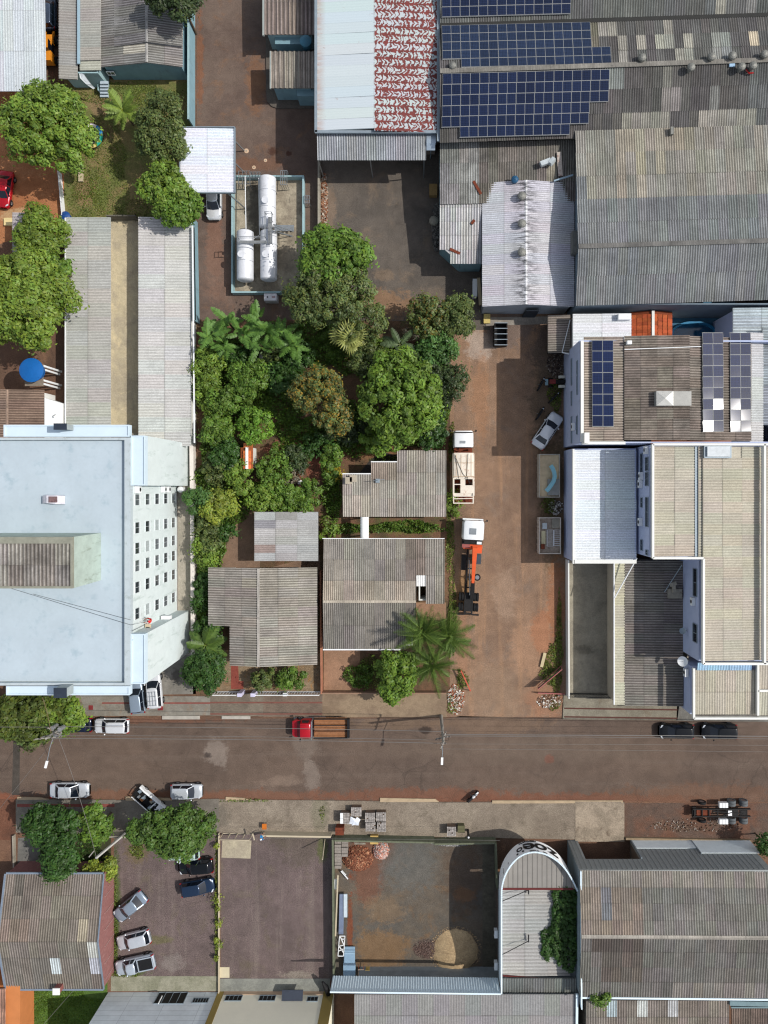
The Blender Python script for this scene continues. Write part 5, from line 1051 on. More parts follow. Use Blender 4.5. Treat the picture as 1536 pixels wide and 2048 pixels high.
# ---- N tall pale blue building
PB = mat('pale_blue_roof', C(174, 187, 195), .8, 0, .09, .35, grime=(C(146, 166, 176), .7)); PBL = mat('pale_blue_light', C(196, 212, 222), .75, 0, .06, .6)
WG = mat('pale_green_plaster', C(204, 213, 212), .85, 0, .1, .7, grime=(C(150, 166, 160), .6))
h = house('apartment_tower', 'tall pale building with a flat light blue roof and windowed east wall', 'apartment building', -60, 850, 261, 1390, 14)
Z = 13.6; a, b = W(-140, 875, Z), W(261, 1371, Z)
mb = MB(); mb.box(a.x, b.x, b.y, a.y, 0, 13.0); mb.obj('wall', WG, h)
mb = MB(); mb.box(a.x + .5, b.x - .62, b.y + .3, a.y - .3, 13.003, 13.06); mb.obj('roof', PB, h)
mb = MB(); mb.box(b.x - .6, b.x, b.y, a.y, 13.003, Z).box(a.x, b.x - .6, a.y - .25, a.y, 13.003, Z).box(a.x, b.x - .6, b.y, b.y + .25, 13.003, Z); mb.obj('parapet', mat('parapet_plaster', C(176, 186, 190), .85, 0, .12, 1, grime=(C(140, 150, 146), .6)), h)
def ledge(x0, y0, x1, y1, z, nm='ledge'):
    a, b = W(x0, y0, z), W(x1, y1, z); mb = MB(); mb.box(a.x, b.x, b.y, a.y, z - .7, z - .12); r = .12
    mb.box(a.x, b.x, a.y - r, a.y, z - .118, z).box(a.x, b.x, b.y, b.y + r, z - .118, z).box(a.x, a.x + r, b.y + r + .001, a.y - r - .001, z - .118, z).box(b.x - r, b.x, b.y + r + .001, a.y - r - .001, z - .118, z); return mb.obj(nm, PBL, h)
ledge(7, 849.5, 258, 873.5, 13.62); ledge(12, 1372.5, 259, 1390.5, 13.62)
for (x0, y0, x1, y1) in ((261.5, 871, 290, 971), (261.5, 1268, 290, 1368)):
    a, b = W(x0, y0, 13.5), W(x1, y1, 13.5); mb = MB(); mb.box(a.x, b.x, b.y, a.y, 0, 12.9); mb.obj('stair_tower', WG, h); ledge(x0, y0, x1, y1, 13.55, 'tower_cap')
for (x0, y0, x1, y1, xa) in ((107, 846, 137, 866, 120), (107, 1374, 140, 1401, 132)):
    a, b = W(x0, y0, 15.0), W(x1, y1, 15.0); cx = W(122, 0, 15).x; mb = MB(); z0 = 13.65 if y0 < 900 else 13.65; mb.box(cx - .55, cx + .55, b.y + .35, a.y - .1, z0, 15.1); mb.obj('chimney', mat('chimney_plaster', C(150, 158, 158), .85, 0, .2, 1), h)
    mb = MB(); mb.box(cx - .62, cx + .62, b.y + .3, a.y - .05, 15.103, 15.2); mb.obj('chimney_cap', mat('chimney_slate', C(44, 52, 64), .6), h)
GLA = mat('dark_pane', C(50, 56, 60), .12, 0, .3, 2, spec=.7); GLB = mat('curtained_pane', C(160, 168, 168), .4, 0, .2, 2)
xw = b.x if False else W(261, 0, Z).x
WFR = mat('white_window_frame', C(206, 212, 212), .5, 0, .05, 2)
GL2 = mat('grey_window_glass', C(92, 98, 102), .15, 0, .8, 1.1, spec=.6)
for zc in (12.0, 9.3, 6.6, 3.95, 1.5):
    for gy in (21, 69, 104, 134, 171, 216):
        f_ = window_on(h, (xw, -gy / 17.0, zc), (0, 1, 0), (1, 0, 0), 1.15, 1.2, WFR, (GL2, GLA, GLB)[R.choice((0, 0, 1, 1, 2))], depth=.05, bars=1, sill=WFR, t=.03)
mb = MB(); q = W(300, 972, 8); 
def wall_unit(name, cat, lb, x_, gy, z, m, sx=.35, sy=.8, sz=.55, fan=True):
    t = thing(name, lb, cat, (x_ + sx / 2, -gy / 17, z - sz / 2)); mb = MB(); mb.box(x_ + .03, x_ + sx, -gy / 17 - sy / 2, -gy / 17 + sy / 2, z - sz / 2, z + sz / 2); mb.obj('case', m, t)
    if fan: mb = MB(); mb.tube([(x_ + sx, -gy / 17, z), (x_ + sx + .015, -gy / 17, z)], .2, 12); mb.obj('fan_grille', BLACK, t)
    return t
for zc, lb in ((12.4, 'topmost air conditioner beside the north stair tower'), (5.2, 'middle air conditioner beside the north stair tower'), (3.9, 'lower air conditioner beside the north stair tower')): wall_unit('air_conditioner', 'air conditioner', lb, xw, 3.5, zc, WHITEP, .5, .7, .6)
tk = thing('gas_cylinder', 'white round cylinder on the ground at the foot of the pale tower', 'cylinder', W(365, 980, .5)); q = W(361, 979, .8); mb = MB(); mb.tube([(q.x, q.y, 0), (q.x, q.y, .9)], .36, 14); mb.sphere((q.x, q.y, .9), .36, 12, 4, 0, .35, True); mb.obj('body', WHITEP, tk, smooth=True)
yb = W(0, 1268, 13.5).y
t = thing('air_conditioner', 'white air conditioner on the south stair tower side wall', 'air conditioner', W(335, 1232, 6)); q = W(335, 1233, 5.8); mb = MB(); mb.box(q.x - .7, q.x + .3, yb + .03, yb + .4, 5.3, 5.9); mb.obj('case', WHITEP, t)
# rust streak decals are stains of the wall: handled by grime. penthouse
h2 = house('penthouse', 'weathered corrugated penthouse on the light blue roof', 'penthouse', -80, 1077, 145, 1175, 19)
a, b = W(-140, 1074, 18.9), W(145, 1177, 18.9); mb = MB(); mb.box(a.x, b.x, b.y, a.y, 13.07, 18.6); mb.obj('wall', mat('mossy_plaster', C(168, 182, 172), .9, 0, .2, .8, grime=(C(120, 128, 112), .8)), h2)
mb = MB(); r = .2; mb.box(a.x, b.x, a.y - .6, a.y, 18.6, 18.9).box(a.x, b.x, b.y, b.y + r, 18.6, 18.9).box(b.x - r, b.x, b.y + r, a.y - .6, 18.6, 18.9); mb.obj('parapet', mat('mossy_cement_cap', C(140, 140, 126), .9, 0, .3, 1.2), h2)
flatroof(h2, -140, 1087, 143, 1174, 18.75, FIBM, C(158, 152, 146), z2=18.7, pitch=.36, amp=.035, sl=2.2, sw=1.4)
t = thing('roof_parcel', 'white wrapped bundle with printed sheet lying on the light blue roof', 'bundle', W(108, 999, 13.1)); mb = MB()
mb.loft([[W(84, 992, 13.2), W(84, 1007, 13.2), W(86, 1007, 13.6), W(86, 993, 13.6)], [W(92, 989, 13.1), W(92, 1007, 13.1), W(93, 1006, 14.0), W(93, 991, 14.0)], [W(110, 990, 13.1), W(110, 1009, 13.1), W(111, 1008, 14.05), W(111, 991, 14.05)], [W(130, 991, 13.1), W(130, 1009, 13.1), W(130, 1008, 13.7), W(130, 992, 13.7)]])
mb.obj('wrap', mat('plastic_wrap', C(206, 204, 212), .4, 0, .25, 3, .6), t); mb = MB(); a, b = W(97, 993, 14.08), W(114, 1005, 14.08); mb.box(a.x, b.x, b.y, a.y, 14.0, 14.08); mb.obj('printed_sheet', mat('print_grey', C(120, 96, 96), .7, 0, .8, 4), t)
wall_line('side_wall', 'sunlit white strip wall between the pale tower and the green strip', [(388, 885), (390, 1100), (391, 1310)], 1.0, .45, mat('sunlit_white', C(214, 206, 198), .85, 0, .12, 1.5))
sheet('service_strip', [(356, 885), (388, 885), (390, 1310), (356, 1310)], .015, gmat('service_cement', C(164, 156, 142), C(148, 142, 128), .4, fine=(.8, 1.15)))
for a_, b_ in (((1, 0), (0, 0)),):
    wires = [((30, 1180), (262, 1252)), ((90, 1190), (262, 1246))]
# ---- centre lot houses
h = house('rear_house', 'stepped corrugated roof of the rear house on the overgrown lot', 'house', 685, 900, 892, 1033, 3)
rc1 = C(174, 168, 158)
for (x0, y0, x1) in ((685, 948, 742), (742, 924, 794), (794, 901, 893)): flatroof(h, x0 + .5, y0, x1 - .5, 1033, 3.2, FIB, rc1, z2=2.9, sl=2.3, patches=[(720, 986, 730, 996, C(214, 206, 190)), (685, 990, 750, 1033, C(186, 176, 164)), (745, 930, 790, 960, C(160, 150, 138))])
for (x0, y0, x1, y1) in ((686, 949, 743, 1031), (743, 925, 796, 1031), (796, 902, 891, 1031)): walls(h, x0, y0, x1, y1, 3.0, WHITEW, .2)
mb = MB()
for (x0, y0, x1) in ((685, 947.5, 742), (742, 923.5, 794)): mb.bar(W(x0, y0, 3.2), W(x1, y0, 3.2), .12, .2)
mb.obj('gutter', WHITEP, h)
for px, py, lb in ((706, 957, 'small square roof vent near the west corner of the rear house'), (697, 961, 'low brown chimney stub near the west edge of the rear house roof')):
    t = thing('roof_vent', lb, 'roof vent', W(px, py, 3.2)); mb = MB(); q = W(px, py, 3.9); mb.box(q.x - .3, q.x + .3, q.y - .3, q.y + .3, 3.0, 3.7); mb.obj('duct', STEELV, t); mb = MB(); mb.box(q.x - .38, q.x + .38, q.y - .38, q.y + .38, 3.7, 3.78); mb.obj('cap', BEIGEW, t)
t = thing('tv_antenna', 'thin antenna mast with plate on the rear house roof', 'antenna', W(757, 962, 3.2)); mb = MB(); q = W(756, 961, 3.2); mb.bar(q, q + Vector((0, 0, 1.6)), .05); mb.bar(q + Vector((-.4, 0, 1.4)), q + Vector((.8, .1, 1.4)), .04); mb.box(q.x - .25, q.x + .2, q.y - .25, q.y + .2, 3.2, 3.45); mb.obj('mast', GUT, t)
t = thing('link_canopy', 'white barrel canopy linking the rear and front houses', 'canopy', W(728, 1055, 2.6)); a, b = W(720, 1034, 3.0), W(737, 1077, 3.0); cx = (a.x + b.x) / 2; r = (b.x - a.x) / 2
mb = MB(); mb.loft([[(cx + r * math.cos(math.pi * k / 8), y, 2.6 + .45 * math.sin(math.pi * k / 8)) for k in range(9)] for y in (a.y, b.y - .1)], cap=False, closed=False); mb.obj('vault', mat('white_fibreglass', C(232, 232, 228), .4, 0, .04, 2), t, smooth=True)
mb = MB()
for x in (a.x + .05, b.x - .05):
    for y in (a.y - .2, b.y + .2): mb.bar((x, y, 0), (x, y, 2.6), .08)
mb.obj('post', STEEL, t)
h = house('front_house', 'wide brown grey corrugated house roof behind the drooping palms', 'house', 645, 1077, 890, 1298, 3)
rk = C(158, 152, 144); pk = [(678, 1160, 694, 1196, C(180, 160, 96)), (716, 1112, 724, 1138, C(150, 72, 54)), (686, 1160, 694, 1170, C(120, 104, 70)), (820, 1090, 860, 1160, C(140, 130, 120)), (646, 1180, 836, 1204, C(178, 166, 152))]
A, B = W(646, 1203, 3.9), W(832, 1203, 3.9); D = Vector((A.x, W(0, 1078, 3.1).y, 3.1))
ry = A.y
roof_plane(h, A, B, D, FIB, rk, sl=2.4, patches=pk, skip=[])
D = Vector((A.x, W(0, 1298, 3.0).y, 3.0)); roof_plane(h, A, B, D, FIB, C(142, 137, 130), sl=2.5, poly=[(646, 1203), (832, 1203), (832, 1262), (800, 1298), (646, 1298)])
kx0, kx1 = W(832, 0, 3.5).x, W(889, 0, 3.1).x; ky = lambda y: W(0, y, 3.2).y
flatroof(h, 832.5, 1078, 889, 1150, 3.1, FIB, rk, z2=3.45, sl=2.2, patches=pk); flatroof(h, 852, 1151, 889, 1207, 3.45, FIB, rk, z2=3.2, sl=2.2)
flatroof(h, 833, 1151, 851, 1172, 3.62, MET, C(214, 214, 210), z2=3.5, pitch=.28, sw=1.0)
mb = MB(); mb.bar(W(646, 1299, 3), W(801, 1299, 3), .14, .18); mb.bar(W(645, 1077, 3.2), W(889, 1077, 3.2), .08, .15); mb.obj('gutter', WHITEP, h)
walls(h, 646, 1078, 830, 1296, 3.0, WHITEW, .25); walls(h, 834, 1078, 889, 1205, 3.0, WHITEW, .2, 'annex_wall')
mb = MB(); mb.bar(A + Vector((0, 0, .04)), B + Vector((0, 0, .04)), .28, .07); mb.obj('ridge_cap', FIB, h, color=C(178, 168, 152))
h = house('shack', 'patchwork roof of mismatched grey sheets on the hillside shack', 'shack', 510, 1023, 637, 1123, 2.8)
SHK = sheetmat('silver_patchwork', stain=.2, streak=.15, rnd=.1, valley=.3)
flatroof(h, 509, 1024, 636, 1122, 2.9, SHK, C(164, 164, 162), ribs='x', z2=2.7, pitch=.26, sw=.95, sl=2.1, patches=[(547, 1076, 572, 1108, C(186, 184, 180)), (527, 1092, 545, 1102, C(146, 130, 124)), (510, 1042, 545, 1052, C(138, 138, 140)), (590, 1036, 637, 1044, C(186, 186, 182)), (545, 1025, 600, 1042, C(146, 146, 146))])
walls(h, 510, 1024, 634, 1120, 2.6, mat('shack_boards', C(120, 92, 70), .9, 0, .3, 2), .2)
h = house('long_house', 'grey brown gabled roof with a notched corner beside the green strip', 'house', 417, 1135, 633, 1330, 3)
rm = C(160, 154, 145); A, B = W(517, 1137, 4.0), W(517, 1330, 4.0); z0 = 3.0
D = Vector((W(634, 0, z0).x, A.y, z0)); roof_plane(h, A, Vector((B.x, W(0, 1330, 3.2).y, 4.0)), D, FIB, C(168, 162, 152), sl=2.35)
yN = W(0, 1251, 3.1).y; D = Vector((W(417, 0, z0).x, A.y, z0)); roof_plane(h, A, Vector((A.x, yN, 4.0)), D, FIB, rm, sl=2.0)
D = Vector((W(460, 0, 3.43).x, yN - .02, 3.43)); roof_plane(h, Vector((A.x, yN - .02, 4.0)), Vector((A.x, W(0, 1330, 3.2).y, 4.0)), D, FIB, rm, sl=1.8)
mb = MB(); mb.bar(A + Vector((0, 0, .05)), Vector((B.x, W(0, 1330, 3.2).y, 4.05)), .28, .07); mb.obj('ridge_cap', FIB, h, color=C(168, 162, 154)); walls(h, 461, 1137, 633, 1328, 2.95, WHITEW, .25); walls(h, 418, 1137, 462, 1250, 2.9, WHITEW, .2, 'annex_wall')
h = house('orange_hut', 'tiny hut with a bright orange tiled roof among the bushes', 'hut', 481, 888, 511, 938, 2.4)
tiles(h, 481, 895, 506, 938, 2.3, 2.6, 494, C(196, 106, 58), tw=.42, tl=.42); walls(h, 482, 893, 506, 937, 2.2, WHITEW, .12); mb = MB(); a, b = W(487, 886, 2.4), W(496, 895, 2.4); mb.box(a.x, b.x, b.y, a.y, .0, 2.4); mb.obj('chimney', mat('orange_brick', C(186, 110, 66), .85), h)
t = thing('front_gate', 'white rail front gate before the notched roof house', 'gate', W(540, 1381, 0))
for x0, x1 in ((432, 486), (512, 642)):
    a, b = W(x0, 1383), W(x1, 1383)
    mb = MB(); mb.bar((a.x, a.y, 1.5), (b.x, b.y, 1.5), .08); mb.bar((a.x, a.y, .15), (b.x, b.y, .15), .08); mb.obj('gate_frame', WHITEP, t)
    n = int((b.x - a.x) / .32)
    for i in range(n + 1): mb = MB(); x = a.x + (b.x - a.x) * i / n; mb.bar((x, a.y, .2), (x, a.y, 1.46), .04); mb.obj('gate_bar', WHITEP, t)
mb = MB()
for px in (486, 512): q = W(px, 1382); mb.box(q.x - .25, q.x + .25, q.y - .2, q.y + .2, 0, 1.7)
mb.obj('gate_pillar', mat('lilac_paint', C(196, 192, 214), .8), t)
t = thing('letter_box', 'small white meter box hanging on the white gate', 'box', W(571, 1388, 0)); q = W(571, 1387, .6); mb = MB(); mb.box(q.x - .22, q.x + .22, q.y - .2, q.y + .15, 0, 1.0); mb.obj('case', WHITEP, t)
t = thing('front_fence', 'low brown front wall and rail below the drooping palms', 'fence', W(770, 1382, 0)); mb = MB(); a, b = W(646, 1382), W(892, 1382); mb.bar((a.x, a.y, .5), (b.x, b.y, .5), .15, 1.0); mb.obj('wall_panel', mat('brown_wall', C(140, 112, 92), .85, 0, .2, 1), t)
# ---- south-west house O
h = house('brick_house', 'grey gabled roof house with pink brick side and white skylight sheets', 'house', 5, 1745, 205, 1980, 3)
ro = C(138, 130, 120); A, B = W(-3, 1884, 4.4), W(194, 1884, 4.4); zE = 2.9
pp = [(152, 1836, 168, 1887, C(176, 166, 146)), (66, 1772, 96, 1792, C(170, 160, 146)), (26, 1750, 50, 1786, C(112, 106, 98)), (4, 1820, 60, 1875, C(150, 136, 122))]
D = Vector((A.x, W(0, 1747, zE).y, zE)); roof_plane(h, A, B, D, FIB, ro, sl=2.2, patches=pp)
pp = [(104, 1917, 120, 1948, C(206, 216, 220)), (186, 1886, 198, 1918, C(214, 216, 214)), (174, 1918, 202, 1948, C(206, 214, 224))]
D = Vector((A.x, W(0, 1978, zE).y, zE)); roof_plane(h, A, B, D, FIB, C(134, 128, 120), sl=2.2, patches=pp)
g = MB(); i = 0; x0, x1 = A.x, B.x + .05; yN, yS = W(0, 1747, zE).y, W(0, 1978, zE).y
for xx, t_ in ((x0, .15), (x1 - .15, .15)): g.loft([[(xx, yN - .1, 0), (xx, yS + .1, 0), (xx, yS + .1, zE - .15), (xx, A.y, 4.2), (xx, yN - .1, zE - .15)], [(xx + t_, yN - .1, 0), (xx + t_, yS + .1, 0), (xx + t_, yS + .1, zE - .15), (xx + t_, A.y, 4.2), (xx + t_, yN - .1, zE - .15)]])
g.box(x0 + .16, x1 - .16, yN - .25, yN - .1, 0, zE - .2).box(x0 + .16, x1 - .16, yS + .1, yS + .25, 0, zE - .2); PINK = mat('pink_brick', C(140, 96, 92), .9, 0, .3, 3, .2, grime=(C(160, 130, 124), .5)); g.obj('wall', PINK, h)
mb = MB()
for sg in (yN, yS): mb.bar((x1 + .08, A.y, 4.45), (x1 + .08, sg, zE + .05), .1, .18); mb.bar((x0 - .08, A.y, 4.45), (x0 - .08, sg, zE + .05), .22, .1)
mb.bar((x0, yN + .05, zE), (x1, yN + .05, zE), .2, .14); mb.bar((x0, yS - .05, zE), (x1, yS - .05, zE), .2, .14); mb.obj('gutter', mat('blue_grey_trim', C(118, 130, 144), .6), h)
for yy in np.arange(yS + .8, yN, 1.9): mb = MB(); mb.bar((x1 + .02, yy, .05), (x1 + .02, yy, 2.6), .06); mb.obj('pilaster', mat('pale_pink', C(170, 140, 134), .85), h)
t = thing('chimney', 'white chimney with red side on the lower eave of the grey gabled house', 'chimney', W(113, 1970, 3)); mb = MB(); a, b = W(107, 1977, 3.9), W(119, 1988, 3.9); mb.box(a.x, b.x, b.y, a.y, 0, 3.9); mb.obj('shaft', mat('chimney_red', C(140, 86, 80), .85), t); mb = MB(); mb.box(a.x - .06, b.x + .06, b.y - .06, a.y + .06, 3.9, 4.0); mb.obj('cap', WHITEW, t)
h = house('orange_house', 'orange walled house with pinkish roof in the bottom left corner', 'house', -40, 1976, 36, 2100, 3)
flatroof(h, -80, 1978, 10, 2200, 3.4, FIBM, C(176, 136, 116), ribs='y', z2=3.4, sl=2.6); mb = MB(); a, b = W(-80, 1975, 3.3), W(14, 2200, 3.3); mb.box(a.x, b.x + 1.3, b.y, a.y, 0, 3.0); mb.obj('wall', mat('orange_plaster', C(190, 120, 70), .85, 0, .12, 1), h)
# ---- bottom buildings with north-facing walls
WB = NT('panelled_grey_wall', .85); p = WB.pos(); sp3 = WB.n('SeparateXYZ'); WB.l(p, sp3.inputs[0]); cb_ = WB.n('CombineXYZ'); WB.l(sp3.outputs[0], cb_.inputs[0]); WB.l(sp3.outputs[2], cb_.inputs[1])
br = WB.n('TexBrick'); WB.l(cb_.outputs[0], br.inputs['Vector']); br.offset = 0; br.inputs['Scale'].default_value = 1; br.inputs['Brick Width'].default_value = 4.2; br.inputs['Row Height'].default_value = .75; br.inputs['Mortar Size'].default_value = .02; br.inputs['Color1'].default_value = C(226, 232, 234); br.inputs['Color2'].default_value = C(220, 227, 229); br.inputs['Mortar'].default_value = C(180, 186, 188)
WALLP = WB.out(WB.mix(1.0, br.outputs['Color'], WB.rng(WB.noise(p, .7, 6, .7), .3, .7, .86, 1.06), 'MULTIPLY'))
h = house('office_building', 'pale grey panelled building wall with black barred windows at the bottom edge', 'building', 216, 1984, 436, 2500, 0)
a, b = W(217, 1984), W(435.5, 2700); mb = MB(); mb.box(a.x, b.x, b.y, a.y, 0, 8); mb.obj('wall', WALLP, h)
def nwin(h_, px0, px1, zc, hh, bars, y_, label=None):
    x0, x1 = [(q - NX) * (H - zc) / F for q in (px0, px1)]; return window_on(h_, ((x0 + x1) / 2, y_, zc), (1, 0, 0), (0, 1, 0), x1 - x0, hh, GUT, BLACK, depth=.08, bars=bars)
nwin(h, 312, 372, 1.05, 1.9, 3, a.y); nwin(h, 385, 417, 1.45, .85, 5, a.y)
mb = MB(); mb.bar((W(331, 1968).x, a.y + .3, 1.1), (W(331, 1976).x, a.y + .3, 2.3), .15, .06); mb.obj('lamp_bracket', WHITEP, h)
h = house('cream_building', 'cream walled building with olive corner strips and barred windows at the bottom edge', 'building', 436, 1984, 665, 2500, 0)
a, b = W(436, 1983), W(668, 2700); mb = MB(); mb.box(a.x + .02, b.x, b.y, a.y, 0, 7.5); mb.obj('wall', CREAM, h)
OL = mat('olive_paint', C(146, 126, 70), .85, 0, .12, 1); mb = MB(); mb.box(a.x + .02, a.x + .75, a.y, a.y + .04, 0, 7.4); mb.obj('corner_strip', OL, h); mb = MB(); mb.box(b.x - 1.2, b.x, a.y, a.y + .04, 0, 7.4); mb.obj('corner_strip', OL, h)
mb = MB(); mb.box(a.x + .76, b.x - 1.21, a.y, a.y + .05, 0, .55); mb.obj('base_strip', mat('pink_base', C(188, 160, 134), .85, 0, .12, 2), h)
nwin(h, 450, 484, 1.15, .95, 3, a.y); nwin(h, 518, 551, 1.15, .95, 3, a.y)
nwin(h, 614, 636, 1.3, .8, 2, a.y)
mb = MB(); x0, x1 = W(563, 0, 1.6).x, W(605, 0, 1.6).x; mb.hexa([(x0, a.y + .05, 1.5), (x1, a.y + .05, 1.5), (x1, a.y + 1.0, 1.1), (x0, a.y + 1.0, 1.1), (x0, a.y + .05, 1.62), (x1, a.y + .05, 1.62), (x1, a.y + 1.0, 1.2), (x0, a.y + 1.0, 1.2)]); mb.obj('awning', mat('charcoal_awning', C(58, 64, 76), .5, 0, .15, 2), h)
t = thing('parasol', 'closed black parasol beside the cream building corner', 'parasol', W(655, 1985)); q = W(645, 1964, 1.6); mb = MB(); mb.tube([q, W(652, 1975, 1.3), W(657, 1990, .6), W(657, 2000, .1)], [.12, .32, .26, .1], 8); mb.obj('cloth', BLACK, t)
# ---- ZOE building: ribbed pale blue fascia running round the work yard and the arch
h = house('shop_building', 'pale blue fascia building with a pointed arch front lettered zoe', 'shop', 1003, 1700, 1156, 1990, 5)
ZT, ZB = 6.0, 3.4; pth = [(660, 1984), (830, 1985.5), (1001, 1988)]
def curve(pts, n=40):
    out = []
    P = [Vector((x, y, 0)) for x, y in pts]; P = [2 * P[0] - P[1]] + P + [2 * P[-1] - P[-2]]
    for i in range(1, len(P) - 2):
        for k in range(n // (len(pts) - 1) + 1):
            t = k / (n // (len(pts) - 1) + 1); a, b, c, d = P[i - 1:i + 3]
            out.append(.5 * ((2 * b) + (c - a) * t + (2 * a - 5 * b + 4 * c - d) * t * t + (3 * b - a - 3 * c + d) * t ** 3))
    return [(v.x, v.y) for v in out] + [pts[-1]]
arc = curve([(1003, 1800), (1004, 1775), (1010, 1752), (1021, 1732), (1036, 1716), (1053, 1707), (1072, 1704.5), (1092, 1709), (1112, 1720), (1129, 1736), (1143, 1757), (1155, 1782)], 70)
FASC = mat('fascia_blue', C(214, 230, 238), .5, 0, .06, 1); FWH = mat('arch_white', C(250, 252, 252), .5, 0, .04, 1)
def fascia(pts, zb, zt, m, rib=.28, amp=.03, nm='fascia', closed_ribs=True):
    P = [W(x, y, zt) for x, y in pts]; mb = MB(); d = 0; ver = []; sd = 1
    for i in range(len(P) - 1):
        a, b = P[i], P[i + 1]; L = (b - a).length; u = (b - a).normalized(); nrm = Vector((-u.y, u.x, 0)); n = max(1, round(L / (rib / 2)))
        for k in range(n): ver.append((a + (b - a) * (k / n)) + nrm * (amp if len(ver) % 2 else -amp))
    ver.append(P[-1]); v = [(p.x, p.y, zb) for p in ver] + [(p.x, p.y, zt) for p in ver]; n = len(ver)
    mb.add(v, [(i, i + 1, n + i + 1, n + i) for i in range(n - 1)]); return mb.obj(nm, m, h)
fascia([(660, 1984), (1001, 1988)], ZB, ZT, FASC); fascia([(1003, 1986), (1003, 1800)], ZB, ZT, FASC); fascia(arc, ZB, ZT, FWH, rib=.2, amp=.006, nm='arch_fascia')
mb = MB()
for L_ in ([(660, 1984), (1001, 1988)], [(1003, 1988)] + [(1003, 1800)] + arc):
    P = [W(x, y, ZT) for x, y in L_]
    for i in range(len(P) - 1): mb.bar(P[i], P[i + 1] + (P[i + 1] - P[i]).normalized() * .02, .16, .08)
mb.obj('coping', FASC, h)
Pw = [W(x, y, ZT) for x, y in arc]; mb = MB()
inn = [(p + Vector((0, -.2, 0))) for p in Pw]; P2 = inn + [Vector((inn[-1].x, W(0, 1782, 5.3).y, 0))]; P2 = [Vector((inn[0].x, P2[-1].y, 0))] + inn[8:]
mb.prism([(p.x, p.y) for p in P2], 5.1, 5.2); mb.obj('arch_roof', mat('arch_roof_grey', C(136, 132, 126), .75, 0, .12, .9), h)
xs = np.linspace(P2[0].x + .3, P2[-1].x - .5, 15)
mb = MB(); x0_, x1_ = P2[0].x, P2[-1].x; ytop = lambda x: max([p.y for p in inn if abs(p.x - x) < .6] or [P2[-1].y])
for x in xs: mb.bar((x, P2[-1].y + .05, 5.21), (x, ytop(x) - .35, 5.21), .05, .04)
mb.obj('seam', mat('seam_grey', C(112, 108, 102), .7), h)
mb = MB(); yl = P2[-1].y; mb.bar((x0_ + .1, yl, 5.2), (x1_ - .3, yl, 5.2), .2, .18); mb.obj('maroon_beam', mat('maroon_paint', C(96, 40, 38), .6), h)
flatroof(h, 1004, 1780, 1140, 1952, 4.6, FIBC, C(160, 158, 156), ribs='x', z2=4.5, pitch=.36, amp=.04, sl=2.5, sw=1.5)
mb = MB(); mb.bar(W(1004, 1951, 4.7), W(1140, 1961, 4.7), .12, .1); mb.obj('maroon_beam', MC['maroon_paint'], h)
flatroof(h, 1004, 1957, 1152, 1984, 5.0, ZINC, C(120, 122, 118), ribs='y', z2=4.9, pitch=.3, sl=1.6)
mb = MB(); a, b = W(1004, 1760, 4.4), W(1150, 2100, 4.4); mb.box(a.x, b.x + .4, b.y, a.y - 1.5, 0, 4.3); mb.obj('wall', mat('zoe_wall', C(130, 136, 138), .85), h)
mb = MB(); mb.bar(W(1156, 1782, 5.2), W(1161, 2010, 5.2), .12, 1.4); mb.obj('side_fascia', FASC, h)
flatroof(h, 709, 1989, 1152, 2200, 5.2, FIBC, C(138, 138, 136), z2=5.2, pitch=.3, amp=.02, sl=2.4, sw=1.8)
mb = MB(); mb.bar(W(1154, 1988, 5.4), W(1152, 2200, 5.4), .25, .2); mb.obj('gutter', FASC, h)
mb = MB(); a, b = W(712, 1995, 5.1), W(1150, 2200, 5.1); mb.box(a.x, b.x, b.y, a.y, 0, 5.0); mb.obj('wall', MC['zoe_wall'], h)
t = thing('roof_stay', 'thin dark stay wire and stub on the white ribbed shop roof, upper one', 'stay wire', W(1030, 1790, 5)); mb = MB(); mb.bar(W(1003, 1803, 5.8), W(1057, 1780, 5.0), .06); mb.bar(W(1057, 1776, 5.0), W(1057, 1788, 4.9), .12); mb.obj('wire', BLACK, t)
t = thing('roof_stay', 'thin dark stay wire and stub on the white ribbed shop roof, lower one', 'stay wire', W(1030, 1890, 5)); mb = MB(); mb.bar(W(1003, 1910, 5.8), W(1057, 1882, 5.0), .06); mb.bar(W(1057, 1870, 5.0), W(1057, 1884, 4.9), .12); mb.obj('wire', BLACK, t)
for py, lb in ((1866, 'white air conditioner on the fascia wall above the sand heap'), (1930, 'small white air conditioner at the corner of the fascia wall')):
    q = W(989, py, 3); ac(W(1001, 0, 5).x - .1, py, 3.0, lb)
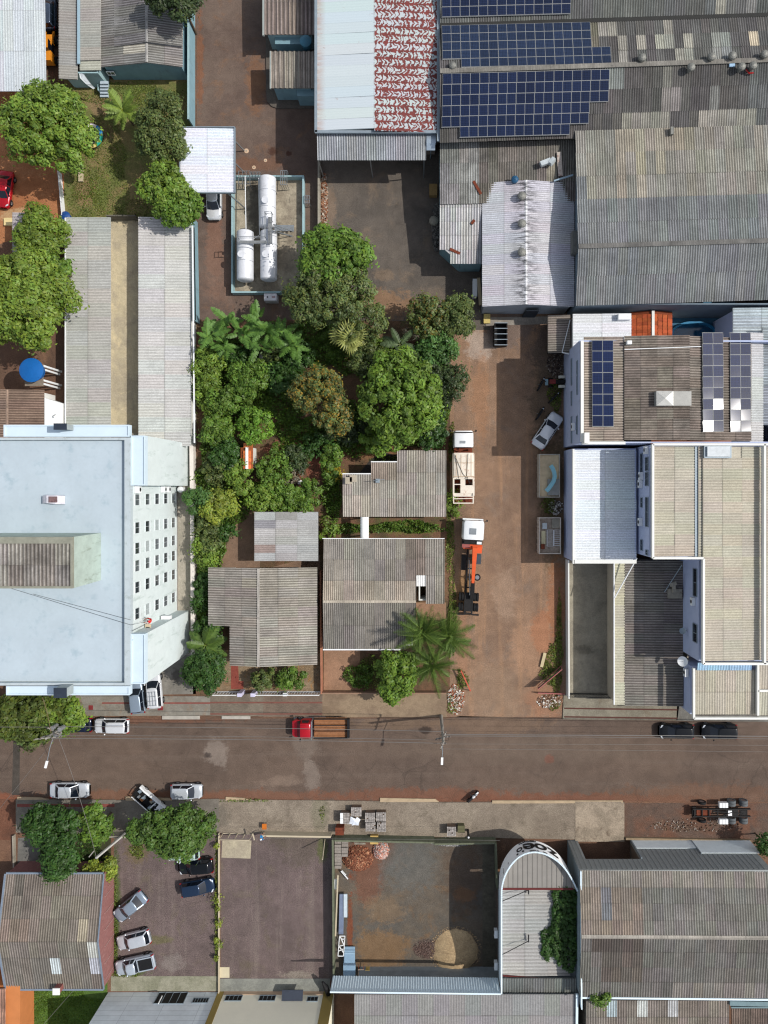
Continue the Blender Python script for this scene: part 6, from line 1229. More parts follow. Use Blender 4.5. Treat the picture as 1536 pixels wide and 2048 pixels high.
# lettering stands on the curved fascia, upright for someone in the street
INK = mat('sign_ink', C(20, 20, 22), .6, 0, .0, 1)
def point_on_arc(s):
    L = [0]
    for i in range(len(Pw) - 1): L.append(L[-1] + (Pw[i + 1] - Pw[i]).length)
    s *= L[-1]
    for i in range(len(Pw) - 1):
        if L[i + 1] >= s: a, b = Pw[i], Pw[i + 1]; return a.lerp(b, (s - L[i]) / (L[i + 1] - L[i])), (b - a).normalized()
    return Pw[-1], (Pw[-1] - Pw[-2]).normalized()
def glyph(txt, px, size, z, off=.03, name='letter', xs=1.0):
    ss = min(range(200), key=lambda k: abs(NX + point_on_arc(k / 199)[0].x * F / (H - z) - px)) / 199
    p, u = point_on_arc(ss); n = Vector((-u.y, u.x, 0)); n = n if n.y > 0 else -n; rx_ = Vector((0, 0, 1)).cross(n)
    c = bpy.data.curves.new(name, 'FONT'); c.body = txt; c.size = size; c.align_x = 'CENTER'; c.align_y = 'CENTER'; c.extrude = .015; c.offset = off
    o = bpy.data.objects.new(name, c); COL.objects.link(o); dg = bpy.context.evaluated_depsgraph_get(); me = bpy.data.meshes.new_from_object(o.evaluated_get(dg)); bpy.data.objects.remove(o)
    me.materials.clear(); me.materials.append(INK); o = put(name, me, h)
    M = Matrix((rx_ * xs, Vector((0, 0, 1)), n)).transposed().to_4x4(); M.translation = Vector((p.x, p.y, z)) + n * .05 - WL[h.name]; o.matrix_basis = M; return o
glyph('z', 1106, 2.5, 4.85, .055, xs=1.15); glyph('o', 1082, 2.5, 4.85, .05, xs=1.1); glyph('e', 1058.5, 2.5, 4.85, .035, xs=1.2)
ss_ = glyph('o', 1039, 1.5, 4.85, .01, 'emblem'); 
def emb(px, dz, r=.13):
    ss = min(range(200), key=lambda k: abs(NX + point_on_arc(k / 199)[0].x * F / (H - 4.8) - px)) / 199; p, u = point_on_arc(ss); n = Vector((-u.y, u.x, 0)); n = n if n.y > 0 else -n
    mb = MB(); q = Vector((p.x, p.y, 4.85 + dz)) + n * .05; mb.tube([q, q + n * .03], r, 10); mb.obj('emblem_dot', INK, h)
emb(1034, .55); emb(1045, .55)
for px, tx in ((1043, 'APIA'), (1057, 'MODA'), (1066, 'FEM'),): glyph(tx, px, .36, 3.65, .01, 'small_lettering')
for px, tx in ((1066, 'moda'), (1076, 'fit'), (1091, 'casa')): glyph(tx, px, .3, 5.75, .005, 'small_lettering')
# ---- Q warehouse bottom right
h = house('warehouse', 'large brown grey corrugated warehouse with a dark grey street front', 'warehouse', 1160, 1740, 1600, 1993, 6.6)
A, B = W(1163, 1873, 7.5), W(1600, 1876, 7.5); rq = C(140, 134, 126)
pq = [(1160, 1775, 1280, 1875, C(150, 138, 126)), (1210, 1775, 1230, 1835, C(128, 132, 134)), (1190, 1880, 1290, 1905, C(96, 88, 82)), (1195, 1905, 1290, 1955, C(112, 104, 96)), (1160, 1740, 1540, 1775, C(152, 146, 138)), (1340, 1960, 1540, 1998, C(142, 136, 130))]
D = W(1163, 1741, 6.6); D.x = A.x; roof_plane(h, A, B, D, FIB, C(132, 130, 124), sl=1.75, sw=1.1, patches=pq)  # tones of both slopes set darker, standing in for soft cloud shade
D = W(1163, 1993, 6.6); D.x = A.x; roof_plane(h, A, B, D, FIB, C(122, 119, 114), sl=1.75, sw=1.1, patches=pq)
mb = MB(); mb.bar(A, B, .4, .1); mb.obj('ridge_cap', FIB, h, color=C(156, 150, 140))
DKF = sheetmat('grey_facade', valley=.3, stain=.1); DFM = mat('graphite_sheet', C(146, 150, 148), .6, 0, .12, 1.5)
xL, yF = W(1160, 0, 6.6).x, W(0, 1740, 6.6).y; xo0, xo1 = xL + 1.15, W(1270, 0, 2).x; xR = W(1545, 0, 6.6).x
mb = MB(); mb.box(xL, xo0, yF - .3, yF, 0, 6.6).box(xo0, xo1, yF - .3, yF, 4.3, 6.6).box(xo1, xR, yF - .3, yF, 0, 6.6); mb.obj('facade', DFM, h)
mb = MB(); n = 60
for k in range(int((xR - xL) / .55)): x = xL + .3 + k * .55; zz = 4.35 if xo0 < x < xo1 else .05; mb.bar((x, yF + .01, zz), (x, yF + .01, 6.5), .07, .04)
mb.obj('facade_rib', mat('graphite_rib', C(128, 132, 130), .6), h)
mb = MB(); mb.box(xo0, xo1, yF - 4, yF - 3.8, 0, 4.3).box(xo0 - .2, xo0, yF - 4, yF - .31, 0, 4.3).box(xo1, xo1 + .2, yF - 4, yF - .31, 0, 4.3); mb.obj('porch_wall', mat('porch_brown', C(110, 96, 84), .85), h)
mb = MB(); xd = (xo0 + xo1) / 2 - .2; mb.box(xd - 1.0, xd + 1.1, yF - 3.8, yF - 3.75, 0, 3.2); mb.obj('door', mat('dark_brown_door', C(46, 36, 30), .6), h)
mb = MB(); mb.box(xL, xL + .2, W(0, 1993, 6.6).y, yF - .32, 0, 6.4).box(xR - .2, xR, W(0, 1993, 6.6).y, yF - .32, 0, 6.4).box(xL + .21, xR - .21, W(0, 1993, 6.6).y, W(0, 1993, 6.6).y + .2, 0, 6.4); mb.obj('wall', mat('blue_grey_wall', C(120, 134, 140), .85, 0, .15, 1), h)
PBF = mat('pale_gate_blue', C(222, 232, 234), .6, 0, .1, 1.2); x1a, x2a = W(1388, 0, 1.2).x, W(1506, 0, 1.2).x
mb = MB(); mb.box(xo1 + .12, x1a - .06, yF + .06, yF + .12, .05, 2.1); mb.obj('gate_panel', PBF, h); mb = MB(); mb.box(x1a + .06, x2a, yF + .06, yF + .12, .05, 3.2); mb.obj('gate_panel', PBF, h)
mb = MB(); mb.bar((xo1 + .05, yF + .1, 0), (xo1 + .05, yF + .1, 4.3), .14); mb.bar((x1a, yF + .13, 0), (x1a, yF + .13, 3.4), .1); mb.obj('gate_post', GUT, h)
mb = MB(); mb.bar(W(1161.5, 1742, 6.75), W(1163, 2008, 6.75), .14, .2); mb.bar(W(1163, 1995, 6.5), W(1545, 1999, 6.5), .2, .14); mb.obj('gutter', FASC, h)
wall_line('street_wall', 'low dusty brick kerb wall in front of the graphite warehouse', [(1250, 1675), (1500, 1680)], .35, .25, mat('dusty_brick', C(140, 122, 98), .9, 0, .4, 3))
h = house('rear_warehouse', 'ribbed roof with three white skylight strips at the bottom right', 'warehouse', 1172, 2000, 1465, 2200, 6)
flatroof(h, 1173, 2001, 1458, 2200, 6.2, FIB, C(142, 134, 124), z2=6.0, sl=1.9, sw=1.1, patches=[(1208, 2000, 1230, 2022, C(190, 204, 208)), (1282, 2000, 1304, 2022, C(206, 208, 204)), (1340, 2000, 1362, 2022, C(210, 214, 212)), (1428, 2002, 1440, 2016, C(70, 68, 66))]); walls(h, 1173, 2001, 1458, 2200, 6.0, BEIGEW, .2)
flatroof(h, 1464, 2017, 1600, 2200, 6.2, FIBM, C(128, 112, 102), z2=6.0, sl=2.4); mb = MB(); mb.bar(W(1459, 2005, 6.3), W(1600, 2008, 6.3), .5, .3); mb.bar(W(1462, 2014, 6.3), W(1600, 2014, 6.3), .14, .2); mb.obj('gutter', mat('verdigris', C(112, 134, 138), .6), h)
# ---- walls of the lots
CRW = mat('cream_wall', C(184, 172, 148), .85, 0, .15, 1.2); MOSS = mat('mossy_wall', C(104, 108, 88), .9, 0, .3, 1.5, grime=(C(60, 66, 48), .7))
wall_line('lot_wall', 'long cream wall between the two gravel lots', [(439, 1664), (439, 1984)], .4, .12, CRW)
wall_line('lot_wall', 'cream front wall of the empty gravel lot with its gap', [(525, 1663), (664, 1665)], 1.1, .2, CRW)
wall_line('lot_wall', 'dark mossy wall between the gravel lot and the work yard', [(668, 1668), (670, 1962)], 1.4, .18, MOSS)
wall_line('lot_wall', 'dark green front wall of the work yard', [(672, 1669), (868, 1673), (868, 1676), (988, 1674)], 1.5, .18, MOSS)
wall_line('lot_wall', 'dark wall on the east side of the work yard', [(989, 1674), (992, 1762)], 1.6, .2, MOSS)
wall_line('lot_wall', 'grey wall at the front of the car park lot', [(225, 1664), (272, 1665)], 1.2, .2, CONC)
wall_line('garden_wall', 'narrow concrete garden wall west of the grey drive', [(30, 1668), (32, 1745)], .5, .14, CONC)
t = thing('sliding_gate', 'grey framed sliding gate at the cream pad of the gravel lot', 'gate', W(475, 1668))
mb = MB(); a, b = W(446, 1666), W(505, 1667); mb.bar((a.x, a.y, 1.6), (b.x, b.y, 1.6), .08); mb.bar((a.x, a.y, .1), (b.x, b.y, .1), .08)
for k in range(5): p = a.lerp(b, k / 4); mb.bar((p.x, p.y, .14), (p.x, p.y, 1.56), .08)
mb.bar(W(505, 1667, 1.6), W(509, 1680, 1.7), .12); mb.obj('gate_frame', CRW, t)
t = thing('pole', 'thin white post leaning in the gravel lot corner', 'pole', W(648, 1690)); mb = MB(); mb.tube([W(650, 1676, .2), W(645, 1719, 3.2)], .06, 6); mb.obj('pole_bar', CRW, t)
# ---------------------------------------------------------------- VEHICLES
WHC = ('white', C(214, 216, 218)); SIL = ('silver', C(196, 202, 208), .28, .35); GRY = ('grey_blue', C(136, 150, 164), .3, .3); NAV = ('navy', C(22, 30, 52), .15, .3); BLK = ('black', C(16, 19, 22), .15, .3); RDC = ('red', C(176, 20, 34))
STB = ('steel_blue', C(80, 98, 120), .25, .4); DBL = ('dark_blue', C(34, 52, 76), .2, .4)
car(223, 1452, 180, 'wagon', WHC, 'white estate car parked at the kerb next to the power pole', 4.1, 1.7, 1.5)
car(148, 1450, 180, 'hatch', NAV, 'dark navy car half under the roadside tree beside the pole', 4.1, 1.68, 1.42)
car(22, 1453, 0, 'hatch', STB, 'pale car whose front shows through the street tree', 3.8, 1.65, 1.45)
car(139, 1581, 0, 'sedan', SIL, 'long silver sedan parked on the south side of the street', 4.6, 1.74, 1.42)
car(373, 1583, 0, 'hatch', SIL, 'short silver hatchback parked beside the stripped car shell', 3.7, 1.68, 1.5)
car(1353, 1463, 180, 'hatch', BLK, 'black hatchback parked in front, nearer the driveway', 4.1, 1.68, 1.46)
car(1438, 1463, 180, 'suv', BLK, 'black car parked behind the other black hatchback', 4.2, 1.72, 1.55)
car(1095, 861, 56, 'sedan', WHC, 'white car parked askew against the tall blue wall', 4.6, 1.76, 1.42)
car(8, 378, 262, 'sedan', RDC, 'bright red car cut by the left edge on the orange soil', 4.3, 1.7, 1.38)
car(428, 402, 270, 'suv', WHC, 'white van like car nosing out from under the white carport', 4.4, 1.74, 1.75, rack=False)
car(273, 1394, 97, 'hatch', GRY, 'grey blue hatchback standing on the pavement by the pale tower', 3.9, 1.68, 1.48)
car(308, 1380, 95, 'wagon', WHC, 'white estate car with roof rack beside the grey blue hatchback', 4.3, 1.72, 1.56, rack=True)
car(391, 1733, 184, 'hatch', BLK, 'black car in the gravel lot just below the big round tree', 4.1, 1.68, 1.46)
car(395, 1775, 9, 'hatch', DBL, 'dark blue car in the gravel lot parked below the black one', 4.0, 1.66, 1.44)
car(366, 1706, 184, 'hatch', ('pale_green', C(176, 196, 190)), 'pale car almost hidden under the big round tree', 3.9, 1.65, 1.44)
car(260, 1814, 219, 'sedan', GRY, 'grey blue car parked slanting, first of the three along the brick house', 4.3, 1.7, 1.42)
car(267, 1880, 194, 'hatch', SIL, 'silver hatchback parked slanting between the grey blue car and the pickup', 4.0, 1.68, 1.48)
car(270, 1930, 192, 'pickup', ('light_silver', C(180, 190, 200), .25, .3), 'silver pickup with an empty black load bed near the cement strip', 4.7, 1.72, 1.55, cat='pickup')
car(96, 22, 90, 'suv', ('slate', C(70, 82, 100), .2, .3), 'dark slate car nose showing between the white shed and blue house', 4.4, 1.8, 1.6)
def local(t):
    return lambda mb, name, m, **k: mb.obj(name, m, t, world=False, **k)
# red flatbed truck
q = W(642, 1457, 1.2); q.z = .012; t = thing('flatbed_truck', 'red cab truck with an empty brown timber flatbed at the kerb', 'truck', q, math.pi); o = local(t)
RP = paint(*RDC); mb = MB(); mb.loft([[(x, y * s_, z) for y, z in ((-1, .45), (-1.05, .9), (-1.02, 1.5), (-.82, zt - .06), (-.7, zt), (.7, zt), (.82, zt - .06), (1.02, 1.5), (1.05, .9), (1, .45))] for x, s_, zt in ((1.15, .98, 2.05), (1.25, 1, 2.1), (2.1, 1, 2.12), (2.3, .97, 2.06))]); o(mb, 'cab', RP, smooth=True)
mb = MB(); mb.loft([[(2.28, -.98, .45), (2.28, -1.0, 1.35), (2.28, 1.0, 1.35), (2.28, .98, .45)], [(3.0, -.96, .45), (3.02, -.96, 1.25), (3.02, .96, 1.25), (3.0, .96, .45)], [(3.32, -.78, .5), (3.34, -.8, 1.1), (3.34, .8, 1.1), (3.32, .78, .5)]]); o(mb, 'hood', RP, smooth=True)
mb = MB(); mb.loft([[(2.29, -.93, 1.36), (2.29, .93, 1.36), (2.29, .74, 2.04), (2.29, -.74, 2.04)], [(2.72, -.9, 1.36), (2.72, .9, 1.36), (2.36, .72, 2.03), (2.36, -.72, 2.03)]]); o(mb, 'windshield', GLASS)
mb = MB()
for s_ in (-1, 1): mb.add([(1.3, s_ * 1.035, 1.45), (2.15, s_ * 1.035, 1.45), (2.05, s_ * .9, 1.92), (1.35, s_ * .9, 1.92)], [(0, 1, 2, 3)])
o(mb, 'side_window', GLASS)
mb = MB(); mb.box(-3.2, .85, -1.08, 1.08, .85, .95); o(mb, 'bed_frame', WOOD)
FW = mat('flatbed_timber', C(142, 98, 66), .8, 0, .35, 2, .3, grime=(C(96, 58, 36), .7))
for i in range(6): mb = MB(); y = -1.03 + i * .415; mb.box(-2.95, .8, y - .17, y + .17, .955, 1.0); o(mb, 'plank', FW)
for y in (-.32, .34): mb = MB(); mb.box(-3.1, .8, y - .05, y + .05, 1.0, 1.06); o(mb, 'bed_rib', BLACK)
for s_ in (-1, 1): mb = MB(); mb.box(-3.1, .85, s_ * 1.1 - .04, s_ * 1.1 + .04, .9, 1.35); o(mb, 'side_board', BLACK)
mb = MB(); mb.box(-3.3, -3.05, -1.1, 1.1, .8, 1.35); o(mb, 'tail_board', BLACK); mb = MB(); mb.bar((1.0, -1, 2.0), (1.0, 1, 2.0), .08); mb.bar((1.0, -1, .9), (1.0, -1, 2.0), .1); mb.bar((1.0, 1, .9), (1.0, 1, 2.0), .1); mb.bar((1.0, -.9, 1.4), (1.0, .9, 1.4), .06); o(mb, 'rack', STEEL)
for s_ in (-1, 1):
    mb = MB(); mb.box(2.3, 2.42, s_ * 1.22 - .12, s_ * 1.22 + .12, 1.35, 1.65); o(mb, 'wing_mirror', BLACK)
    mb = MB(); mb.box(3.2, 3.36, s_ * .62 - .14, s_ * .62 + .14, .85, 1.02); o(mb, 'headlight', LAMPG)
mb = MB(); mb.box(-3.0, 2.9, -.5, .5, .45, .84); o(mb, 'chassis', BLACK); wheels(t, (-1.7, 2.5), 1.85, .42, .28)
# crane truck
def cab(t, y0, y1, hw, zt, m, nm='cab'):
    mb = MB(); mb.loft([[(x * s_, y, z) for x, z in ((-hw, .7), (-hw, zt - .5), (-hw * .9, zt - .08), (-hw * .75, zt), (hw * .75, zt), (hw * .9, zt - .08), (hw, zt - .5), (hw, .7))] for y, s_ in ((y0, .97), (y0 + .15, 1), (y1 - .3, 1), (y1, .9))]); mb.obj(nm, m, t, world=False, smooth=True)
    mb = MB(); mb.add([(-hw * .82, y1 + .0, 1.9), (hw * .82, y1 + .0, 1.9), (hw * .78, y1 - .05, zt - .35), (-hw * .78, y1 - .05, zt - .35)], [(0, 1, 2, 3)]); mb.v = [(a, b + .03, c) for a, b, c in mb.v]; mb.obj('windshield', GLASS, t, world=False)
    for s_ in (-1, 1):
        mb = MB(); mb.add([(s_ * (hw + .012), y0 + .4, 1.9), (s_ * (hw + .012), y1 - .5, 1.9), (s_ * (hw * .97), y1 - .6, zt - .4), (s_ * hw * .97, y0 + .5, zt - .4)], [(0, 1, 2, 3)]); mb.obj('side_window', GLASS, t, world=False)
        mb = MB(); mb.bar((s_ * hw * .95, y1 - .1, zt - .5), (s_ * (hw + .3), y1 + .05, zt - .55), .05); mb.box(s_ * (hw + .3) - .06, s_ * (hw + .3) + .06, y1 - .05, y1 + .15, zt - 1.1, zt - .4); mb.obj('wing_mirror', BLACK, t, world=False)
        mb = MB(); mb.box(s_ * hw * .8 - .2, s_ * hw * .8 + .2, y1 - .02, y1 + .06, .8, 1.05); mb.obj('headlight', LAMPG, t, world=False)
def twheels(t, ys, xs, r, wd, m=TYRE, rim=ALLOY):
    for y in ys:
        for x in xs:
            e = bpy.data.objects.new('wheel', None); COL.objects.link(e); e.parent = t; e.location = (x, y, r)
            b = MB(); n = 18; b.loft([[(q0, q1 * math.cos(a), q1 * math.sin(a)) for a in [2 * math.pi * k / n for k in range(n)]] for q0, q1 in ((-wd / 2, r * .6), (-wd / 2, r * .94), (-wd * .38, r), (wd * .38, r), (wd / 2, r * .94), (wd / 2, r * .6))], cap=False); b.obj('tyre', m, e, smooth=True, world=False)
            b = MB(); b.tube([(-wd * .4, 0, 0), (wd * .4, 0, 0)], r * .6, 14); b.obj('rim', rim, e, world=False)
q = W(941, 1130, .8); q.z = .01; t = thing('crane_truck', 'white cab truck with orange folded crane arm and bare black chassis', 'crane truck', q, math.radians(-3)); o = local(t)
WT = mat('truck_white', C(228, 230, 230), .3, .1, .04, 1.5, spec=.5); ORG = mat('crane_orange', C(214, 86, 34), .4, .1, .15, 2, spec=.5)
cab(t, 3.1, 5.25, 1.22, 2.95, WT)
mb = MB(); mb.box(-.42, .3, 3.7, 4.4, 2.95, 3.06); o(mb, 'roof_hatch', mat('hatch_grey', C(130, 136, 140), .5, .2)); mb = MB(); mb.box(-1.2, 1.2, 5.2, 5.42, .5, .95); o(mb, 'bumper', WT)
mb = MB(); mb.box(-1.15, 1.15, 2.5, 3.05, .7, 1.9); mb.tube([(-.9, 2.75, 1.9), (-.9, 2.75, 2.5)], .12); mb.bar((-1.1, 2.95, 2.1), (1.1, 2.95, 2.1), .12); o(mb, 'engine_bay', DARKM); mb = MB(); mb.box(.5, 1.05, 2.55, 2.85, 1.9, 2.05); o(mb, 'toolbox_lid', WHITEP)
for s_ in (-1, 1): mb = MB(); mb.box(s_ * .42 - .09, s_ * .42 + .09, -5.8, 3.1, .75, 1.0); o(mb, 'chassis_rail', DARKM)
mb = MB()
for y in (-5.6, -4.8, -3.6, -2.6, -1.4, -.4, .8, 1.9): mb.bar((-.42, y, .88), (.42, y, .88), .14)
mb.box(-.33, .33, -5.4, -3.2, .7, .98); o(mb, 'cross_member', DARKM)
mb = MB(); mb.box(-.95, 1.2, 1.9, 2.45, 1.0, 1.5).box(.05, 1.15, 1.5, 2.3, 1.5, 1.75); o(mb, 'crane_base', ORG); mb = MB(); mb.box(-1.15, -.25, 2.05, 2.5, 1.5, 1.62); o(mb, 'valve_block', mat('faded_red', C(150, 84, 80), .6))
mb = MB(); mb.hexa([(.12, -1.9, 2.0), (.42, -1.9, 2.0), (.58, 2.2, 2.0), (.02, 2.2, 2.0), (.12, -1.9, 2.35), (.42, -1.9, 2.35), (.58, 2.2, 2.5), (.02, 2.2, 2.5)]); o(mb, 'crane_arm', ORG); mb = MB(); mb.hexa([(.1, -3.9, 1.2), (.6, -3.9, 1.2), (.5, -1.7, 1.7), (.05, -1.7, 1.7), (.1, -3.9, 1.45), (.6, -3.9, 1.45), (.5, -1.7, 2.0), (.05, -1.7, 2.0)]); o(mb, 'inner_boom', DARKM)
mb = MB(); mb.tube([(-.25, .7, 1.7), (.05, -3.4, 1.5)], .05); o(mb, 'hydraulic_cylinder', STEEL)
mb = MB(); mb.box(.55, 1.15, .2, 1.3, .6, 1.3); o(mb, 'fuel_tank', mat('tank_slate', C(70, 78, 86), .4, .4)); mb = MB(); mb.box(-1.1, -.55, -.6, 1.2, .6, 1.15); o(mb, 'toolbox', DARKM)
mb = MB(); mb.tube([(.82, -1.35, 1.0), (.82, -1.35, 1.25)], .4, 16); o(mb, 'spare_wheel', TYRE); mb = MB(); mb.tube([(.82, -1.35, 1.25), (.82, -1.35, 1.28)], .24, 14); o(mb, 'spare_rim', ALLOY)
for s_ in (-1, 1): mb = MB(); mb.bar((s_ * .5, -5.75, .9), (s_ * 1.25, -5.75, .85), .16, .2); mb.box(s_ * 1.1 - .14, s_ * 1.1 + .14, -5.85, -5.7, .75, .95); o(mb, 'tail_light_arm', DARKM)
twheels(t, (-3.75, -4.95), (-1.03, -.72, .72, 1.03), .5, .26); twheels(t, (4.0,), (-1.02, 1.02), .5, .28); twheels(t, (.0,), (), .5, .28)
mb = MB(); mb.tube([(.83, -4.95, .5), (1.2, -4.95, .5)], .2, 12); o(mb, 'hub', ALLOY)
# garbage truck
q = W(926, 936, 1.4); q.z = .01; t = thing('garbage_truck', 'white cab garbage truck with a rust stained pale compactor body', 'garbage truck', q, 0); o = local(t)
PW_ = mat('stained_white_steel', C(220, 210, 194), .6, 0, .14, 1.1, .2, grime=(C(150, 96, 66), .7)); cab(t, 2.35, 4.2, 1.15, 2.8, WT)
mb = MB(); mb.box(-.45, .2, 2.75, 3.05, 2.8, 2.84); o(mb, 'roof_vent', STEEL); mb = MB(); mb.bar((-1.0, 4.0, 2.86), (1.0, 4.0, 2.86), .12, .1); o(mb, 'visor', BLACK)
mb = MB(); mb.box(-1.05, 1.05, 1.75, 2.3, .8, 1.6); mb.tube([(.6, 2.05, 1.6), (.6, 2.05, 2.5)], .1); mb.bar((-.9, 2.0, 1.9), (.9, 2.1, 1.7), .15); mb.bar((-.5, 1.9, 2.0), (-.4, 2.2, 1.7), .2); o(mb, 'pipework', RUST)
mb = MB(); mb.loft([[(x * s_, y, z) for x, z in ((-1.22, .8), (-1.25, 2.3), (-1.1, 2.62), (-.9, 2.68), (.9, 2.68), (1.1, 2.62), (1.25, 2.3), (1.22, .8))] for y, s_ in ((1.7, .97), (1.55, 1), (-1.1, 1), (-1.15, 1))]); o(mb, 'compactor_body', PW_, smooth=True)
mb = MB()
for x in (-.85, -.3, .3, .85): mb.bar((x, 1.5, 2.69), (x, -1.0, 2.69), .05, .04)
mb.bar((-1.1, .55, 2.7), (1.1, .55, 2.7), .05, .05); mb.bar((-1.2, -1.0, 2.72), (1.2, -1.0, 2.72), .07, .06); o(mb, 'body_rib', mat('pale_rib', C(180, 158, 132), .7))
mb = MB(); mb.tube([(-1.05, 1.5, 2.78), (-.1, -.7, 2.74), (.95, -1.9, 2.74)], .025, 5); mb.tube([(-.95, 1.4, 2.78), (-.55, -1.3, 2.74)], .025, 5); mb.tube([(.5, 1.6, 2.78), (.35, -.9, 2.74), (.7, -1.9, 2.74)], .025, 5); o(mb, 'cable', DARKM)
mb = MB()
for x0, x1, y0, y1 in ((-1.2, -1.05, -3.2, -1.16), (1.05, 1.25, -3.2, -1.16), (-1.05, 1.05, -1.3, -1.16), (-.35, .2, -2.9, -1.31), (.2, 1.05, -2.9, -2.0), (-1.05, -.35, -1.95, -1.85)): mb.box(x0, x1, y0, y1, .8, 2.5)
mb.loft([[(-1.05, -2.9, 2.4), (1.05, -2.9, 2.4), (1.05, -2.9, 2.2), (-1.05, -2.9, 2.2)], [(-1.05, -3.3, 2.3), (1.05, -3.3, 2.3), (1.05, -3.3, 2.1), (-1.05, -3.3, 2.1)]]); mb.bar((-1.15, -4.05, 1.9), (1.2, -4.05, 1.9), .12, .1); mb.bar((-1.1, -3.55, 2.1), (1.1, -3.5, 2.1), .1, .08); mb.bar((-1.15, -3.1, 2.2), (-1.1, -4.05, 1.9), .12, .1); mb.bar((1.15, -3.1, 2.2), (1.15, -4.05, 1.9), .14, .1); o(mb, 'hopper', PW_)
mb = MB(); mb.box(-1.05, 1.05, -4.0, -1.3, .75, .95).box(-1.0, 1.0, -1.8, -1.4, .95, 1.4); o(mb, 'hopper_floor', RUST); mb = MB(); mb.box(-.5, .5, -3.9, 3.9, .5, .78); o(mb, 'chassis', DARKM); twheels(t, (-2.2,), (-1.0, -.7, .7, 1.0), .48, .26); twheels(t, (3.1,), (-1.0, 1.0), .48, .28)
# bare truck chassis on the verge
q = W(1440, 1623, .6); q.z = .015; t = thing('truck_chassis', 'bare black truck chassis with double rear wheels and white tanks', 'truck chassis', q, math.radians(-90)); o = local(t)
for s_ in (-1, 1): mb = MB(); mb.box(s_ * .42 - .07, s_ * .42 + .07, -3.3, 3.4, .75, .98); o(mb, 'chassis_rail', DARKM)
# here local +y points to the left of the photo? (heading -90: +y -> +x)
mb = MB()
for y in (-3.1, -2.2, -1.4, -.4, .6, 1.4, 2.2, 3.0): mb.bar((-.42, y, .86), (.42, y, .86), .12)
mb.tube([(-.2, -1.0, .9), (.1, 2.6, .9)], .1); mb.tube([(.25, .2, 1.0), (-.2, 1.4, 1.0)], .08); mb.box(-.35, .35, 1.2, 2.0, .6, .95).box(-.3, .3, 2.3, 2.9, .6, .95).box(-.6, .6, -3.3, -2.9, .5, .8); o(mb, 'cross_member', DARKM)
mb = MB(); mb.box(-.38, .38, -2.8, -1.2, .7, .8); o(mb, 'floor_plate', RUST); mb = MB(); mb.box(-.3, .3, .75, 1.2, .98, 1.05); o(mb, 'plate', WHITEP)
for s_ in (-1, 1):
    for k in range(3): mb = MB(); mb.box(s_ * .95 - .28, s_ * .95 + .28, -.28 + k * .34, .03 + k * .34, .7, 1.15); o(mb, 'air_tank', WHITEP)
twheels(t, (1.35, 2.75), (-1.18, -.85, .85, 1.18), .5, .3, mat('grey_tyre', C(88, 92, 94), .85)); twheels(t, (-2.1,), (-1.05, 1.05), .5, .26)
# stripped car shell
q = W(298, 1603, .7); q.z = .14; t = thing('stripped_car', 'stripped white car shell with junk inside beside the big tree', 'car wreck', q, math.radians(-41)); o = local(t)
mb = MB(); mb.box(-1.9, 1.7, -.72, .72, .2, .4); o(mb, 'floor_pan', DARKM)
mb = MB(); mb.loft([[(x, .62, .3), (x, .84, .35), (x, .84, zt), (x, .66, zt + .03)] for x, zt in ((-1.9, .9), (-1.2, 1.0), (-.2, .95), (.5, .9), (1.3, .85), (1.9, .7))]); mb.box(1.1, 1.7, .1, .62, .7, .82); mb.bar((.7, .6, .9), (.6, -.2, 1.0), .12); mb.bar((1.7, .4, .8), (1.1, -.1, .85), .1); o(mb, 'side_panel', WHITEP, smooth=True)
mb = MB(); mb.bar((-1.9, -.8, .8), (1.2, -.8, .8), .06, .1); mb.box(1.3, 1.75, -.85, -.5, .5, .8); o(mb, 'sill', WHITEP); mb = MB(); mb.tube([(-1.9, -.7, .7), (-1.98, 0, .75), (-1.9, .7, .7)], .07); mb.bar((-1.6, -.78, .4), (1.4, -.78, .6), .1, .3); o(mb, 'frame_tube', BLACK)
for k in range(16): mb = MB(); x, y = R.uniform(-1.6, .9), R.uniform(-.55, .45); s_ = R.uniform(.12, .3); mb.hexa([(x - s_, y - s_ * .6, .41), (x + s_ * .7, y - s_, .41), (x + s_, y + s_ * .5, .41), (x - s_ * .5, y + s_, .41), (x - s_ * .8, y - s_ * .5, .5 + s_), (x + s_ * .6, y - s_ * .7, .45 + s_), (x + s_ * .7, y + s_ * .5, .5 + s_), (x - s_ * .4, y + s_ * .7, .42 + s_)]); o(mb, 'junk_piece', (CONC, GUT, DARKM, WOOD, STEEL)[k % 5])
wheels(t, (-1.2, 1.3), 1.5, .28, .18)
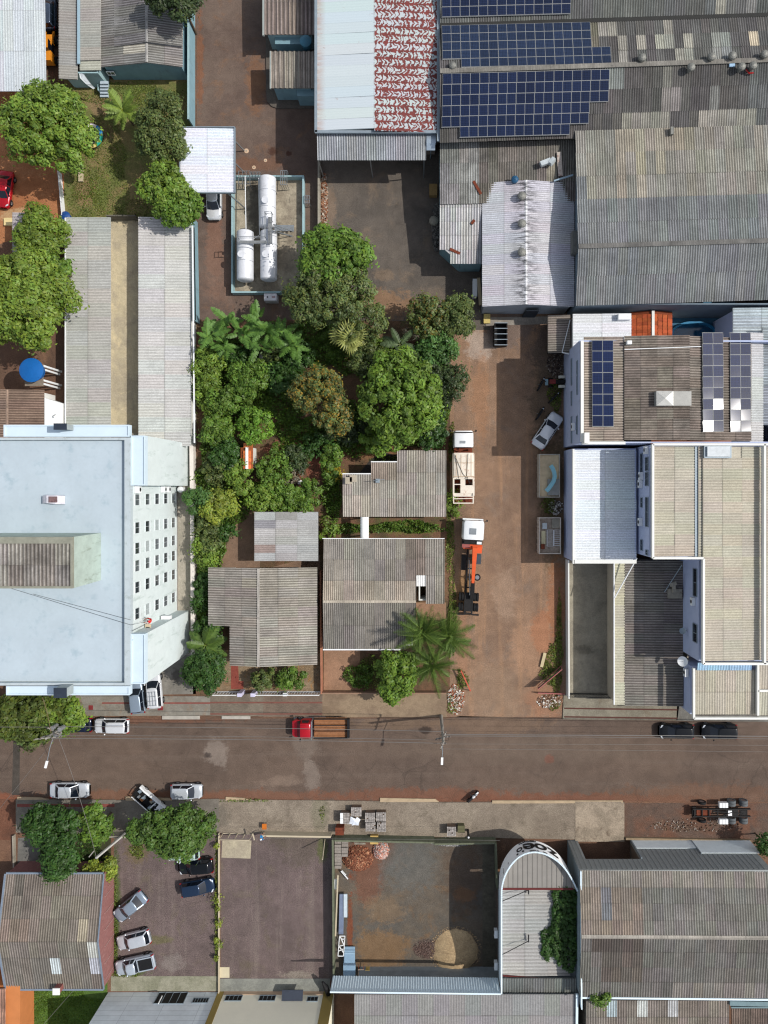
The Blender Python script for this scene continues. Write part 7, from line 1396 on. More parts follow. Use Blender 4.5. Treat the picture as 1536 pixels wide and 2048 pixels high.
# motorcycles
def moto(px, py, head, label, body, z0=.01):
    q = W(px, py, .5); q.z = z0; t = thing('motorcycle', label, 'motorcycle', q, math.radians(head)); o = local(t)
    for nm, x in (('wheel', -.62), ('wheel', .66)):
        mb = MB(); n = 16; mb.loft([[(x + r_ * math.cos(a), y, .3 + r_ * math.sin(a)) for a in [2 * math.pi * k / n for k in range(n)]] for y, r_ in ((-.05, .22), (-.06, .29), (0, .31), (.06, .29), (.05, .22))], cap=False); mb.tube([(x, -.05, .3), (x, .05, .3)], .08); o(mb, nm, TYRE)
    mb = MB(); mb.box(-.3, .35, -.13, .13, .28, .6); mb.bar((.2, 0, .6), (.6, 0, .35), .07); o(mb, 'engine', DARKM)
    mb = MB(); mb.loft([[(-.02, -.1, .62), (-.02, .1, .62), (-.02, .06, .8), (-.02, -.06, .8)], [(.2, -.17, .62), (.2, .17, .62), (.2, .1, .9), (.2, -.1, .9)], [(.45, -.08, .7), (.45, .08, .7), (.42, .06, .9), (.42, -.06, .9)]]); mb.box(.46, .9, -.08, .08, .6, .66); o(mb, 'fuel_tank', body, smooth=True)
    mb = MB(); mb.loft([[(-.75, -.09, .72), (-.75, .09, .72), (-.75, .08, .82), (-.75, -.08, .82)], [(-.1, -.15, .66), (-.1, .15, .66), (-.1, .12, .78), (-.1, -.12, .78)]]); o(mb, 'seat', BLACK)
    mb = MB(); mb.tube([(.36, -.36, .98), (.5, 0, 1.0), (.36, .36, .98)], .025, 5); mb.bar((.5, 0, 1.0), (.66, 0, .3), .06); mb.sphere((.4, -.3, 1.12), .05, 6, 4); mb.sphere((.4, .3, 1.12), .05, 6, 4); o(mb, 'handlebar', BLACK); mb = MB(); mb.sphere((.6, 0, .85), .09, 8, 5); o(mb, 'headlight', LAMPG)
    mb = MB(); mb.bar((-.05, .02, .28), (-.1, .3, 0), .03); o(mb, 'stand', STEEL); return t
moto(945, 1594, 42, 'white motorcycle with a dark seat parked at the kerb', WHITEP, .02); moto(1082, 768, 62, 'black motorcycle standing alone furthest from the blue wall', BLACK); moto(1080, 827, 58, 'black motorcycle right beside the askew white car', BLACK); moto(1108, 795, 45, 'dark motorcycle close to the foot of the blue wall', DARKM)
# small tractor
q = W(1118, 764, .8); q.z = .01; t = thing('small_tractor', 'small tractor with two pale fenders beside the tall blue wall', 'tractor', q, math.pi); o = local(t)
mb = MB(); mb.box(-.6, 1.1, -.22, .22, .5, .95); o(mb, 'body', DARKM); mb = MB(); mb.box(.45, 1.15, -.25, .25, .95, 1.15); o(mb, 'hood', mat('tractor_red', C(120, 40, 38), .5))
for s_ in (-1, 1): mb = MB(); mb.loft([[(x, s_ * .55 - .16, z), (x, s_ * .55 + .16, z), (x, s_ * .55 + .16, z + .05), (x, s_ * .55 - .16, z + .05)] for x, z in ((-.85, .85), (-.6, 1.08), (-.2, 1.1), (.1, .9))]); o(mb, 'fender', mat('fender_cream', C(190, 188, 176), .6))
mb = MB(); mb.box(-.55, -.2, -.2, .2, .96, 1.1); mb.box(-.6, -.52, -.2, .2, 1.1, 1.4); o(mb, 'seat', BLACK); mb = MB(); mb.tube([(.25, 0, .9), (.05, 0, 1.3)], .025); n = 10; mb.tube([(.05 + .02 * math.cos(a), .17 * math.cos(a), 1.3 + .17 * math.sin(a)) for a in [2 * math.pi * k / n for k in range(n + 1)]], .02, 5); o(mb, 'steering_wheel', BLACK); wheels(t, (-.4,), 1.1, .45, .26); wheels(t, (.9,), .9, .28, .16)
mb = MB(); mb.box(1.25, 1.6, -.35, .35, .6, .66); o(mb, 'front_plate', mat('plate_blue', C(130, 160, 170), .6))
# orange loader by the white shed
q = W(97, 98, 1.0); q.z = 0; t = thing('loader', 'orange machine standing in the gap beside the white shed', 'loader', q, math.pi / 2); o = local(t); OM = mat('machine_orange', C(214, 136, 40), .45, 0, .2, 2)
mb = MB(); mb.box(-1.7, -.6, -.6, .6, .6, 1.7).box(.6, 1.5, -.55, .55, .6, 1.3); o(mb, 'body', OM, smooth=False); mb = MB(); mb.box(-.6, .5, -.55, .5, .7, 2.3); o(mb, 'cab', GLASS); mb = MB(); mb.box(-.65, .55, -.6, .55, 2.3, 2.4); mb.bar((.55, -.5, .7), (.55, -.5, 2.3), .08); mb.bar((.55, .5, .7), (.55, .5, 2.3), .08); o(mb, 'cab_roof', OM)
for s_ in (-1, 1): mb = MB(); mb.bar((.2, s_ * .5, 1.6), (2.2, s_ * .5, .7), .16, .25); o(mb, 'lift_arm', OM)
mb = MB(); mb.loft([[(2.2, -.85, .1), (2.2, .85, .1), (2.2, .85, .9), (2.2, -.85, .9)], [(2.8, -.85, .1), (2.8, .85, .1), (2.8, .85, .15), (2.8, -.85, .15)]]); o(mb, 'bucket', DARKM); wheels(t, (-1.1, 1.2), 1.35, .48, .34)
# skip containers
def skip(x0, y0, x1, y1, z, label, m):
    a, b = W(x0, y0, z), W(x1, y1, z); c = (a + b) / 2; t = thing('skip_container', label, 'container', (c.x, c.y, 0)); mb = MB(); w_ = .1
    mb.box(a.x, a.x + w_, b.y, a.y, .1, z).box(b.x - w_, b.x, b.y, a.y, .1, z).box(a.x + w_, b.x - w_, a.y - w_, a.y, .1, z).box(a.x + w_, b.x - w_, b.y, b.y + w_, .1, z).box(a.x + w_, b.x - w_, b.y + w_, a.y - w_, .1, .2); mb.obj('body', m, t)
    for k in range(6):
        y = b.y + (a.y - b.y) * (k + .5) / 6; mb = MB(); mb.box(a.x - .06, a.x - .002, y - .04, y + .04, .1, z - .05); mb.obj('side_rib', m, t)
    return t, a, b
t, a, b = skip(1078, 908, 1120, 995, 1.5, 'open beige container loaded with sand under a blue slide', mat('beige_steel', C(182, 176, 162), .7, 0, .25, 1.5, grime=(C(90, 76, 64), .6)))
mb = MB(); N = 8; vs = []
for i in range(N):
    for j in range(N): u, v = i / (N - 1), j / (N - 1); vs.append((a.x + .12 + (b.x - a.x - .24) * u, b.y + .12 + (a.y - b.y - .24) * v, 1.25 + .12 * math.sin(u * 5 + v * 3) + R.uniform(-.05, .05)))
mb.add(vs, [(i * N + j, (i + 1) * N + j, (i + 1) * N + j + 1, i * N + j + 1) for i in range(N - 1) for j in range(N - 1)]); mb.obj('sand_load', mat('damp_sand', C(206, 186, 152), .95, 0, .25, 1.6, .4), t, smooth=True)
mb = MB(); p = W(1097, 975, 1.5); mb.box(p.x - .1, p.x + 1.25, p.y - .9, p.y + 1.0, 1.42, 1.5); mb.obj('board', mat('grey_board', C(150, 150, 144), .8, 0, .2, 2), t)
t = thing('water_slide', 'curved light blue slide lying on the sand filled container', 'slide', W(1100, 950, 1.6)); pts = [W(*q, 1.75) for q in ((1101, 931), (1105, 937), (1108, 945), (1109, 953), (1107, 962), (1102, 970), (1096, 978), (1092, 982))]; mb = MB()
prof = [(-.24, .16), (-.2, .16), (-.17, .03), (.17, .03), (.2, .16), (.24, .16), (.21, 0), (-.21, 0)]; rings = []
for i, p in enumerate(pts): d = (pts[min(i + 1, 7)] - pts[max(0, i - 1)]).normalized(); n = Vector((-d.y, d.x, 0)); rings.append([p + n * u + Vector((0, 0, v)) for u, v in prof])
mb.loft(rings); mb.obj('chute', mat('slide_blue', C(150, 204, 214), .4, 0, .1, 2), t)
t, a, b = skip(1078, 1035, 1122, 1108, 1.5, 'open rusty white container filled with rubble, grilles and board', mat('rusty_white_steel', C(200, 190, 178), .7, 0, .25, 1.5, grime=(C(110, 60, 44), .8)))
mb = MB(); mb.box(a.x + .11, b.x - .11, b.y + .11, a.y - .11, .2, 1.2); mb.obj('rubble_fill', mat('pale_rubble', C(160, 146, 132), .95, 0, .5, 2.5, .5, grime=(C(96, 76, 62), .8)), t)
for (x0, y0, x1, y1, m, nm, z) in ((1094, 1060, 1107, 1092, STEEL, 'grille', 1.42), (1108, 1060, 1120, 1091, STEEL, 'grille', 1.42), (1085, 1046, 1094, 1058, mat('sheet_white', C(190, 198, 200), .7), 'board', 1.4), (1104, 1038, 1120, 1056, CONC, 'slab', 1.36), (1083, 1062, 1091, 1088, mat('cream_board', C(196, 186, 150), .8), 'board', 1.38), (1082, 1088, 1089, 1098, RUST, 'rusty_box', 1.6)):
    p, q_ = W(x0, y0, 1.4), W(x1, y1, 1.4); mb = MB()
    if nm == 'grille':
        for k in range(9): y = q_.y + (p.y - q_.y) * k / 8; mb.bar((p.x, y, z), (q_.x, y, z), .04)
        mb.bar((p.x, p.y, z), (p.x, q_.y, z), .05); mb.bar((q_.x, p.y, z), (q_.x, q_.y, z), .05); m = WHITEP
    else: mb.box(p.x, q_.x, q_.y, p.y, 1.21, z)
    mb.obj(nm, m, t)
t, a, b = skip(989, 646, 1015, 690, 1.3, 'dark open topped trailer body with white cross bars', DARKM); mb = MB()
for k in range(5): y = b.y + (a.y - b.y) * k / 4; mb = MB(); mb.bar((a.x, y, 1.36), (b.x, y, 1.36), .08); mb.obj('cross_bar', GUT, t)
h = house('lean_shed', 'small grey ribbed shed roof against the tall blue wall corner', 'shed', 1096, 630, 1140, 707, 3)
flatroof(h, 1096, 631, 1140, 706, 3.0, FIB, C(160, 150, 140), ribs='x', z2=3.3, pitch=.3, sl=2.4, sw=1.2); walls(h, 1098, 632, 1140, 704, 2.9, DARKM, .3)
mb = MB(); mb.bar(W(1124, 705, 3.3), W(1138, 708, 3.5), .1); mb.bar(W(1124, 705, 3.3), W(1140, 640, 3.6), .08); mb.obj('frame_tube', WHITEP, h)
# ---- tanks in the bund
t = thing('bund', 'pale blue walled concrete bund holding the silver tanks', 'bund', W(535, 470)); zz = 1.0
for (p0, p1) in (((466, 352), (606, 352)), ((606, 352), (606, 584)), ((464, 584), (606, 584)), ((464, 352), (464, 584))):
    a, b = W(*p0, zz), W(*p1, zz); d = (b - a).normalized() * .09; mb = MB(); mb.bar((a.x - (d.x if p0[1] == p1[1] else 0), a.y, .5), (b.x + (d.x if p0[1] == p1[1] else 0), b.y, .5), .18, 1.0) if p0[1] == p1[1] else mb.bar((a.x, a.y - .1, .5), (b.x, b.y + .1, .5), .178, .996); mb.obj('bund_wall', BLUEW, t)
sheet('bund_floor', [(466, 354), (604, 354), (604, 584), (466, 584)], .05, gmat('bund_concrete', C(168, 158, 138), C(134, 124, 108), .35, c3=C(96, 90, 78), fine=(.75, 1.2), spots=[(510, 420, 14, 60, C(70, 68, 60), .7), (540, 470, 20, 70, C(84, 80, 70), .6)]), th=.05)
SILV = mat('silver_tank_paint', C(214, 216, 220), .4, .1, .1, .9, grime=(C(150, 150, 150), .5))
def htank(x0, x1, y0, y1, z, label, dome=None):
    a, b = W(x0, y0, z), W(x1, y1, z); r = (b.x - a.x) / 2; cx = (a.x + b.x) / 2; zc = z; t = thing('fuel_tank', label, 'tank', (cx, (a.y + b.y) / 2, 0)); n = 24
    rg = lambda y, rr: [(cx + rr * math.cos(2 * math.pi * k / n), y, zc + rr * math.sin(2 * math.pi * k / n)) for k in range(n)]
    mb = MB(); mb.loft([rg(a.y, r * .3), rg(a.y - .06, r * .75), rg(a.y - .18, r * .97), rg(a.y - .25, r), rg(b.y + .25, r), rg(b.y + .18, r * .97), rg(b.y + .06, r * .75), rg(b.y, r * .3)]); mb.obj('shell', SILV, t, smooth=True, sharp=50)
    for f in (.3, .62): y = a.y + (b.y - a.y) * f; mb = MB(); mb.loft([rg(y - .03, r + .012), rg(y + .03, r + .012)], cap=False); mb.obj('weld_band', mat('silver_band', C(176, 180, 186), .4, .4), t)
    if dome: q = W(*dome, zc + r); mb = MB(); mb.tube([(q.x, q.y, zc + r - .15), (q.x, q.y, zc + r + .2)], .34, 18); mb.tube([(q.x, q.y, zc + r + .2), (q.x, q.y, zc + r + .26)], .4, 18); mb.obj('manway', SILV, t)
    for f in (.2, .8): y = a.y + (b.y - a.y) * f; mb = MB(); mb.box(cx - r * .8, cx + r * .8, y - .12, y + .12, .05, zc - r * .55); mb.obj('saddle', CONC, t)
htank(518, 552, 353, 457, 1.9, 'northern silver horizontal tank by the bund entrance', (531, 401)); htank(521, 554, 461, 562, 1.9, 'eastern of the two southern silver tanks, under the tree shade', (532, 509)); htank(474, 507, 461, 563, 1.9, 'western silver tank next to the long blue wall', (483, 509))
t = thing('catwalk', 'steel catwalk and stair crossing the silver tanks', 'catwalk', W(540, 470)); zc = 3.2
def railing(pts, z0, h_=1.0):
    mb = MB(); P = [W(*p, z0) for p in pts]
    for i in range(len(P) - 1):
        for hh in (h_, h_ * .5): mb.bar(P[i] + Vector((0, 0, hh)), P[i + 1] + Vector((0, 0, hh)), .05)
    for p in P: mb.bar(p, p + Vector((0, 0, h_)), .05)
    mb.obj('railing', STEEL, t)
def plate(x0, y0, x1, y1, z): a, b = W(x0, y0, z), W(x1, y1, z); mb = MB(); mb.box(a.x, b.x, b.y, a.y, z - .05, z); mb.obj('deck_plate', mat('grating', C(138, 140, 140), .6, .3, .3, 6), t)
plate(536, 434, 544, 488, zc); plate(479, 481, 534, 486, zc); railing([(533, 430), (546, 430), (546, 445)], zc); railing([(546, 462), (546, 490), (533, 490), (479, 490), (479, 479), (533, 479), (533, 430)], zc)
for k in range(9): a = W(549 + k * 4.3, 450, 3.1 - .34 * k); b = W(549 + k * 4.3, 462, 3.1 - .34 * k); mb = MB(); mb.box(a.x, a.x + .26, b.y, a.y, a.z - .04, a.z); mb.obj('stair_tread', STEEL, t)
mb = MB(); mb.bar(W(547, 449, 4.1), W(588, 464, 1.1), .05); mb.bar(W(547, 462, 4.1), W(586, 474, 1.1), .05); mb.bar(W(547, 449, 3.1), W(585, 460, .1), .08, .15); mb.bar(W(547, 463, 3.1), W(584, 472, .1), .08, .15); mb.obj('stair_rail', STEEL, t)
t = thing('pipe_run', 'thin white fuel pipes running along the tanks', 'pipe', W(492, 400)); 
for pts in ([(490, 352, 1.6), (492, 460, 1.9)], [(517, 356, 1.5), (519, 470, 1.4), (507, 478, 1.3)]): mb = MB(); mb.tube([W(*p) for p in pts], .05, 6); mb.obj('pipe', WHITEP, t)
t = thing('electric_cabinet', 'white cabinet with symbols standing south of the bund wall', 'cabinet', W(540, 594)); a, b = W(528, 587, 1.3), W(553, 601, 1.3); mb = MB(); mb.box(a.x, b.x, b.y, a.y, 0, 1.3); mb.obj('case', mat('cabinet_white', C(206, 204, 206), .5), t); mb = MB(); c = W(535, 594, 1.31); mb.add([(c.x - .12, c.y, 1.305), (c.x, c.y - .12, 1.305), (c.x + .12, c.y, 1.305), (c.x, c.y + .12, 1.305)], [(0, 1, 2, 3)]); mb.obj('diamond_mark', DARKM, t); mb = MB(); c = W(547, 594, 1.31); mb.box(c.x - .2, c.x + .2, c.y - .12, c.y + .12, 1.301, 1.306); mb.obj('faded_mark', mat('faded_mark', C(160, 140, 140), .6), t)
for px, py, r, lb in ((493, 302, .28, 'largest pale round cover by the carport braces'), (531, 321, .2, 'pale round cover nearest the middle of the alley'), (508, 335, .22, 'pale round cover just above the bund frames')): t = thing('manhole_cover', lb, 'manhole cover', W(px, py)); q = W(px, py); mb = MB(); mb.tube([(q.x, q.y, .0), (q.x, q.y, .04)], r, 16); mb.obj('lid', mat('cream_lid', C(196, 168, 140), .8), t); mb = MB(); mb.tube([(q.x, q.y, .041), (q.x, q.y, .06)], r * .35, 10); mb.obj('hub', CONC, t)
def cage(x0, y0, x1, y1, z, label, zb=.05):
    t = thing('pallet_cage', label, 'frame', W((x0 + x1) / 2, (y0 + y1) / 2)); a, b = W(x0, y0, z), W(x1, y1, z); mb = MB()
    for x in np.linspace(a.x, b.x, 4): mb.bar((x, a.y, z), (x, b.y, z), .05); mb.bar((x, a.y, zb), (x, a.y, z), .05); mb.bar((x, b.y, zb), (x, b.y, z), .05)
    for y in np.linspace(b.y, a.y, 3): mb.bar((a.x, y, z), (b.x, y, z), .05)
    mb.obj('steel_frame', STEEL, t)
cage(561, 341, 574, 369, 1.6, 'steel stepped frame over the north bund wall'); cage(477, 342, 500, 368, 1.4, 'steel frame with pipework beside the carport corner'); cage(502, 344, 520, 356, 1.3, 'low steel pipe frame north of the northern tank'); cage(609, 391, 619, 406, 1.2, 'small steel ladder frame outside the east bund wall')
# trampoline
q = W(182, 272, .6); t = thing('trampoline', 'round trampoline with coloured edge pads half under the tree', 'trampoline', (q.x, q.y, 0)); n = 32; r0, r1 = 1.05, 1.42
mb = MB(); mb.add([(q.x + r0 * math.cos(2 * math.pi * k / n), q.y + r0 * math.sin(2 * math.pi * k / n), .6) for k in range(n)], [tuple(range(n))]); mb.obj('jump_mat', mat('jump_mat', C(44, 40, 44), .7, 0, .15, 3), t)
for s_, cl in enumerate((C(40, 130, 190), C(216, 206, 206), C(60, 130, 180), C(206, 170, 180), C(214, 190, 120), C(40, 160, 136))):
    mb = MB(); m_ = 6; A0 = 2 * math.pi * (s_ / 6) + .02; A1 = 2 * math.pi * ((s_ + 1) / 6) - .02; angs = [A0 + (A1 - A0) * k / m_ for k in range(m_ + 1)]
    mb.loft([[(q.x + r_ * math.cos(a), q.y + r_ * math.sin(a), z) for r_, z in ((r0, .61), (r1, .61), (r1, .67), (r0, .67))] for a in angs]); mb.obj('edge_pad', mat(f'pad_{"abcdef"[s_]}', cl, .5, 0, .1, 3), t)
for k in range(6): a = 2 * math.pi * k / 6; mb = MB(); mb.bar((q.x + 1.35 * math.cos(a), q.y + 1.35 * math.sin(a), .0), (q.x + 1.35 * math.cos(a), q.y + 1.35 * math.sin(a), .6), .05); mb.obj('leg', STEEL, t)
# ---- power poles and wires
PC = mat('pole_concrete', C(150, 146, 138), .85, 0, .2, 2); INS = mat('insulator', C(120, 110, 104), .4)
def pole(px, py, z, lean, label, arms, lamp=None, transformer=False):
    p = W(px, py); t = thing('power_pole', label, 'power pole', p); top = Vector((p.x + lean[0], p.y + lean[1], z)); mb = MB(); mb.tube([p, p.lerp(top, .5), top], [.2, .165, .12], 8); mb.obj('mast', PC, t)
    for (dx, dy, zz, L) in arms:
        c = p.lerp(top, zz / z); d = Vector((dx, dy, 0)).normalized() * L / 2; mb = MB(); mb.bar(c - d, c + d, .1, .12); mb.obj('cross_arm', PC, t)
        for k in (-1, -.5, .5, 1): q = c + d * k * .95; mb = MB(); mb.tube([q + Vector((0, 0, .05)), q + Vector((0, 0, .16)), q + Vector((0, 0, .3))], [.04, .09, .04], 7); mb.obj('insulator', INS, t)
    if lamp: c = p.lerp(top, lamp[2] / z); e = c + Vector((lamp[0], lamp[1], .5)); mb = MB(); mb.tube([c, c.lerp(e, .5) + Vector((0, 0, .25)), e], .045, 6); mb.obj('lamp_arm', STEEL, t); d = (e - c).normalized(); mb = MB(); mb.bar(e - d * .1, e + d * .65, .24, .12); mb.obj('lamp_head', WHITEP, t)
    if transformer:
        for k, (dx, dy) in enumerate(((.4, .2), (-.35, .35), (.0, -.45))): c = p.lerp(top, .72); mb = MB(); mb.tube([c + Vector((dx, dy, -.45)), c + Vector((dx, dy, .45))], .24, 12); mb.obj('transformer_can', mat('transformer_grey', C(140, 142, 144), .5, .2), t)
    mb = MB()
    for k in range(5): c = p.lerp(top, .9 - k * .08); a = k * 1.3; mb.tube([c, c + Vector((.5 * math.cos(a), .5 * math.sin(a), .15)), c + Vector((.7 * math.cos(a + .5), .6 * math.sin(a + .5), -.3))], .018, 4)
    mb.obj('jumper_cable', BLACK, t); return p, top
pA, tA = pole(169, 1421, 9.4, (.4, 0), 'leaning looking concrete power pole beside the street tree', [(1, .1, 9.2, 2.6), (1, .25, 8.2, 2.2), (.8, -.5, 7.4, 1.8)], lamp=(-.6, -3.0, 7.4), transformer=True)
pB, tB = pole(882, 1431, 9.2, (0, 0), 'concrete power pole with street lamp at the dirt road mouth', [(1, 0, 9.0, .5), (.3, 1, 8.3, 2.0), (1, .2, 7.4, 1.6)], lamp=(-.1, -2.2, 7.0))
WIRE = mat('cable', C(112, 108, 104), .6, .0, .1, 4); WIRD = mat('dark_cable', C(60, 56, 54), .6)
def wire(name_l, a, b, sag, r, m=WIRE, n=10):
    t = thing('overhead_cable', name_l, 'cable', (a + b) / 2); pts = [a.lerp(b, k / n) - Vector((0, 0, sag * 4 * (k / n) * (1 - k / n))) for k in range(n + 1)]; mb = MB(); mb.tube(pts, r, 5); mb.obj('strand', m, t)
V = Vector
for i, (dy, dz, r, lb) in enumerate(((.95, -.9, .028, 'northernmost thin cable between the two power poles'), (-.15, -1.4, .022, 'middle cable between the two power poles'), (-.55, -1.6, .034, 'thick southern cable between the two power poles'))):
    wire(lb, tA + V((0, dy, dz)), tB + V((0, dy, dz)), .35, r)
R_ = W(1700, 1478, 8.3)
for dy, r, z, lb, py in ((.55, .045, -1.1, 'thick pale cable bundle running right from the lamp pole', 1474), (.35, .026, -1.3, 'cable just below the thick bundle to the right edge', 1480), (-.4, .015, -1.0, 'fine wire over the street centre on the right', 1492), (-1.0, .015, -1.2, 'lowest fine wire over the street on the right', 1506)):
    wire(lb, tB + V((0, dy, z)), W(1700, py, 8.0), .1, r)
wire('cable leaving the tree side pole to the left edge', tA + V((-.2, .9, -.9)), W(-200, 1457, 8.6), .2, .03)
wire('thin service wire slanting from the pole across the parked sedan', tA + V((.6, -.4, -1.4)), W(192, 1712, 4.9), .35, .022)
wire('thin wire crossing the dirt corner at lower left', tA + V((.1, -.5, -2)), W(-60, 1690, 5), .3, .018)
wire('brown wire rising over the street tree', tA + V((.2, .4, -.6)), W(85, 1395, 8.8), .15, .03, mat('brown_cable', C(110, 92, 66), .7))
wire('upper rope lying across the light blue roof', W(20, 1176, 13.12), W(262, 1250, 13.66), 0, .018, WIRD); wire('lower rope lying across the light blue roof', W(66, 1188, 13.12), W(262, 1240, 13.66), 0, .018, WIRD)
wire('wire over the front of the gravel lot and work yard', W(380, 1678, 3.6), W(1000, 1681, 4.2), .2, .015); wire('wire crossing the back lawn', W(146, 1982, 3), W(60, 2080, 3.5), .05, .02)
t = thing('service_pole', 'white leaning service pole in the garden of the brick house', 'pole', W(254, 1666)); mb = MB(); mb.bar(W(254, 1664, .2), W(192, 1716, 5.0) , .22, .2); mb.obj('mast', mat('pole_white', C(176, 174, 168), .8), t); mb = MB(); mb.bar(W(178, 1714, 4.9), W(188, 1702, 4.9), .1); mb.obj('bracket', PC, t)
# ---- work yard materials
def pave_stack(px0, py0, px1, py1, z, label, n=(6, 7), zb=.12, tilt=0):
    a, b = W(px0, py0, z), W(px1, py1, z); c = (a + b) / 2; t = thing('paver_stack', label, 'paver pallet', (c.x, c.y, zb), 0, 'pallets stacked with pavers along the pavement'); mb = MB(); mb.box(a.x + .04, b.x - .04, b.y + .04, a.y - .04, zb, z - .14); mb.obj('stack_core', mat('paver_side', C(110, 92, 78), .9, 0, .4, 4, .4), t)
    me = bpy.data.meshes.new('paver'); u, v = (b.x - a.x) / n[0], (a.y - b.y) / n[1]; x = MB(); x.box(.012, u - .012, .012, v - .012, 0, .13); me.from_pydata(x.v, [], x.f); me.materials.append(PAV); me.update()
    for i in range(n[0]):
        for j in range(n[1]):
            if R.random() < .04: continue
            o = bpy.data.objects.new('paver', me); COL.objects.link(o); o.parent = t; o.matrix_basis = Matrix.Translation(V((a.x + u * i, b.y + v * j, z - .135 + R.uniform(-.02, .02))) - WL[t.name]); k = R.uniform(.75, 1.25); o.color = (.34 * k, .31 * k, .285 * k, 1)
    return t
PAV = mat('grey_paver', C(150, 140, 130), .9, 0, .3, 5, .3, objcol=True)
pave_stack(681, 1626, 699, 1648, 1.0, 'paver pallet with white slabs on its western side'); pave_stack(702, 1615, 723, 1633, 1.0, 'northernmost paver pallet behind the white plastic sheet')
pave_stack(730, 1626, 750, 1644, 1.0, 'upper left paver pallet of the block of four'); pave_stack(752, 1625, 772, 1643, 1.0, 'upper right paver pallet of the block of four'); pave_stack(731, 1645, 751, 1663, 1.0, 'lower left paver pallet of the block of four'); pave_stack(754, 1645, 772, 1664, .95, 'lower right paver pallet of the block of four with missing bricks')
pave_stack(894, 1654, 912, 1673, 1.1, 'single paver pallet by the mossy crate over the yard wall', zb=.12)
t = thing('foam_slab', 'white slabs standing on the westernmost paver pallet', 'slab', W(683, 1636, 1.0)); 
for k in range(2): mb = MB(); a, b = W(680.5, 1626 + k * 10.5, 1.05), W(686, 1636 + k * 10.5, 1.05); mb.box(a.x, b.x, b.y, a.y, 1.01, 1.12); mb.obj('slab', WHITEP, t)
t = thing('plastic_sheet', 'crumpled white plastic sheet between the paver pallets', 'sheet', W(710, 1642, .8)); mb = MB(); P = [(701, 1633), (712, 1638), (714, 1634), (721, 1639), (718, 1645), (717, 1651), (709, 1650), (704, 1651), (703, 1648), (694, 1648), (695, 1643), (700, 1643)]; c = W(709, 1643, .95)
mb.add([W(x, y, .8 + R.uniform(-.06, .1)) for x, y in P] + [c], [(i, (i + 1) % 12, 12) for i in range(12)]); mb.obj('sheet', mat('white_film', C(214, 220, 228), .4, 0, .06, 4), t)
def obox(name, cat, label, x0, y0, x1, y1, z, m, zb=0, m2=None):
    a, b = W(x0, y0, z), W(x1, y1, z); c = (a + b) / 2; t = thing(name, label, cat, (c.x, c.y, zb)); mb = MB(); r = .05
    mb.box(a.x, b.x, b.y, a.y, zb, z - .06); mb.obj('case', m, t); mb = MB(); mb.box(a.x - .03, b.x + .03, b.y - .03, a.y + .03, z - .06, z); mb.obj('lid', m2 or m, t); return t
obox('steel_bin', 'bin', 'rust brown square bin on the cream front wall', 671, 1656, 687, 1670, 1.2, RUST, .12); t = obox('mossy_crate', 'crate', 'mossy green crate beside the single paver pallet', 916, 1652, 929, 1665, .9, mat('moss_green', C(94, 92, 66), .9, 0, .3, 3), .12)
t = thing('black_post', 'thin black post with white top on the yard front wall', 'post', W(937, 1665)); mb = MB(); mb.tube([W(936, 1660, .2), W(937, 1675, 2.0)], .14, 7); mb.obj('shaft', BLACK, t); mb = MB(); mb.sphere(W(937, 1675, 2.05), .12, 8, 5); mb.obj('top', WHITEP, t)
def heap(name, label, region, n, size, m, zmax, tones, seed, kind=True):
    rs = np.random.RandomState(seed); vs = []; fs = []; tn = []
    (px, py, rx, ry) = region
    for i in range(n):
        a = rs.rand() * 6.283; r = math.sqrt(rs.rand()); x, y = (px + math.cos(a) * r * rx - NX) * H / F, (NY - py - math.sin(a) * r * ry) * H / F; z = zmax * (1 - r * r) + .03; s_ = size * rs.uniform(.6, 1.3)
        M = Matrix.Translation((x, y, z)) @ Matrix.Rotation(rs.rand() * 6.28, 4, 'Z') @ Matrix.Rotation(rs.uniform(-.6, .6), 4, 'X') @ Matrix.Rotation(rs.uniform(-.6, .6), 4, 'Y'); k = len(vs); l, w_, h_ = s_, s_ * .5, s_ * .35
        vs += [tuple(M @ V(q)) for q in ((-l, -w_, -h_), (l, -w_, -h_), (l, w_, -h_), (-l, w_, -h_), (-l, -w_, h_), (l, -w_, h_), (l, w_, h_), (-l, w_, h_))]; fs += [tuple(k + j for j in f) for f in ((4, 5, 6, 7), (0, 1, 5, 4), (1, 2, 6, 5), (2, 3, 7, 6), (3, 0, 4, 7))]; t_ = tones[rs.randint(len(tones))]; q = rs.uniform(.65, 1.25); tn += [(t_[0] * q, t_[1] * q, t_[2] * q, 1)] * 8
    me = bpy.data.meshes.new(name); me.from_pydata(vs, [], fs); me.materials.append(m); at = me.color_attributes.new('tone', 'FLOAT_COLOR', 'POINT'); at.data.foreach_set('color', np.array(tn).reshape(-1)); me.update(); o = put(name, me); o['kind'] = 'stuff'; o['label'] = label; return o
s = NT('rubble_pieces', .9); at = s.n('Attribute'); at.attribute_name = 'tone'; RUB = s.out(s.mix(1.0, at.outputs['Color'], s.rng(s.noise(s.pos(), 6), .3, .7, .8, 1.15), 'MULTIPLY'))
heap('brick_heap', 'heap of loose red brown bricks in the work yard corner', (716, 1716, 29, 24), 1500, .13, RUB, .9, [C(140, 84, 60)[:3], C(116, 68, 48)[:3], C(170, 124, 94)[:3], C(110, 70, 54)[:3]], 5)
heap('broken_tile_heap', 'heap of pinkish broken tiles beside the brick heap', (762, 1700, 16, 18), 700, .09, RUB, .6, [C(190, 150, 136)[:3], C(206, 180, 170)[:3], C(180, 110, 84)[:3], C(150, 146, 144)[:3]], 6)
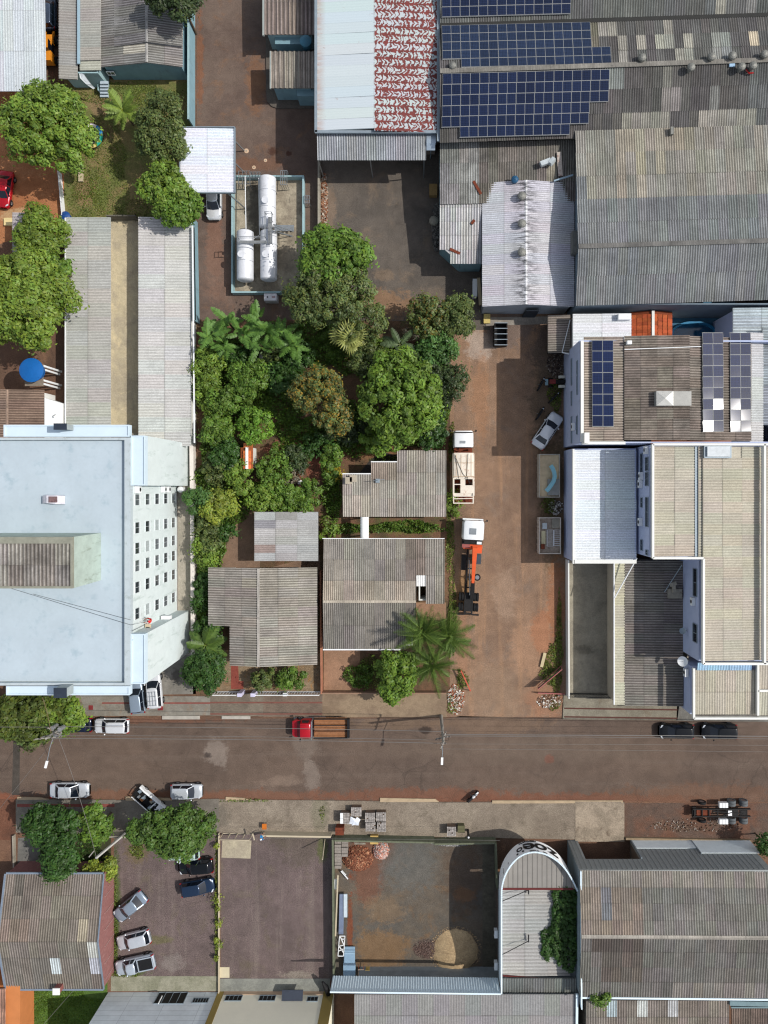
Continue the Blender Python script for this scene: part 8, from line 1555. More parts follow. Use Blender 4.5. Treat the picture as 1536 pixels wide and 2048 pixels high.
heap('stone_chips', 'pale stone chips strewn along the yard front wall', (905, 1683, 46, 9), 900, .07, RUB, .25, [C(176, 174, 170)[:3], C(150, 150, 148)[:3], C(110, 110, 108)[:3]], 7)
heap('rubble', 'white rubble and debris beside the dirt road mouth', (912, 1398, 17, 30), 420, .10, RUB, .15, [C(206, 200, 190)[:3], C(150, 130, 110)[:3], C(150, 86, 60)[:3]], 8)
heap('rubble', 'scattered white rubble below the red gate', (1100, 1402, 26, 14), 260, .12, RUB, .12, [C(206, 200, 190)[:3], C(140, 110, 90)[:3], C(110, 80, 60)[:3]], 9)
heap('rubble', 'reddish rubble along the wall of the asphalt yard', (648, 410, 7, 66), 380, .13, RUB, .2, [C(150, 110, 84)[:3], C(120, 80, 60)[:3], C(170, 160, 146)[:3]], 10)
heap('rubble', 'dark debris strewn at the foot of the tall blue wall', (1112, 730, 18, 26), 260, .12, RUB, .15, [C(90, 76, 66)[:3], C(130, 120, 110)[:3], C(60, 50, 46)[:3]], 12)
heap('rubble', 'pale litter between the two open containers', (1112, 1015, 16, 14), 160, .1, RUB, .1, [C(190, 186, 180)[:3], C(90, 84, 76)[:3]], 13)
heap('rubble', 'debris on the grimy verge below the bare chassis', (1390, 1650, 90, 14), 260, .07, RUB, .08, [C(130, 110, 90)[:3], C(90, 66, 50)[:3], C(160, 150, 140)[:3]], 14)
heap('rubble', 'dark stones along the yard edge near the pale lean to', (872, 455, 8, 50), 160, .18, RUB, .2, [C(110, 106, 100)[:3], C(80, 78, 74)[:3]], 15)
# sand heap
heap('loose_sand', 'loose sand clods spilling around the round sand heap', (911, 1902, 52, 50), 1500, .045, RUB, .12, [C(178, 152, 118)[:3], C(150, 126, 96)[:3]], 17)
mb = MB(); rings = []; n = 36; q = W(911, 1902)
for r_, z in ((2.62, .0), (2.35, .16), (2.0, .34), (1.6, .5), (1.15, .64), (.7, .74), (.2, .8)): rings.append([(q.x + (r_ + .1 * math.sin(k * 1.7) + .06 * math.sin(k * 4.1)) * math.cos(2 * math.pi * k / n), q.y + (r_ + .08 * math.sin(k * 2.3)) * math.sin(2 * math.pi * k / n), z + .012) for k in range(n)])
mb.loft(rings); o = mb.obj('sand_heap', gmat('sand', C(184, 160, 124), C(168, 144, 110), .5, c3=C(148, 124, 94), fine=(.6, 1.3), bump=.8), None, smooth=True, sharp=80); tag(o, 'round heap of tan sand in the work yard', 'sand heap')
heap('gravel_heap', 'low mauve gravel heap beside the round sand heap', (852, 1897, 26, 20), 700, .04, RUB, .12, [C(110, 90, 84)[:3], C(98, 80, 74)[:3], C(120, 104, 96)[:3]], 16)
t = thing('metal_sheet_pile', 'long pile of blue grey metal profiles along the yard west wall', 'profiles', W(685, 1830)); 
for x0, y0, x1, y1, w_, z, m in ((684, 1788, 682, 1868, .55, .5, mat('profile_blue', C(120, 132, 156), .4, .2)), (691, 1788, 691, 1834, .42, .62, mat('profile_pale', C(186, 198, 206), .5)), (676, 1750, 671, 1872, .16, .8, CRW), (672, 1758, 671, 1778, .3, .5, WHITEP)): mb = MB(); mb.bar(W(x0, y0, z), W(x1, y1, z), w_, .14); mb.obj('profile', m, t)
t = thing('truss_scrap', 'white welded truss lying by the yard west wall', 'truss', W(681, 1892)); mb = MB()
for a, b in (((679, 1872), (690, 1872)), ((690, 1872), (687, 1912)), ((679, 1872), (676, 1912)), ((676, 1912), (687, 1912)), ((680, 1872), (688, 1890)), ((688, 1890), (678, 1892)), ((678, 1892), (687, 1905)), ((677, 1902), (686, 1898)), ((683, 1878), (690, 1878))): mb.bar(W(*a, .9), W(*b, .9), .08)
mb.obj('truss_bar', WHITEP, t)
t = thing('sheet_stack', 'stack of pale blue ribbed roofing sheets in the work yard corner', 'sheet stack', W(698, 1928)); 
for k in range(5): mb = MB(); a, b = W(687 + k * .4, 1901 + k * 1.5, 1.0), W(709, 1928, 1.0); z = .25 + .12 * k; mb.box(a.x, b.x, b.y, a.y, z, z + .1); mb.obj('stacked_sheet', mat('stack_blue', C(150, 178, 198), .5, .1, .1, 2), t)
for k in range(3): mb = MB(); a, b = W(686, 1929.5, 1.0), W(710, 1957, 1.0); z = .3 + .13 * k; mb.box(a.x, b.x, b.y, a.y, z, z + .11); mb.obj('stacked_sheet', MC['stack_blue'], t)
for k in range(11):
    mb = MB(); x = W(688 + k * 2, 0, 1).x; mb.bar((x, W(0, 1909, .9).y, .84), (x, W(0, 1927, .9).y, .84), .035, .03); mb.bar((x, W(0, 1931, .75).y, .685), (x, W(0, 1956, .75).y, .685), .035, .03); mb.obj('rib', mat('stack_rib', C(120, 150, 176), .5), t)
t = thing('wheelbarrow', 'pinkish wheelbarrow standing by the pale blue sheet stack', 'wheelbarrow', W(722, 1945)); mb = MB(); q = W(722, 1944, .6); mb.loft([[(q.x - .35, q.y - .5, .6), (q.x + .35, q.y - .5, .6), (q.x + .2, q.y - .35, .3), (q.x - .2, q.y - .35, .3)], [(q.x - .35, q.y + .3, .6), (q.x + .35, q.y + .3, .6), (q.x + .2, q.y + .2, .35), (q.x - .2, q.y + .2, .35)]]); mb.obj('tray', mat('dusty_tray', C(170, 150, 134), .8, 0, .2, 4), t)
for s_ in (-1, 1): mb = MB(); mb.bar((q.x + s_ * .15, q.y - .6, .3), (q.x + s_ * .35, q.y + .95, .55), .05); mb.obj('handle', RUST, t)
mb = MB(); mb.tube([(q.x - .04, q.y - .65, .18), (q.x + .04, q.y - .65, .18)], .18, 12); mb.obj('wheel', TYRE, t)
obox('yellow_drum', 'box', 'dusty yellow box next to the wheelbarrow', 731, 1941, 739, 1954, .7, mat('dusty_yellow', C(176, 150, 84), .8)); obox('yellow_crate', 'box', 'yellow board box at the foot of the yard front wall', 741, 1672, 756, 1688, .6, mat('board_yellow', C(190, 160, 96), .8))
t = thing('cinder_stack', 'grey stacked pavers along the yard west wall', 'pavers', W(678, 1715)); 
for k in range(9):
    for j in range(2 if k < 5 else 1): mb = MB(); a, b = W(669 + j * 14, 1684 + k * 6.2, 1.1), W(682 + j * 13, 1689.5 + k * 6.2, 1.1); mb.box(a.x, b.x, b.y, a.y, .0, .9 + R.uniform(-.1, .15)); mb.obj('paver_row', mat('dusty_paver', C(140, 132, 124), .9, 0, .4, 5, .5), t)
for i, (x0, y0, x1, y1) in enumerate(((709, 1679, 732, 1679), (708, 1683, 730, 1683), (709, 1687, 731, 1687))):
    t = thing('concrete_beam', ('northernmost', 'middle', 'southernmost')[i] + ' grey beam lying above the brick heap', 'beam'  , W(x0, y0)); mb = MB(); mb.bar(W(x0, y0, .5), W(x1, y1, .5), .14, .14); mb.obj('beam_bar', CONC, t)
t = thing('pvc_pipe', 'short pair of white pipes leaning by the brick heap', 'pipe', W(690, 1750)); mb = MB(); mb.bar(W(682, 1742, .4), W(696, 1758, .4), .1); mb.bar(W(684, 1741, .45), W(692, 1750, .45), .06); mb.obj('pipe', WHITEP, t)
# red gates at the dirt road mouth
RG = mat('gate_red', C(190, 84, 62), .6, 0, .2, 3); PG = mat('gate_pink', C(160, 96, 92), .7, 0, .2, 3)
t = thing('red_barrier', 'thin orange red gate rail standing at the left of the dirt road', 'barrier', W(932, 1362)); mb = MB(); mb.bar(W(922, 1341, 1.0), W(941, 1382, 1.0), .12, .16); mb.bar(W(922, 1342, 0), W(922, 1342, .95), .1); mb.bar(W(941, 1381, 0), W(941, 1381, .95), .1); mb.obj('rail', RG, t)
t = thing('field_gate', 'open pinkish red gate leaf with pale panels at the right of the dirt road', 'gate', W(1100, 1360)); a, b = W(1076, 1379, 1.5), W(1124, 1339, 1.5)
mb = MB(); mb.bar(a, b, .08); mb.bar((a.x + .25, a.y + .1, .3), (b.x + .1, b.y + .1, .3), .08)
for k in range(4): p = a.lerp(b, k / 3); q = V((p.x + .2, p.y + .1, .3)); mb.bar(p, q, .07)
mb.obj('gate_frame', PG, t)
for k in range(3): p, q = a.lerp(b, (k + .06) / 3), a.lerp(b, (k + .94) / 3); mb = MB(); mb.hexa([V((p.x + .14, p.y - .1, .45)), V((q.x + .14, q.y - .1, .45)), V((q.x + .18, q.y - .06, .45)), V((p.x + .18, p.y - .06, .45)), V((p.x, p.y - .05, 1.4)), V((q.x, q.y - .05, 1.4)), V((q.x + .04, q.y, 1.4)), V((p.x + .04, p.y, 1.4))]); mb.obj('gate_panel', mat('gate_mesh', C(120, 110, 106), .7, 0, .3, 5), t)
t = thing('red_barrier', 'low pink rail between the open gate and the courtyard wall', 'barrier', W(1100, 1386)); mb = MB(); mb.bar(W(1076, 1386, .7), W(1130, 1388, .7), .1, .14); mb.bar(W(1077, 1386, 0), W(1077, 1386, .65), .1); mb.bar(W(1120, 1387, 0), W(1120, 1387, .65), .1); mb.obj('rail', PG, t)
t = thing('timber_plank', 'pale broken plank lying along the weedy wall', 'plank', W(1086, 1318)); mb = MB(); mb.bar(W(1090, 1306, .2), W(1083, 1334, .2), .35, .08); mb.obj('board', mat('pale_board', C(190, 176, 140), .85, 0, .2, 3), t)
obox('pallet_crate', 'crate', 'slatted yellow crate by the yard east wall', 859, 368, 874, 390, .8, mat('crate_wood', C(150, 122, 78), .85, 0, .3, 5)); obox('white_board_pile', 'boards', 'white and wooden boards stacked against the white workshop', 946, 558, 954, 592, 1.2, WHITEP); t = thing('timber_bundle', 'long cream timber bundle standing along the white workshop wall', 'timber', W(958, 580)); mb = MB(); mb.bar(W(957, 556, 1.3), W(961, 610, 1.3), .35, .3); mb.obj('board', mat('cream_timber', C(176, 160, 130), .85, 0, .2, 3), t)
obox('yellow_board', 'board', 'pale yellow board beside the workshop south corner', 968, 628, 980, 646, .4, mat('straw_board', C(196, 176, 110), .8))
obox('lawn_table', 'table', 'faded wooden board lying below the tree on the lawn edge', 157, 335, 165, 362, .3, mat('faded_board', C(184, 170, 140), .85)); obox('straw_bale', 'block', 'cream block lying at the soil edge by the small grey shed', 8, 436, 24, 450, .35, mat('cream_block', C(214, 194, 140), .85)); q = W(130, 432, .7); tank(130, 432, .8, .55, 'low blue drum at the end of the white pipe rail', mat('drum_blue', C(30, 70, 130), .5))
t = thing('boulder', 'large grey stone beside the pale lean to wall', 'stone', W(870, 445)); mb = MB(); q = W(868, 441, .4); mb.sphere((q.x, q.y, .3), .6, 9, 6, 0, .7); mb.obj('stone', CONC, t)
# clothes, small items in garden
obox('white_case', 'box', 'small white box on the red soil of the overgrown garden', 596, 961, 605, 968, .4, WHITEP); t = thing('green_pot', 'small teal pot in the overgrown garden', 'pot', W(556, 968)); q = W(556, 968, .3); mb = MB(); mb.tube([(q.x, q.y, 0), (q.x, q.y, .35)], [.14, .2], 10); mb.obj('pot', mat('teal_pot', C(20, 120, 96), .5), t)
for i, (px, py, w_, l_) in enumerate(((535, 712, 1.0, 1.6), (545, 745, 1.3, 1.5), (472, 720, .6, 1.2))): t = thing('pale_tarp', ('pale tarp in the gap above the round bush', 'pale grey tarp beside the twiggy garden gap', 'small white tarp below the banana leaves')[i], 'tarp', W(px, py)); q = W(px, py); mb = MB(); mb.add([(q.x - w_, q.y - l_ * .6, .4), (q.x + w_ * .8, q.y - l_ * .4, .6), (q.x + w_, q.y + l_ * .5, .5), (q.x - w_ * .7, q.y + l_ * .6, .7), (q.x, q.y, .9)], [(0, 1, 4), (1, 2, 4), (2, 3, 4), (3, 0, 4)]); mb.obj('sheet', mat('tarp_grey', C(176, 170, 166), .7, 0, .2, 3), t)
# ---- PEOPLE
SKIN = mat('skin', C(150, 104, 80), .6, 0, .05, 6)
def person(label, base, rz, J, mats, loc=True):
    """J: joint name -> (x,y,z,radius); bones link them; material slot per bone; x forward, z up, metres"""
    t = thing('person', label, 'person', base, rz)
    bones = [('pelvis', 'chest', 1), ('chest', 'neck', 1), ('neck', 'chin', 0), ('chin', 'head', 0)]
    for s_ in 'lr': bones += [('chest', 'sh' + s_, 1), ('sh' + s_, 'el' + s_, 1), ('el' + s_, 'wr' + s_, 0), ('wr' + s_, 'ha' + s_, 0), ('pelvis', 'hip' + s_, 2), ('hip' + s_, 'kn' + s_, 2), ('kn' + s_, 'an' + s_, 2), ('an' + s_, 'to' + s_, 3)]
    for s_ in 'lr':
        h_ = V(J['ha' + s_][:3]); d = (h_ - V(J['wr' + s_][:3])).normalized(); sd_ = d.cross(V((0, 0, 1))).normalized() if abs(d.z) < .9 else V((1, 0, 0))
        for k in range(5):
            f = (k - 2) * .018; J[f'f{s_}{k}'] = (*(h_ + sd_ * f + d * .035), .010); L = (.045, .06, .068, .062, .05)[k]; J[f'g{s_}{k}'] = (*(h_ + sd_ * f * (1.5 if k else 2.6) + d * (.035 + L) - V((0, 0, .012))), .008); bones += [('ha' + s_, f'f{s_}{k}', 0), (f'f{s_}{k}', f'g{s_}{k}', 0)]
    names = list(J); idx = {n: i for i, n in enumerate(names)}; me = bpy.data.meshes.new('body'); me.from_pydata([J[n][:3] for n in names], [(idx[a], idx[b]) for a, b, _ in bones], [])
    o = bpy.data.objects.new('body', me); COL.objects.link(o); sk = o.modifiers.new('s', 'SKIN'); sk.use_smooth_shade = True
    for i, n in enumerate(names): d = me.skin_vertices[0].data[i]; d.radius = (J[n][3], J[n][3] * (.7 if n in ('pelvis', 'chest') else 1)); d.use_root = (n == 'pelvis')
    o.modifiers.new('d', 'SUBSURF').levels = 1; dg = bpy.context.evaluated_depsgraph_get(); dg.update(); m2 = bpy.data.meshes.new_from_object(o.evaluated_get(dg)); bpy.data.objects.remove(o)
    m2.materials.clear()
    for m in mats[:4]: m2.materials.append(m)
    segs = [(V(J[a][:3]), V(J[b][:3]), s_) for a, b, s_ in bones]
    for p in m2.polygons:
        c = p.center; best = (9, 0)
        for a, b, s_ in segs: d = b - a; u = max(0, min(1, (c - a).dot(d) / d.length_squared)); r = (a + d * u - c).length; best = min(best, (r, s_))
        p.material_index = best[1]; p.use_smooth = True
    m2.name = 'body'; put('body', m2, t); hd = V(J['head'][:3]); mb = MB(); mb.sphere((hd.x - .015, hd.y, hd.z + .03), .125, 12, 7, 0, 1.0, True); mb.obj('hat' if len(mats) > 5 else 'hair', mats[4], t, world=False, smooth=True)
    mb = MB(); f = hd + V((.1, 0, -.03)); mb.bar(f, f + V((.025, 0, -.03)), .02); mb.bar(f + V((-.01, -.035, .03)), f + V((-.01, -.02, .03)), .012); mb.bar(f + V((-.01, .02, .03)), f + V((-.01, .035, .03)), .012); mb.bar(f + V((-.012, -.025, -.055)), f + V((-.012, .025, -.055)), .01)
    for s_ in (-1, 1): mb.bar(hd + V((-.01, s_ * .1, -.03)), hd + V((-.01, s_ * .115, .02)), .025)
    mb.obj('face_features', SKIN, t, world=False); return t
def standing(**k):
    J = dict(pelvis=(0, 0, .95, .15), chest=(.02, 0, 1.3, .16), neck=(.03, 0, 1.48, .06), chin=(.05, 0, 1.57, .075), head=(.05, 0, 1.66, .1))
    for s_, q in (('l', 1), ('r', -1)): J.update({'sh' + s_: (.02, q * .2, 1.42, .065), 'el' + s_: (.1, q * .27, 1.16, .05), 'wr' + s_: (.33, q * .22, 1.06, .035), 'ha' + s_: (.4, q * .2, 1.05, .032), 'hip' + s_: (0, q * .1, .88, .1), 'kn' + s_: (.04, q * .12, .5, .07), 'an' + s_: (0, q * .12, .09, .045), 'to' + s_: (.16, q * .13, .04, .04)})
    J.update(k); return J
SHB = mat('sky_blue_shirt', C(56, 140, 200), .8, 0, .1, 6); NVT = mat('navy_trousers', C(24, 30, 60), .85, 0, .1, 6); SHO = mat('black_shoe', C(20, 20, 20), .6)
person('person in a bright blue shirt and white cap beside an orange cart', (*W(528, 1664)[:2], .13), math.radians(30), standing(), (SKIN, SHB, NVT, SHO, WHITEP, 1))
t = thing('hand_cart', 'orange flat cart next to the person in blue', 'cart', W(524, 1653)); a, b = W(524, 1648, .7), W(533, 1659, .7); mb = MB(); mb.box(a.x, b.x, b.y, a.y, .62, .7); mb.obj('deck', mat('cart_orange', C(190, 106, 34), .6, 0, .15, 3), t)
for x in (a.x + .1, b.x - .1):
    for y in (a.y - .12, b.y + .12): mb = MB(); mb.bar((x, y, .12), (x, y, .62), .05); mb.obj('leg', STEEL, t)
RDS = mat('red_shirt', C(206, 40, 40), .7, 0, .1, 6)
Jw = dict(pelvis=(0, 0, .35, .15), chest=(-.08, 0, .7, .16), neck=(-.08, 0, .88, .06), chin=(-.05, 0, .97, .075), head=(-.05, 0, 1.06, .1))
for s_, q in (('l', 1), ('r', -1)): Jw.update({'sh' + s_: (-.06, q * .2, .82, .065), 'el' + s_: (.15, q * .27, .68, .05), 'wr' + s_: (.4, q * .2, .78, .035), 'ha' + s_: (.47, q * .18, .8, .032), 'hip' + s_: (.02, q * .1, .32, .1), 'kn' + s_: (.42, q * .14, .34, .07), 'an' + s_: (.5, q * .14, -.08, .045), 'to' + s_: (.6, q * .14, -.02, .04)})
yp = -(W(0, 1242, 11).y * -1) ; yp = W(0, 1242, 11).y
person('rope access worker in red hanging on the pale tower wall', (xw + .85, yp, 10.1), math.pi, Jw, (SKIN, RDS, NVT, SHO, RDS, 1))
t = thing('work_seat', 'pale board seat and cradle hung on the tower wall by the worker', 'work platform', (xw + .5, yp - .9, 9.6)); mb = MB(); mb.box(xw + .15, xw + .75, yp - 1.4, yp - .45, 10.2, 10.3); mb.obj('deck', mat('seat_board', C(190, 176, 150), .8), t)
mb = MB(); mb.bar((xw + .16, yp - 1.4, 10.3), (xw + .16, yp - 1.4, 13.6), .03); mb.bar((xw + .16, yp - .5, 10.3), (xw + .16, yp - .5, 13.6), .03); mb.bar((xw + .1, yp - 1.55, 9.9), (xw + .9, yp - 1.55, 9.9), .06); mb.bar((xw + .85, yp, 10.9), (xw + .03, yp + .1, 13.6), .025); mb.obj('rope', BLACK, t)
mb = MB(); mb.box(xw + .3, xw + .65, yp - 1.2, yp - .75, 10.3, 10.38); mb.obj('seat_board', BLACK, t)
# ---------------------------------------------------------------- VEGETATION
L1 = leafmat('leaf_fresh', C(118, 144, 56)); L2 = leafmat('leaf_green', C(102, 132, 50)); L3 = leafmat('leaf_olive', C(100, 114, 62)); L4 = leafmat('leaf_dark', C(70, 86, 50), .2); L5 = leafmat('leaf_yellow', C(138, 152, 58)); L6 = leafmat('leaf_deep', C(62, 94, 38), .22); LB = leafmat('leaf_bluish', C(86, 122, 60)); LG_ = leafmat('leaf_grass', C(128, 142, 66))
LP = leafmat('palm_frond', C(96, 122, 56)); LF = leafmat('fan_palm_leaf', C(158, 164, 96)); LBN = leafmat('banana_leaf', C(108, 146, 72)); 
tree(98, 250, 76, 84, 6.0, L1, 'large fresh green tree over the trampoline in the north west yard', 15000, .27, seed=3, lobes=7, clump=1.0)
tree(323, 262, 56, 70, 5.0, L3, 'dark olive tree between the palm and the white carport', 8000, .22, seed=5, lobes=6)
tree(330, 372, 42, 44, 4.6, L1, 'bright green tree touching the carport from the south west', 4200, .28, seed=8, lobes=5); tree(362, 420, 40, 42, 4.2, L2, 'bright green tree overhanging the blue wall end', 3800, .28, seed=9, lobes=5)
tree(358, -2, 58, 38, 6, L4, 'dark green tree crown cut by the top edge', 5000, .24, seed=12)
fm = [frond_mesh('frond', 2.6, .5, leafmat('light_palm', C(128, 150, 72)), seed=i, droop=.35, tone=(1.1, 1.1, 1)) for i in range(3)]
rosette(246, 222, 3.0, fm, 18, 'light green feather palm on the lawn', 'palm', 'palm_tree', 'frond', (-.1, .8), 4, scale=(.7, 1.0))
LM = leafmat('leaf_mid', C(118, 140, 54)); tree(85, 472, 44, 60, 4.5, LM, 'yellow green tree leaning over the small grey shed roof', 7200, .26, seed=14, lobes=5); tree(56, 612, 84, 98, 6.5, LM, 'huge yellow green tree mass along the garage shed', 20000, .29, seed=15, lobes=8, clump=1.2); tree(122, 540, 26, 26, 5, L2, 'small mid green tree by the edge of the garage roof', 1800, .26, seed=16); tree(4, 528, 14, 16, 4, LB, 'pale bluish green bush at the left edge', 500, .22, seed=17)
tree(655, 522, 76, 64, 6.3, L2, 'vivid green tree overhanging the tank bund', 13000, .3, seed=21, lobes=6, clump=1.0); tree(674, 606, 92, 64, 5.4, L3, 'olive green tree just south of the vivid one', 16000, .22, seed=22, lobes=6, clump=1.0, hue=.2)
FL = LF; fmz = [fan_mesh('fan_leaf', 2.7, FL, i) for i in range(3)]
rosette(700, 676, 4.6, fmz, 28, 'pale fan palm with drooping star shaped leaves', 'palm', 'palm_tree', 'fan_leaf', (-.35, 1.3), 6, wild=2, scale=(.6, 1.05))
tree(866, 632, 54, 38, 3.6, L3, 'mixed green and rust coloured shrub at the lot corner', 4200, .22, seed=24, accent=((1.5, .8, .5), .2)); tree(917, 634, 30, 40, 4, L3, 'dark rounded tree at the mouth of the asphalt yard', 4200, .22, seed=25); tree(855, 668, 40, 22, 2.4, leafmat('dry_twigs', C(140, 130, 112)), 'grey dry twiggy bush below the rust coloured shrub', 900, .2, seed=26, aspect=4)
fm2 = [frond_mesh('frond', 3.0, .6, leafmat('grey_palm', C(92, 112, 76)), seed=30 + i, droop=.6) for i in range(2)]
rosette(800, 690, 3.6, fm2, 8, 'slim palm with grey green arching fronds', 'palm', 'palm_tree', 'frond', (-.1, .5), 8, scale=(.6, .85), trunkr=.09)
tree(785, 798, 84, 98, 6.2, leafmat('leaf_lush', C(108, 136, 48)), 'largest lush bright green tree in the middle of the lot', 17000, .29, seed=31, lobes=8, clump=.95, hue=.12); tree(742, 722, 42, 34, 4.4, L3, 'olive green crown above the largest lush tree', 3400, .24, seed=32)
tree(645, 800, 56, 66, 5.6, L3, 'tree covered with orange brown blossom beside the largest lush tree', 11000, .2, seed=33, lobes=6, accent=((2.6, 1.35, .8), .36), hue=.2, clump=.8)
tree(868, 700, 44, 34, 3.2, LB, 'bluish green shrub west of the pale rubble patch', 3400, .24, seed=34); tree(905, 770, 34, 30, 3.4, L4, 'dark shrub spilling onto the dirt road', 2600, .2, seed=35); tree(868, 770, 30, 60, 3, L4, 'dark green hedge of shrubs along the dirt road', 4400, .22, seed=36); tree(868, 858, 26, 40, 2.6, L6, 'low deep green bush near the garbage truck', 2200, .22, seed=37); tree(760, 880, 34, 22, 3.0, leafmat('leaf_lush', C(108, 136, 48)), 'small bush at the foot of the largest lush tree', 1700, .26, seed=38)
bm = [frond_mesh('banana_leaf', 2.3 - .2 * i, .40, LBN, nseg=8, seed=90 + i, droop=.35 + .12 * i, leafw=.13, vee=.3) for i in range(5)]
for i, (px, py, z, n, lb) in enumerate(((418, 668, 2.8, 9, 'westernmost banana plant against the blue wall end'), (446, 690, 2.6, 9, 'low banana plant just right of the westernmost one'), (455, 645, 3.0, 9, 'banana plant at the upper left of the clump'), (486, 664, 3.2, 10, 'banana plant in the left centre of the clump'), (512, 640, 3.2, 9, 'banana plant below the white cabinet'), (535, 662, 3.3, 10, 'tallest banana plant in the centre of the clump'), (562, 668, 3.0, 9, 'banana plant right of the tallest one'), (588, 690, 2.8, 9, 'easternmost banana plant with yellow leaf tips'), (520, 690, 2.6, 8, 'low banana plant in front of the clump'))):
    rosette(px, py, z, bm, n + 4, lb, 'banana plant', 'banana_plant', 'banana_leaf', (.0, 1.15), 40 + i, wild=4, scale=(.5, 1.2), group='banana plants south of the bund')
bush = lambda px, py, rx, ry, z, m, lb, n, leaf=.22, seed=1, **k: tree(px, py, rx * .98, ry * .98, z, m, lb, n, leaf, rz=k.pop('rz', None), seed=seed, name='bush', cat='bush', trunk=False, **k)
for i, a in enumerate(((420, 730, 34, 30, 1.6, L1, 'light green bush below the bananas by the blue wall', 2400), (414, 790, 26, 44, 1.6, L1, 'light green climber patch on the green strip wall', 2600), (500, 748, 36, 30, 2.2, L2, 'round green bush beside the pale tarp', 3000), (470, 800, 46, 34, 2.0, L2, 'wide green bush in the middle of the overgrown garden', 3400), (515, 850, 34, 36, 2.8, leafmat('leaf_papaya', C(112, 150, 50)), 'bright yellow green papaya like bush', 2200), (560, 760, 30, 34, 1.6, L6, 'deep green bush west of the blossom tree', 2200), (548, 700, 36, 24, 1.4, L3, 'olive undergrowth beside the banana clump', 1800), (600, 710, 30, 28, 1.6, L6, 'shaded bush right of the bananas', 1800), (432, 865, 30, 30, 2.4, L2, 'rounded green tree by the garage court wall', 2600), (455, 905, 26, 34, 2.0, L6, 'darker bush west of the orange roofed hut', 2200), (432, 935, 24, 34, 1.4, L3, 'olive bush on the green strip beside the tower', 1800), (478, 955, 26, 30, 2.0, L1, 'fresh green bush south of the orange roofed hut', 2200), (395, 998, 22, 22, 3.0, LB, 'small bluish green tree leaning over the white strip wall', 1500), (447, 1008, 40, 34, 2.4, L5, 'round yellow green clipped bush beside the brown courtyard', 4200), (420, 1055, 28, 42, 1.6, L3, 'low olive bush along the green strip', 2400), (455, 1060, 20, 18, 1.4, L6, 'small dark bush at the courtyard edge', 700), (412, 1110, 22, 30, 1.4, L1, 'light green bush beside the notched roof house', 1600), (402, 1180, 14, 46, 1.2, L6, 'narrow dark hedge between white wall and notched roof', 1400), (412, 1265, 30, 34, 1.8, L6, 'dark bush filling the notch of the grey brown roof', 2200), (412, 1340, 38, 44, 3.4, L6, 'dark green tree at the pavement corner of the tower', 5200), (555, 935, 34, 44, 1.4, L2, 'green shrub between the hut and the red soil', 2400), (590, 915, 30, 24, 1.4, L4, 'dark thorny shrub on the red soil', 1200), (585, 950, 26, 18, 1.0, leafmat('dry_twigs', C(140, 130, 112)), 'grey dry shrub on the red soil', 500), (530, 990, 36, 26, 1.8, L1, 'fresh hedge segment above the patchwork roof, western end', 2200), (580, 998, 36, 24, 1.8, L2, 'green hedge segment above the patchwork roof, middle', 2200), (622, 990, 26, 30, 1.8, L2, 'green hedge segment above the patchwork roof, eastern end', 1800), (662, 925, 22, 36, 1.4, L2, 'bush by the west side of the rear house', 1600), (655, 1056, 16, 18, .8, L1, 'small bush between the two central houses', 500), (540, 1352, 30, 20, 1.4, L3, 'western shrub of the paved front garden', 1600), (585, 1356, 26, 20, 1.4, L2, 'eastern shrub of the paved front garden', 1400), (665, 945, 18, 14, .8, leafmat('leaf_gold', C(196, 176, 60)), 'golden leaved plant near the rear house', 420), (908, 1392, 16, 14, .9, L2, 'small bush on the rubble by the dirt road', 500), (690, 860, 40, 30, 1.2, L4, 'dark undergrowth below the blossom tree', 1600), (640, 890, 40, 26, 1.0, L6, 'shaded undergrowth above the red soil', 1300), (570, 820, 40, 50, 1.0, L6, 'deep shaded undergrowth in the garden centre', 2600), (480, 720, 26, 20, 1.0, L6, 'shaded undergrowth below the bananas', 900), (905, 1000, 10, 34, .6, L1, 'strip of weeds beside the garbage truck', 700))):
    if i not in (31, 34): bush(*a, seed=60 + i)
# front palms
fm3 = [frond_mesh('frond', 3.3, .62, LP, seed=50 + i, droop=.55 + .15 * i, nseg=26, leafw=.028, vee=.85) for i in range(4)]
rosette(846, 1262, 5.0, fm3, 46, 'feather palm drooping over the corner of the front house', 'palm', 'palm_tree', 'frond', (-.4, 1.1), 12, wild=4, scale=(.4, .95)); rosette(898, 1272, 4.6, fm3, 44, 'feather palm hanging over the dirt road edge', 'palm', 'palm_tree', 'frond', (-.4, 1.1), 13, wild=4, scale=(.4, .9)); rosette(864, 1328, 4.2, fm3, 42, 'southern feather palm above the front fence', 'palm', 'palm_tree', 'frond', (-.4, 1.1), 14, wild=4, scale=(.4, .9))
rosette(412, 1290, 3.4, [frond_mesh('frond', 2.6, .55, LP, seed=70 + i, droop=.55) for i in range(2)], 12, 'small palm beside the white strip wall', 'palm', 'palm_tree', 'frond', (-.2, .7), 15, scale=(.7, 1.0))
tree(797, 1354, 38, 44, 3.6, leafmat('leaf_lush', C(108, 136, 48)), 'rounded lush tree over the front pavement', 6400, .28, seed=110, clump=.8)
tree(60, 1432, 92, 42, 4.6, leafmat('leaf_street', C(96, 110, 46)), 'broad olive green street tree beside the power pole', 9000, .34, seed=111, lobes=7); tree(120, 1428, 40, 36, 4.4, L1, 'fresh green crown next to the power pole', 2600, .3, seed=112); tree(60, 1470, 34, 20, 3.6, L3, 'low fringe of the street tree over the road', 1400, .3, seed=113)
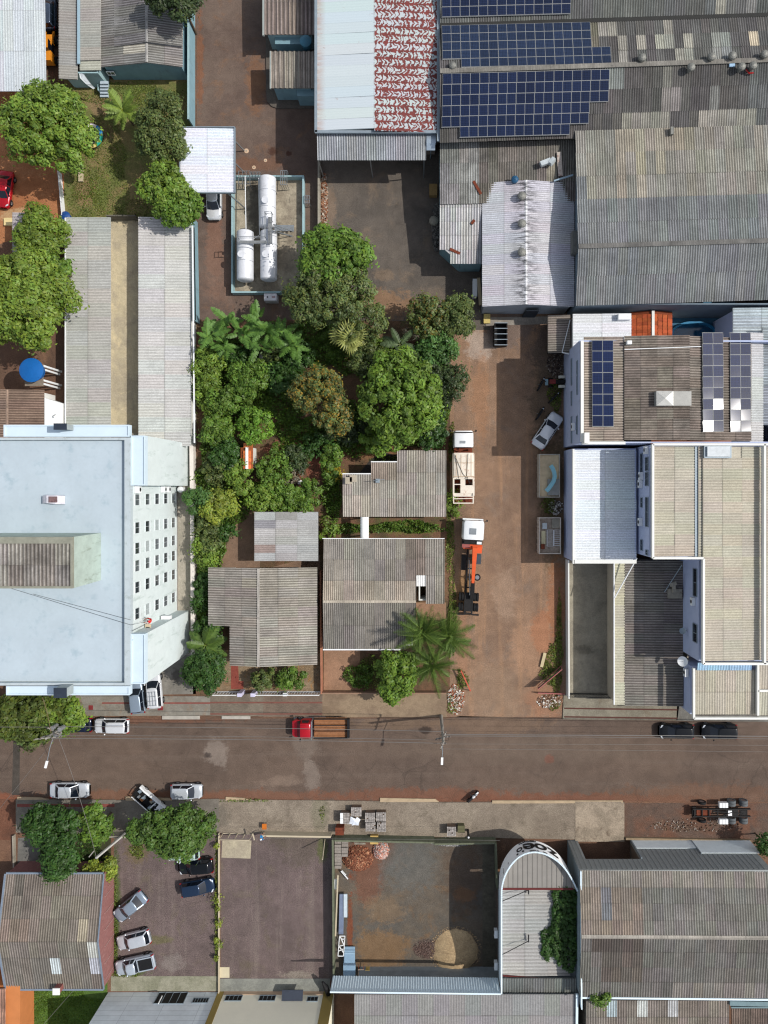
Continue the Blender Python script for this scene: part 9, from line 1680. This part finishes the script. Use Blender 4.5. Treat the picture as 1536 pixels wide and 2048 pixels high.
tree(80, 1650, 38, 34, 3.8, L6, 'western dark green tree of the corner garden', 5200, .26, seed=121); tree(124, 1660, 38, 40, 4.2, L6, 'middle dark green tree of the corner garden', 5600, .26, seed=122); tree(122, 1715, 40, 38, 4.0, L6, 'southern dark green tree leaning over the house roof', 5600, .26, seed=123); tree(199, 1650, 30, 32, 3.2, L2, 'rounded mid green tree under the service wire', 3400, .26, seed=124)
bush(188, 1738, 15, 18, 1.6, L5, 'left of the two yellow green bushes by the house corner', 1100, seed=125); bush(214, 1734, 14, 16, 1.6, L5, 'right of the two yellow green bushes by the house corner', 1000, seed=126)
tree(352, 1656, 84, 46, 4.6, leafmat('leaf_round', C(84, 112, 46)), 'big round tree between the stripped car and the gravel lot', 14000, .26, seed=127, lobes=7, clump=.9)
o = tree(1128, 1860, 26, 96, 4.7, L6, 'deep green creeper covering the east side of the ribbed shop roof', 9000, .2, rz=.45, seed=130, name='creeper', cat='creeper', trunk=False, lobes=9, flat=1.2, clump=.4); tree(1100, 1880, 22, 34, 4.6, L6, 'lobe of creeper spreading west over the ribbed shop roof', 2400, .2, rz=.35, seed=131, name='creeper', cat='creeper', trunk=False, flat=1.2, clump=.4)
bush(1205, 1996, 26, 5, 6.7, L2, 'green creeper growing on the gutter of the large warehouse', 420, seed=132, rz=.3); tree(1535, 1692, 14, 18, 3, L6, 'green bush at the right edge beyond the graphite front', 700, .24, seed=133)
for i, py in enumerate((1694, 1800, 1812, 1845, 1880, 1892, 1918)): bush(434, py, 4.5, 5, .5, L5, f'{("topmost", "second", "third", "fourth", "fifth", "sixth", "lowest")[i]} small yellowish plant in the row along the cream lot wall', 90, .16, seed=140 + i, group='small plants along the cream wall')
# ground cover
scatter('grass', 'short worn grass of the north west lawn', [(200, 330, 60, 100), (230, 190, 90, 30), (170, 400, 36, 44), (310, 200, 60, 30), (300, 420, 60, 30)], 13000, .10, LG_, (.01, .10), up=.3, tone=(.6, 1.2))
scatter('undergrowth', 'green undergrowth covering the overgrown lots', [(450, 760, 60, 90), (540, 760, 90, 90), (600, 870, 50, 40), (440, 960, 52, 120), (425, 1060, 34, 80), (410, 1200, 14, 150), (690, 860, 60, 50), (650, 680, 60, 50), (760, 870, 110, 24), (700, 1056, 45, 10), (810, 1054, 80, 12), (665, 980, 18, 60), (860, 760, 40, 130), (540, 990, 80, 26), (700, 700, 60, 40), (780, 720, 70, 40), (720, 1350, 30, 24)], 80000, .18, L2, (.02, 1.3), tone=(.55, 1.25), seed=5)
scatter('weeds', 'weeds and grass along the walls and verges', [(1110, 1330, 16, 55), (1092, 1345, 12, 22), (1118, 1250, 6, 60), (1108, 1410, 12, 10), (925, 1360, 12, 20), (905, 1230, 9, 90), (900, 1080, 8, 60), (905, 890, 8, 40), (1098, 1010, 14, 20), (1110, 790, 14, 30), (232, 1850, 5, 100), (250, 1948, 30, 5), (275, 1700, 14, 16), (434, 1800, 4, 130), (905, 1410, 10, 18), (920, 990, 12, 4), (490, 1600, 50, 3), (645, 1625, 5, 16)], 12000, .12, LG_, (.01, .22), tone=(.55, 1.25), seed=6, up=.3)
scatter('grass', 'deep green grass of the back lawn', [(120, 2020, 90, 60)], 12000, .09, L2, (.01, .09), up=.3, tone=(.8, 1.4), seed=7); scatter('grass', 'dark grass in the corner garden', [(150, 1700, 60, 40)], 5000, .1, L6, (.01, .1), up=.3, tone=(.6, 1.1), seed=8); scatter('grass', 'shaded grass west of the rear house', [(668, 990, 16, 50), (800, 925, 60, 12), (750, 1340, 30, 30)], 6000, .1, LG_, (.01, .1), up=.3, tone=(.6, 1.1), seed=9)
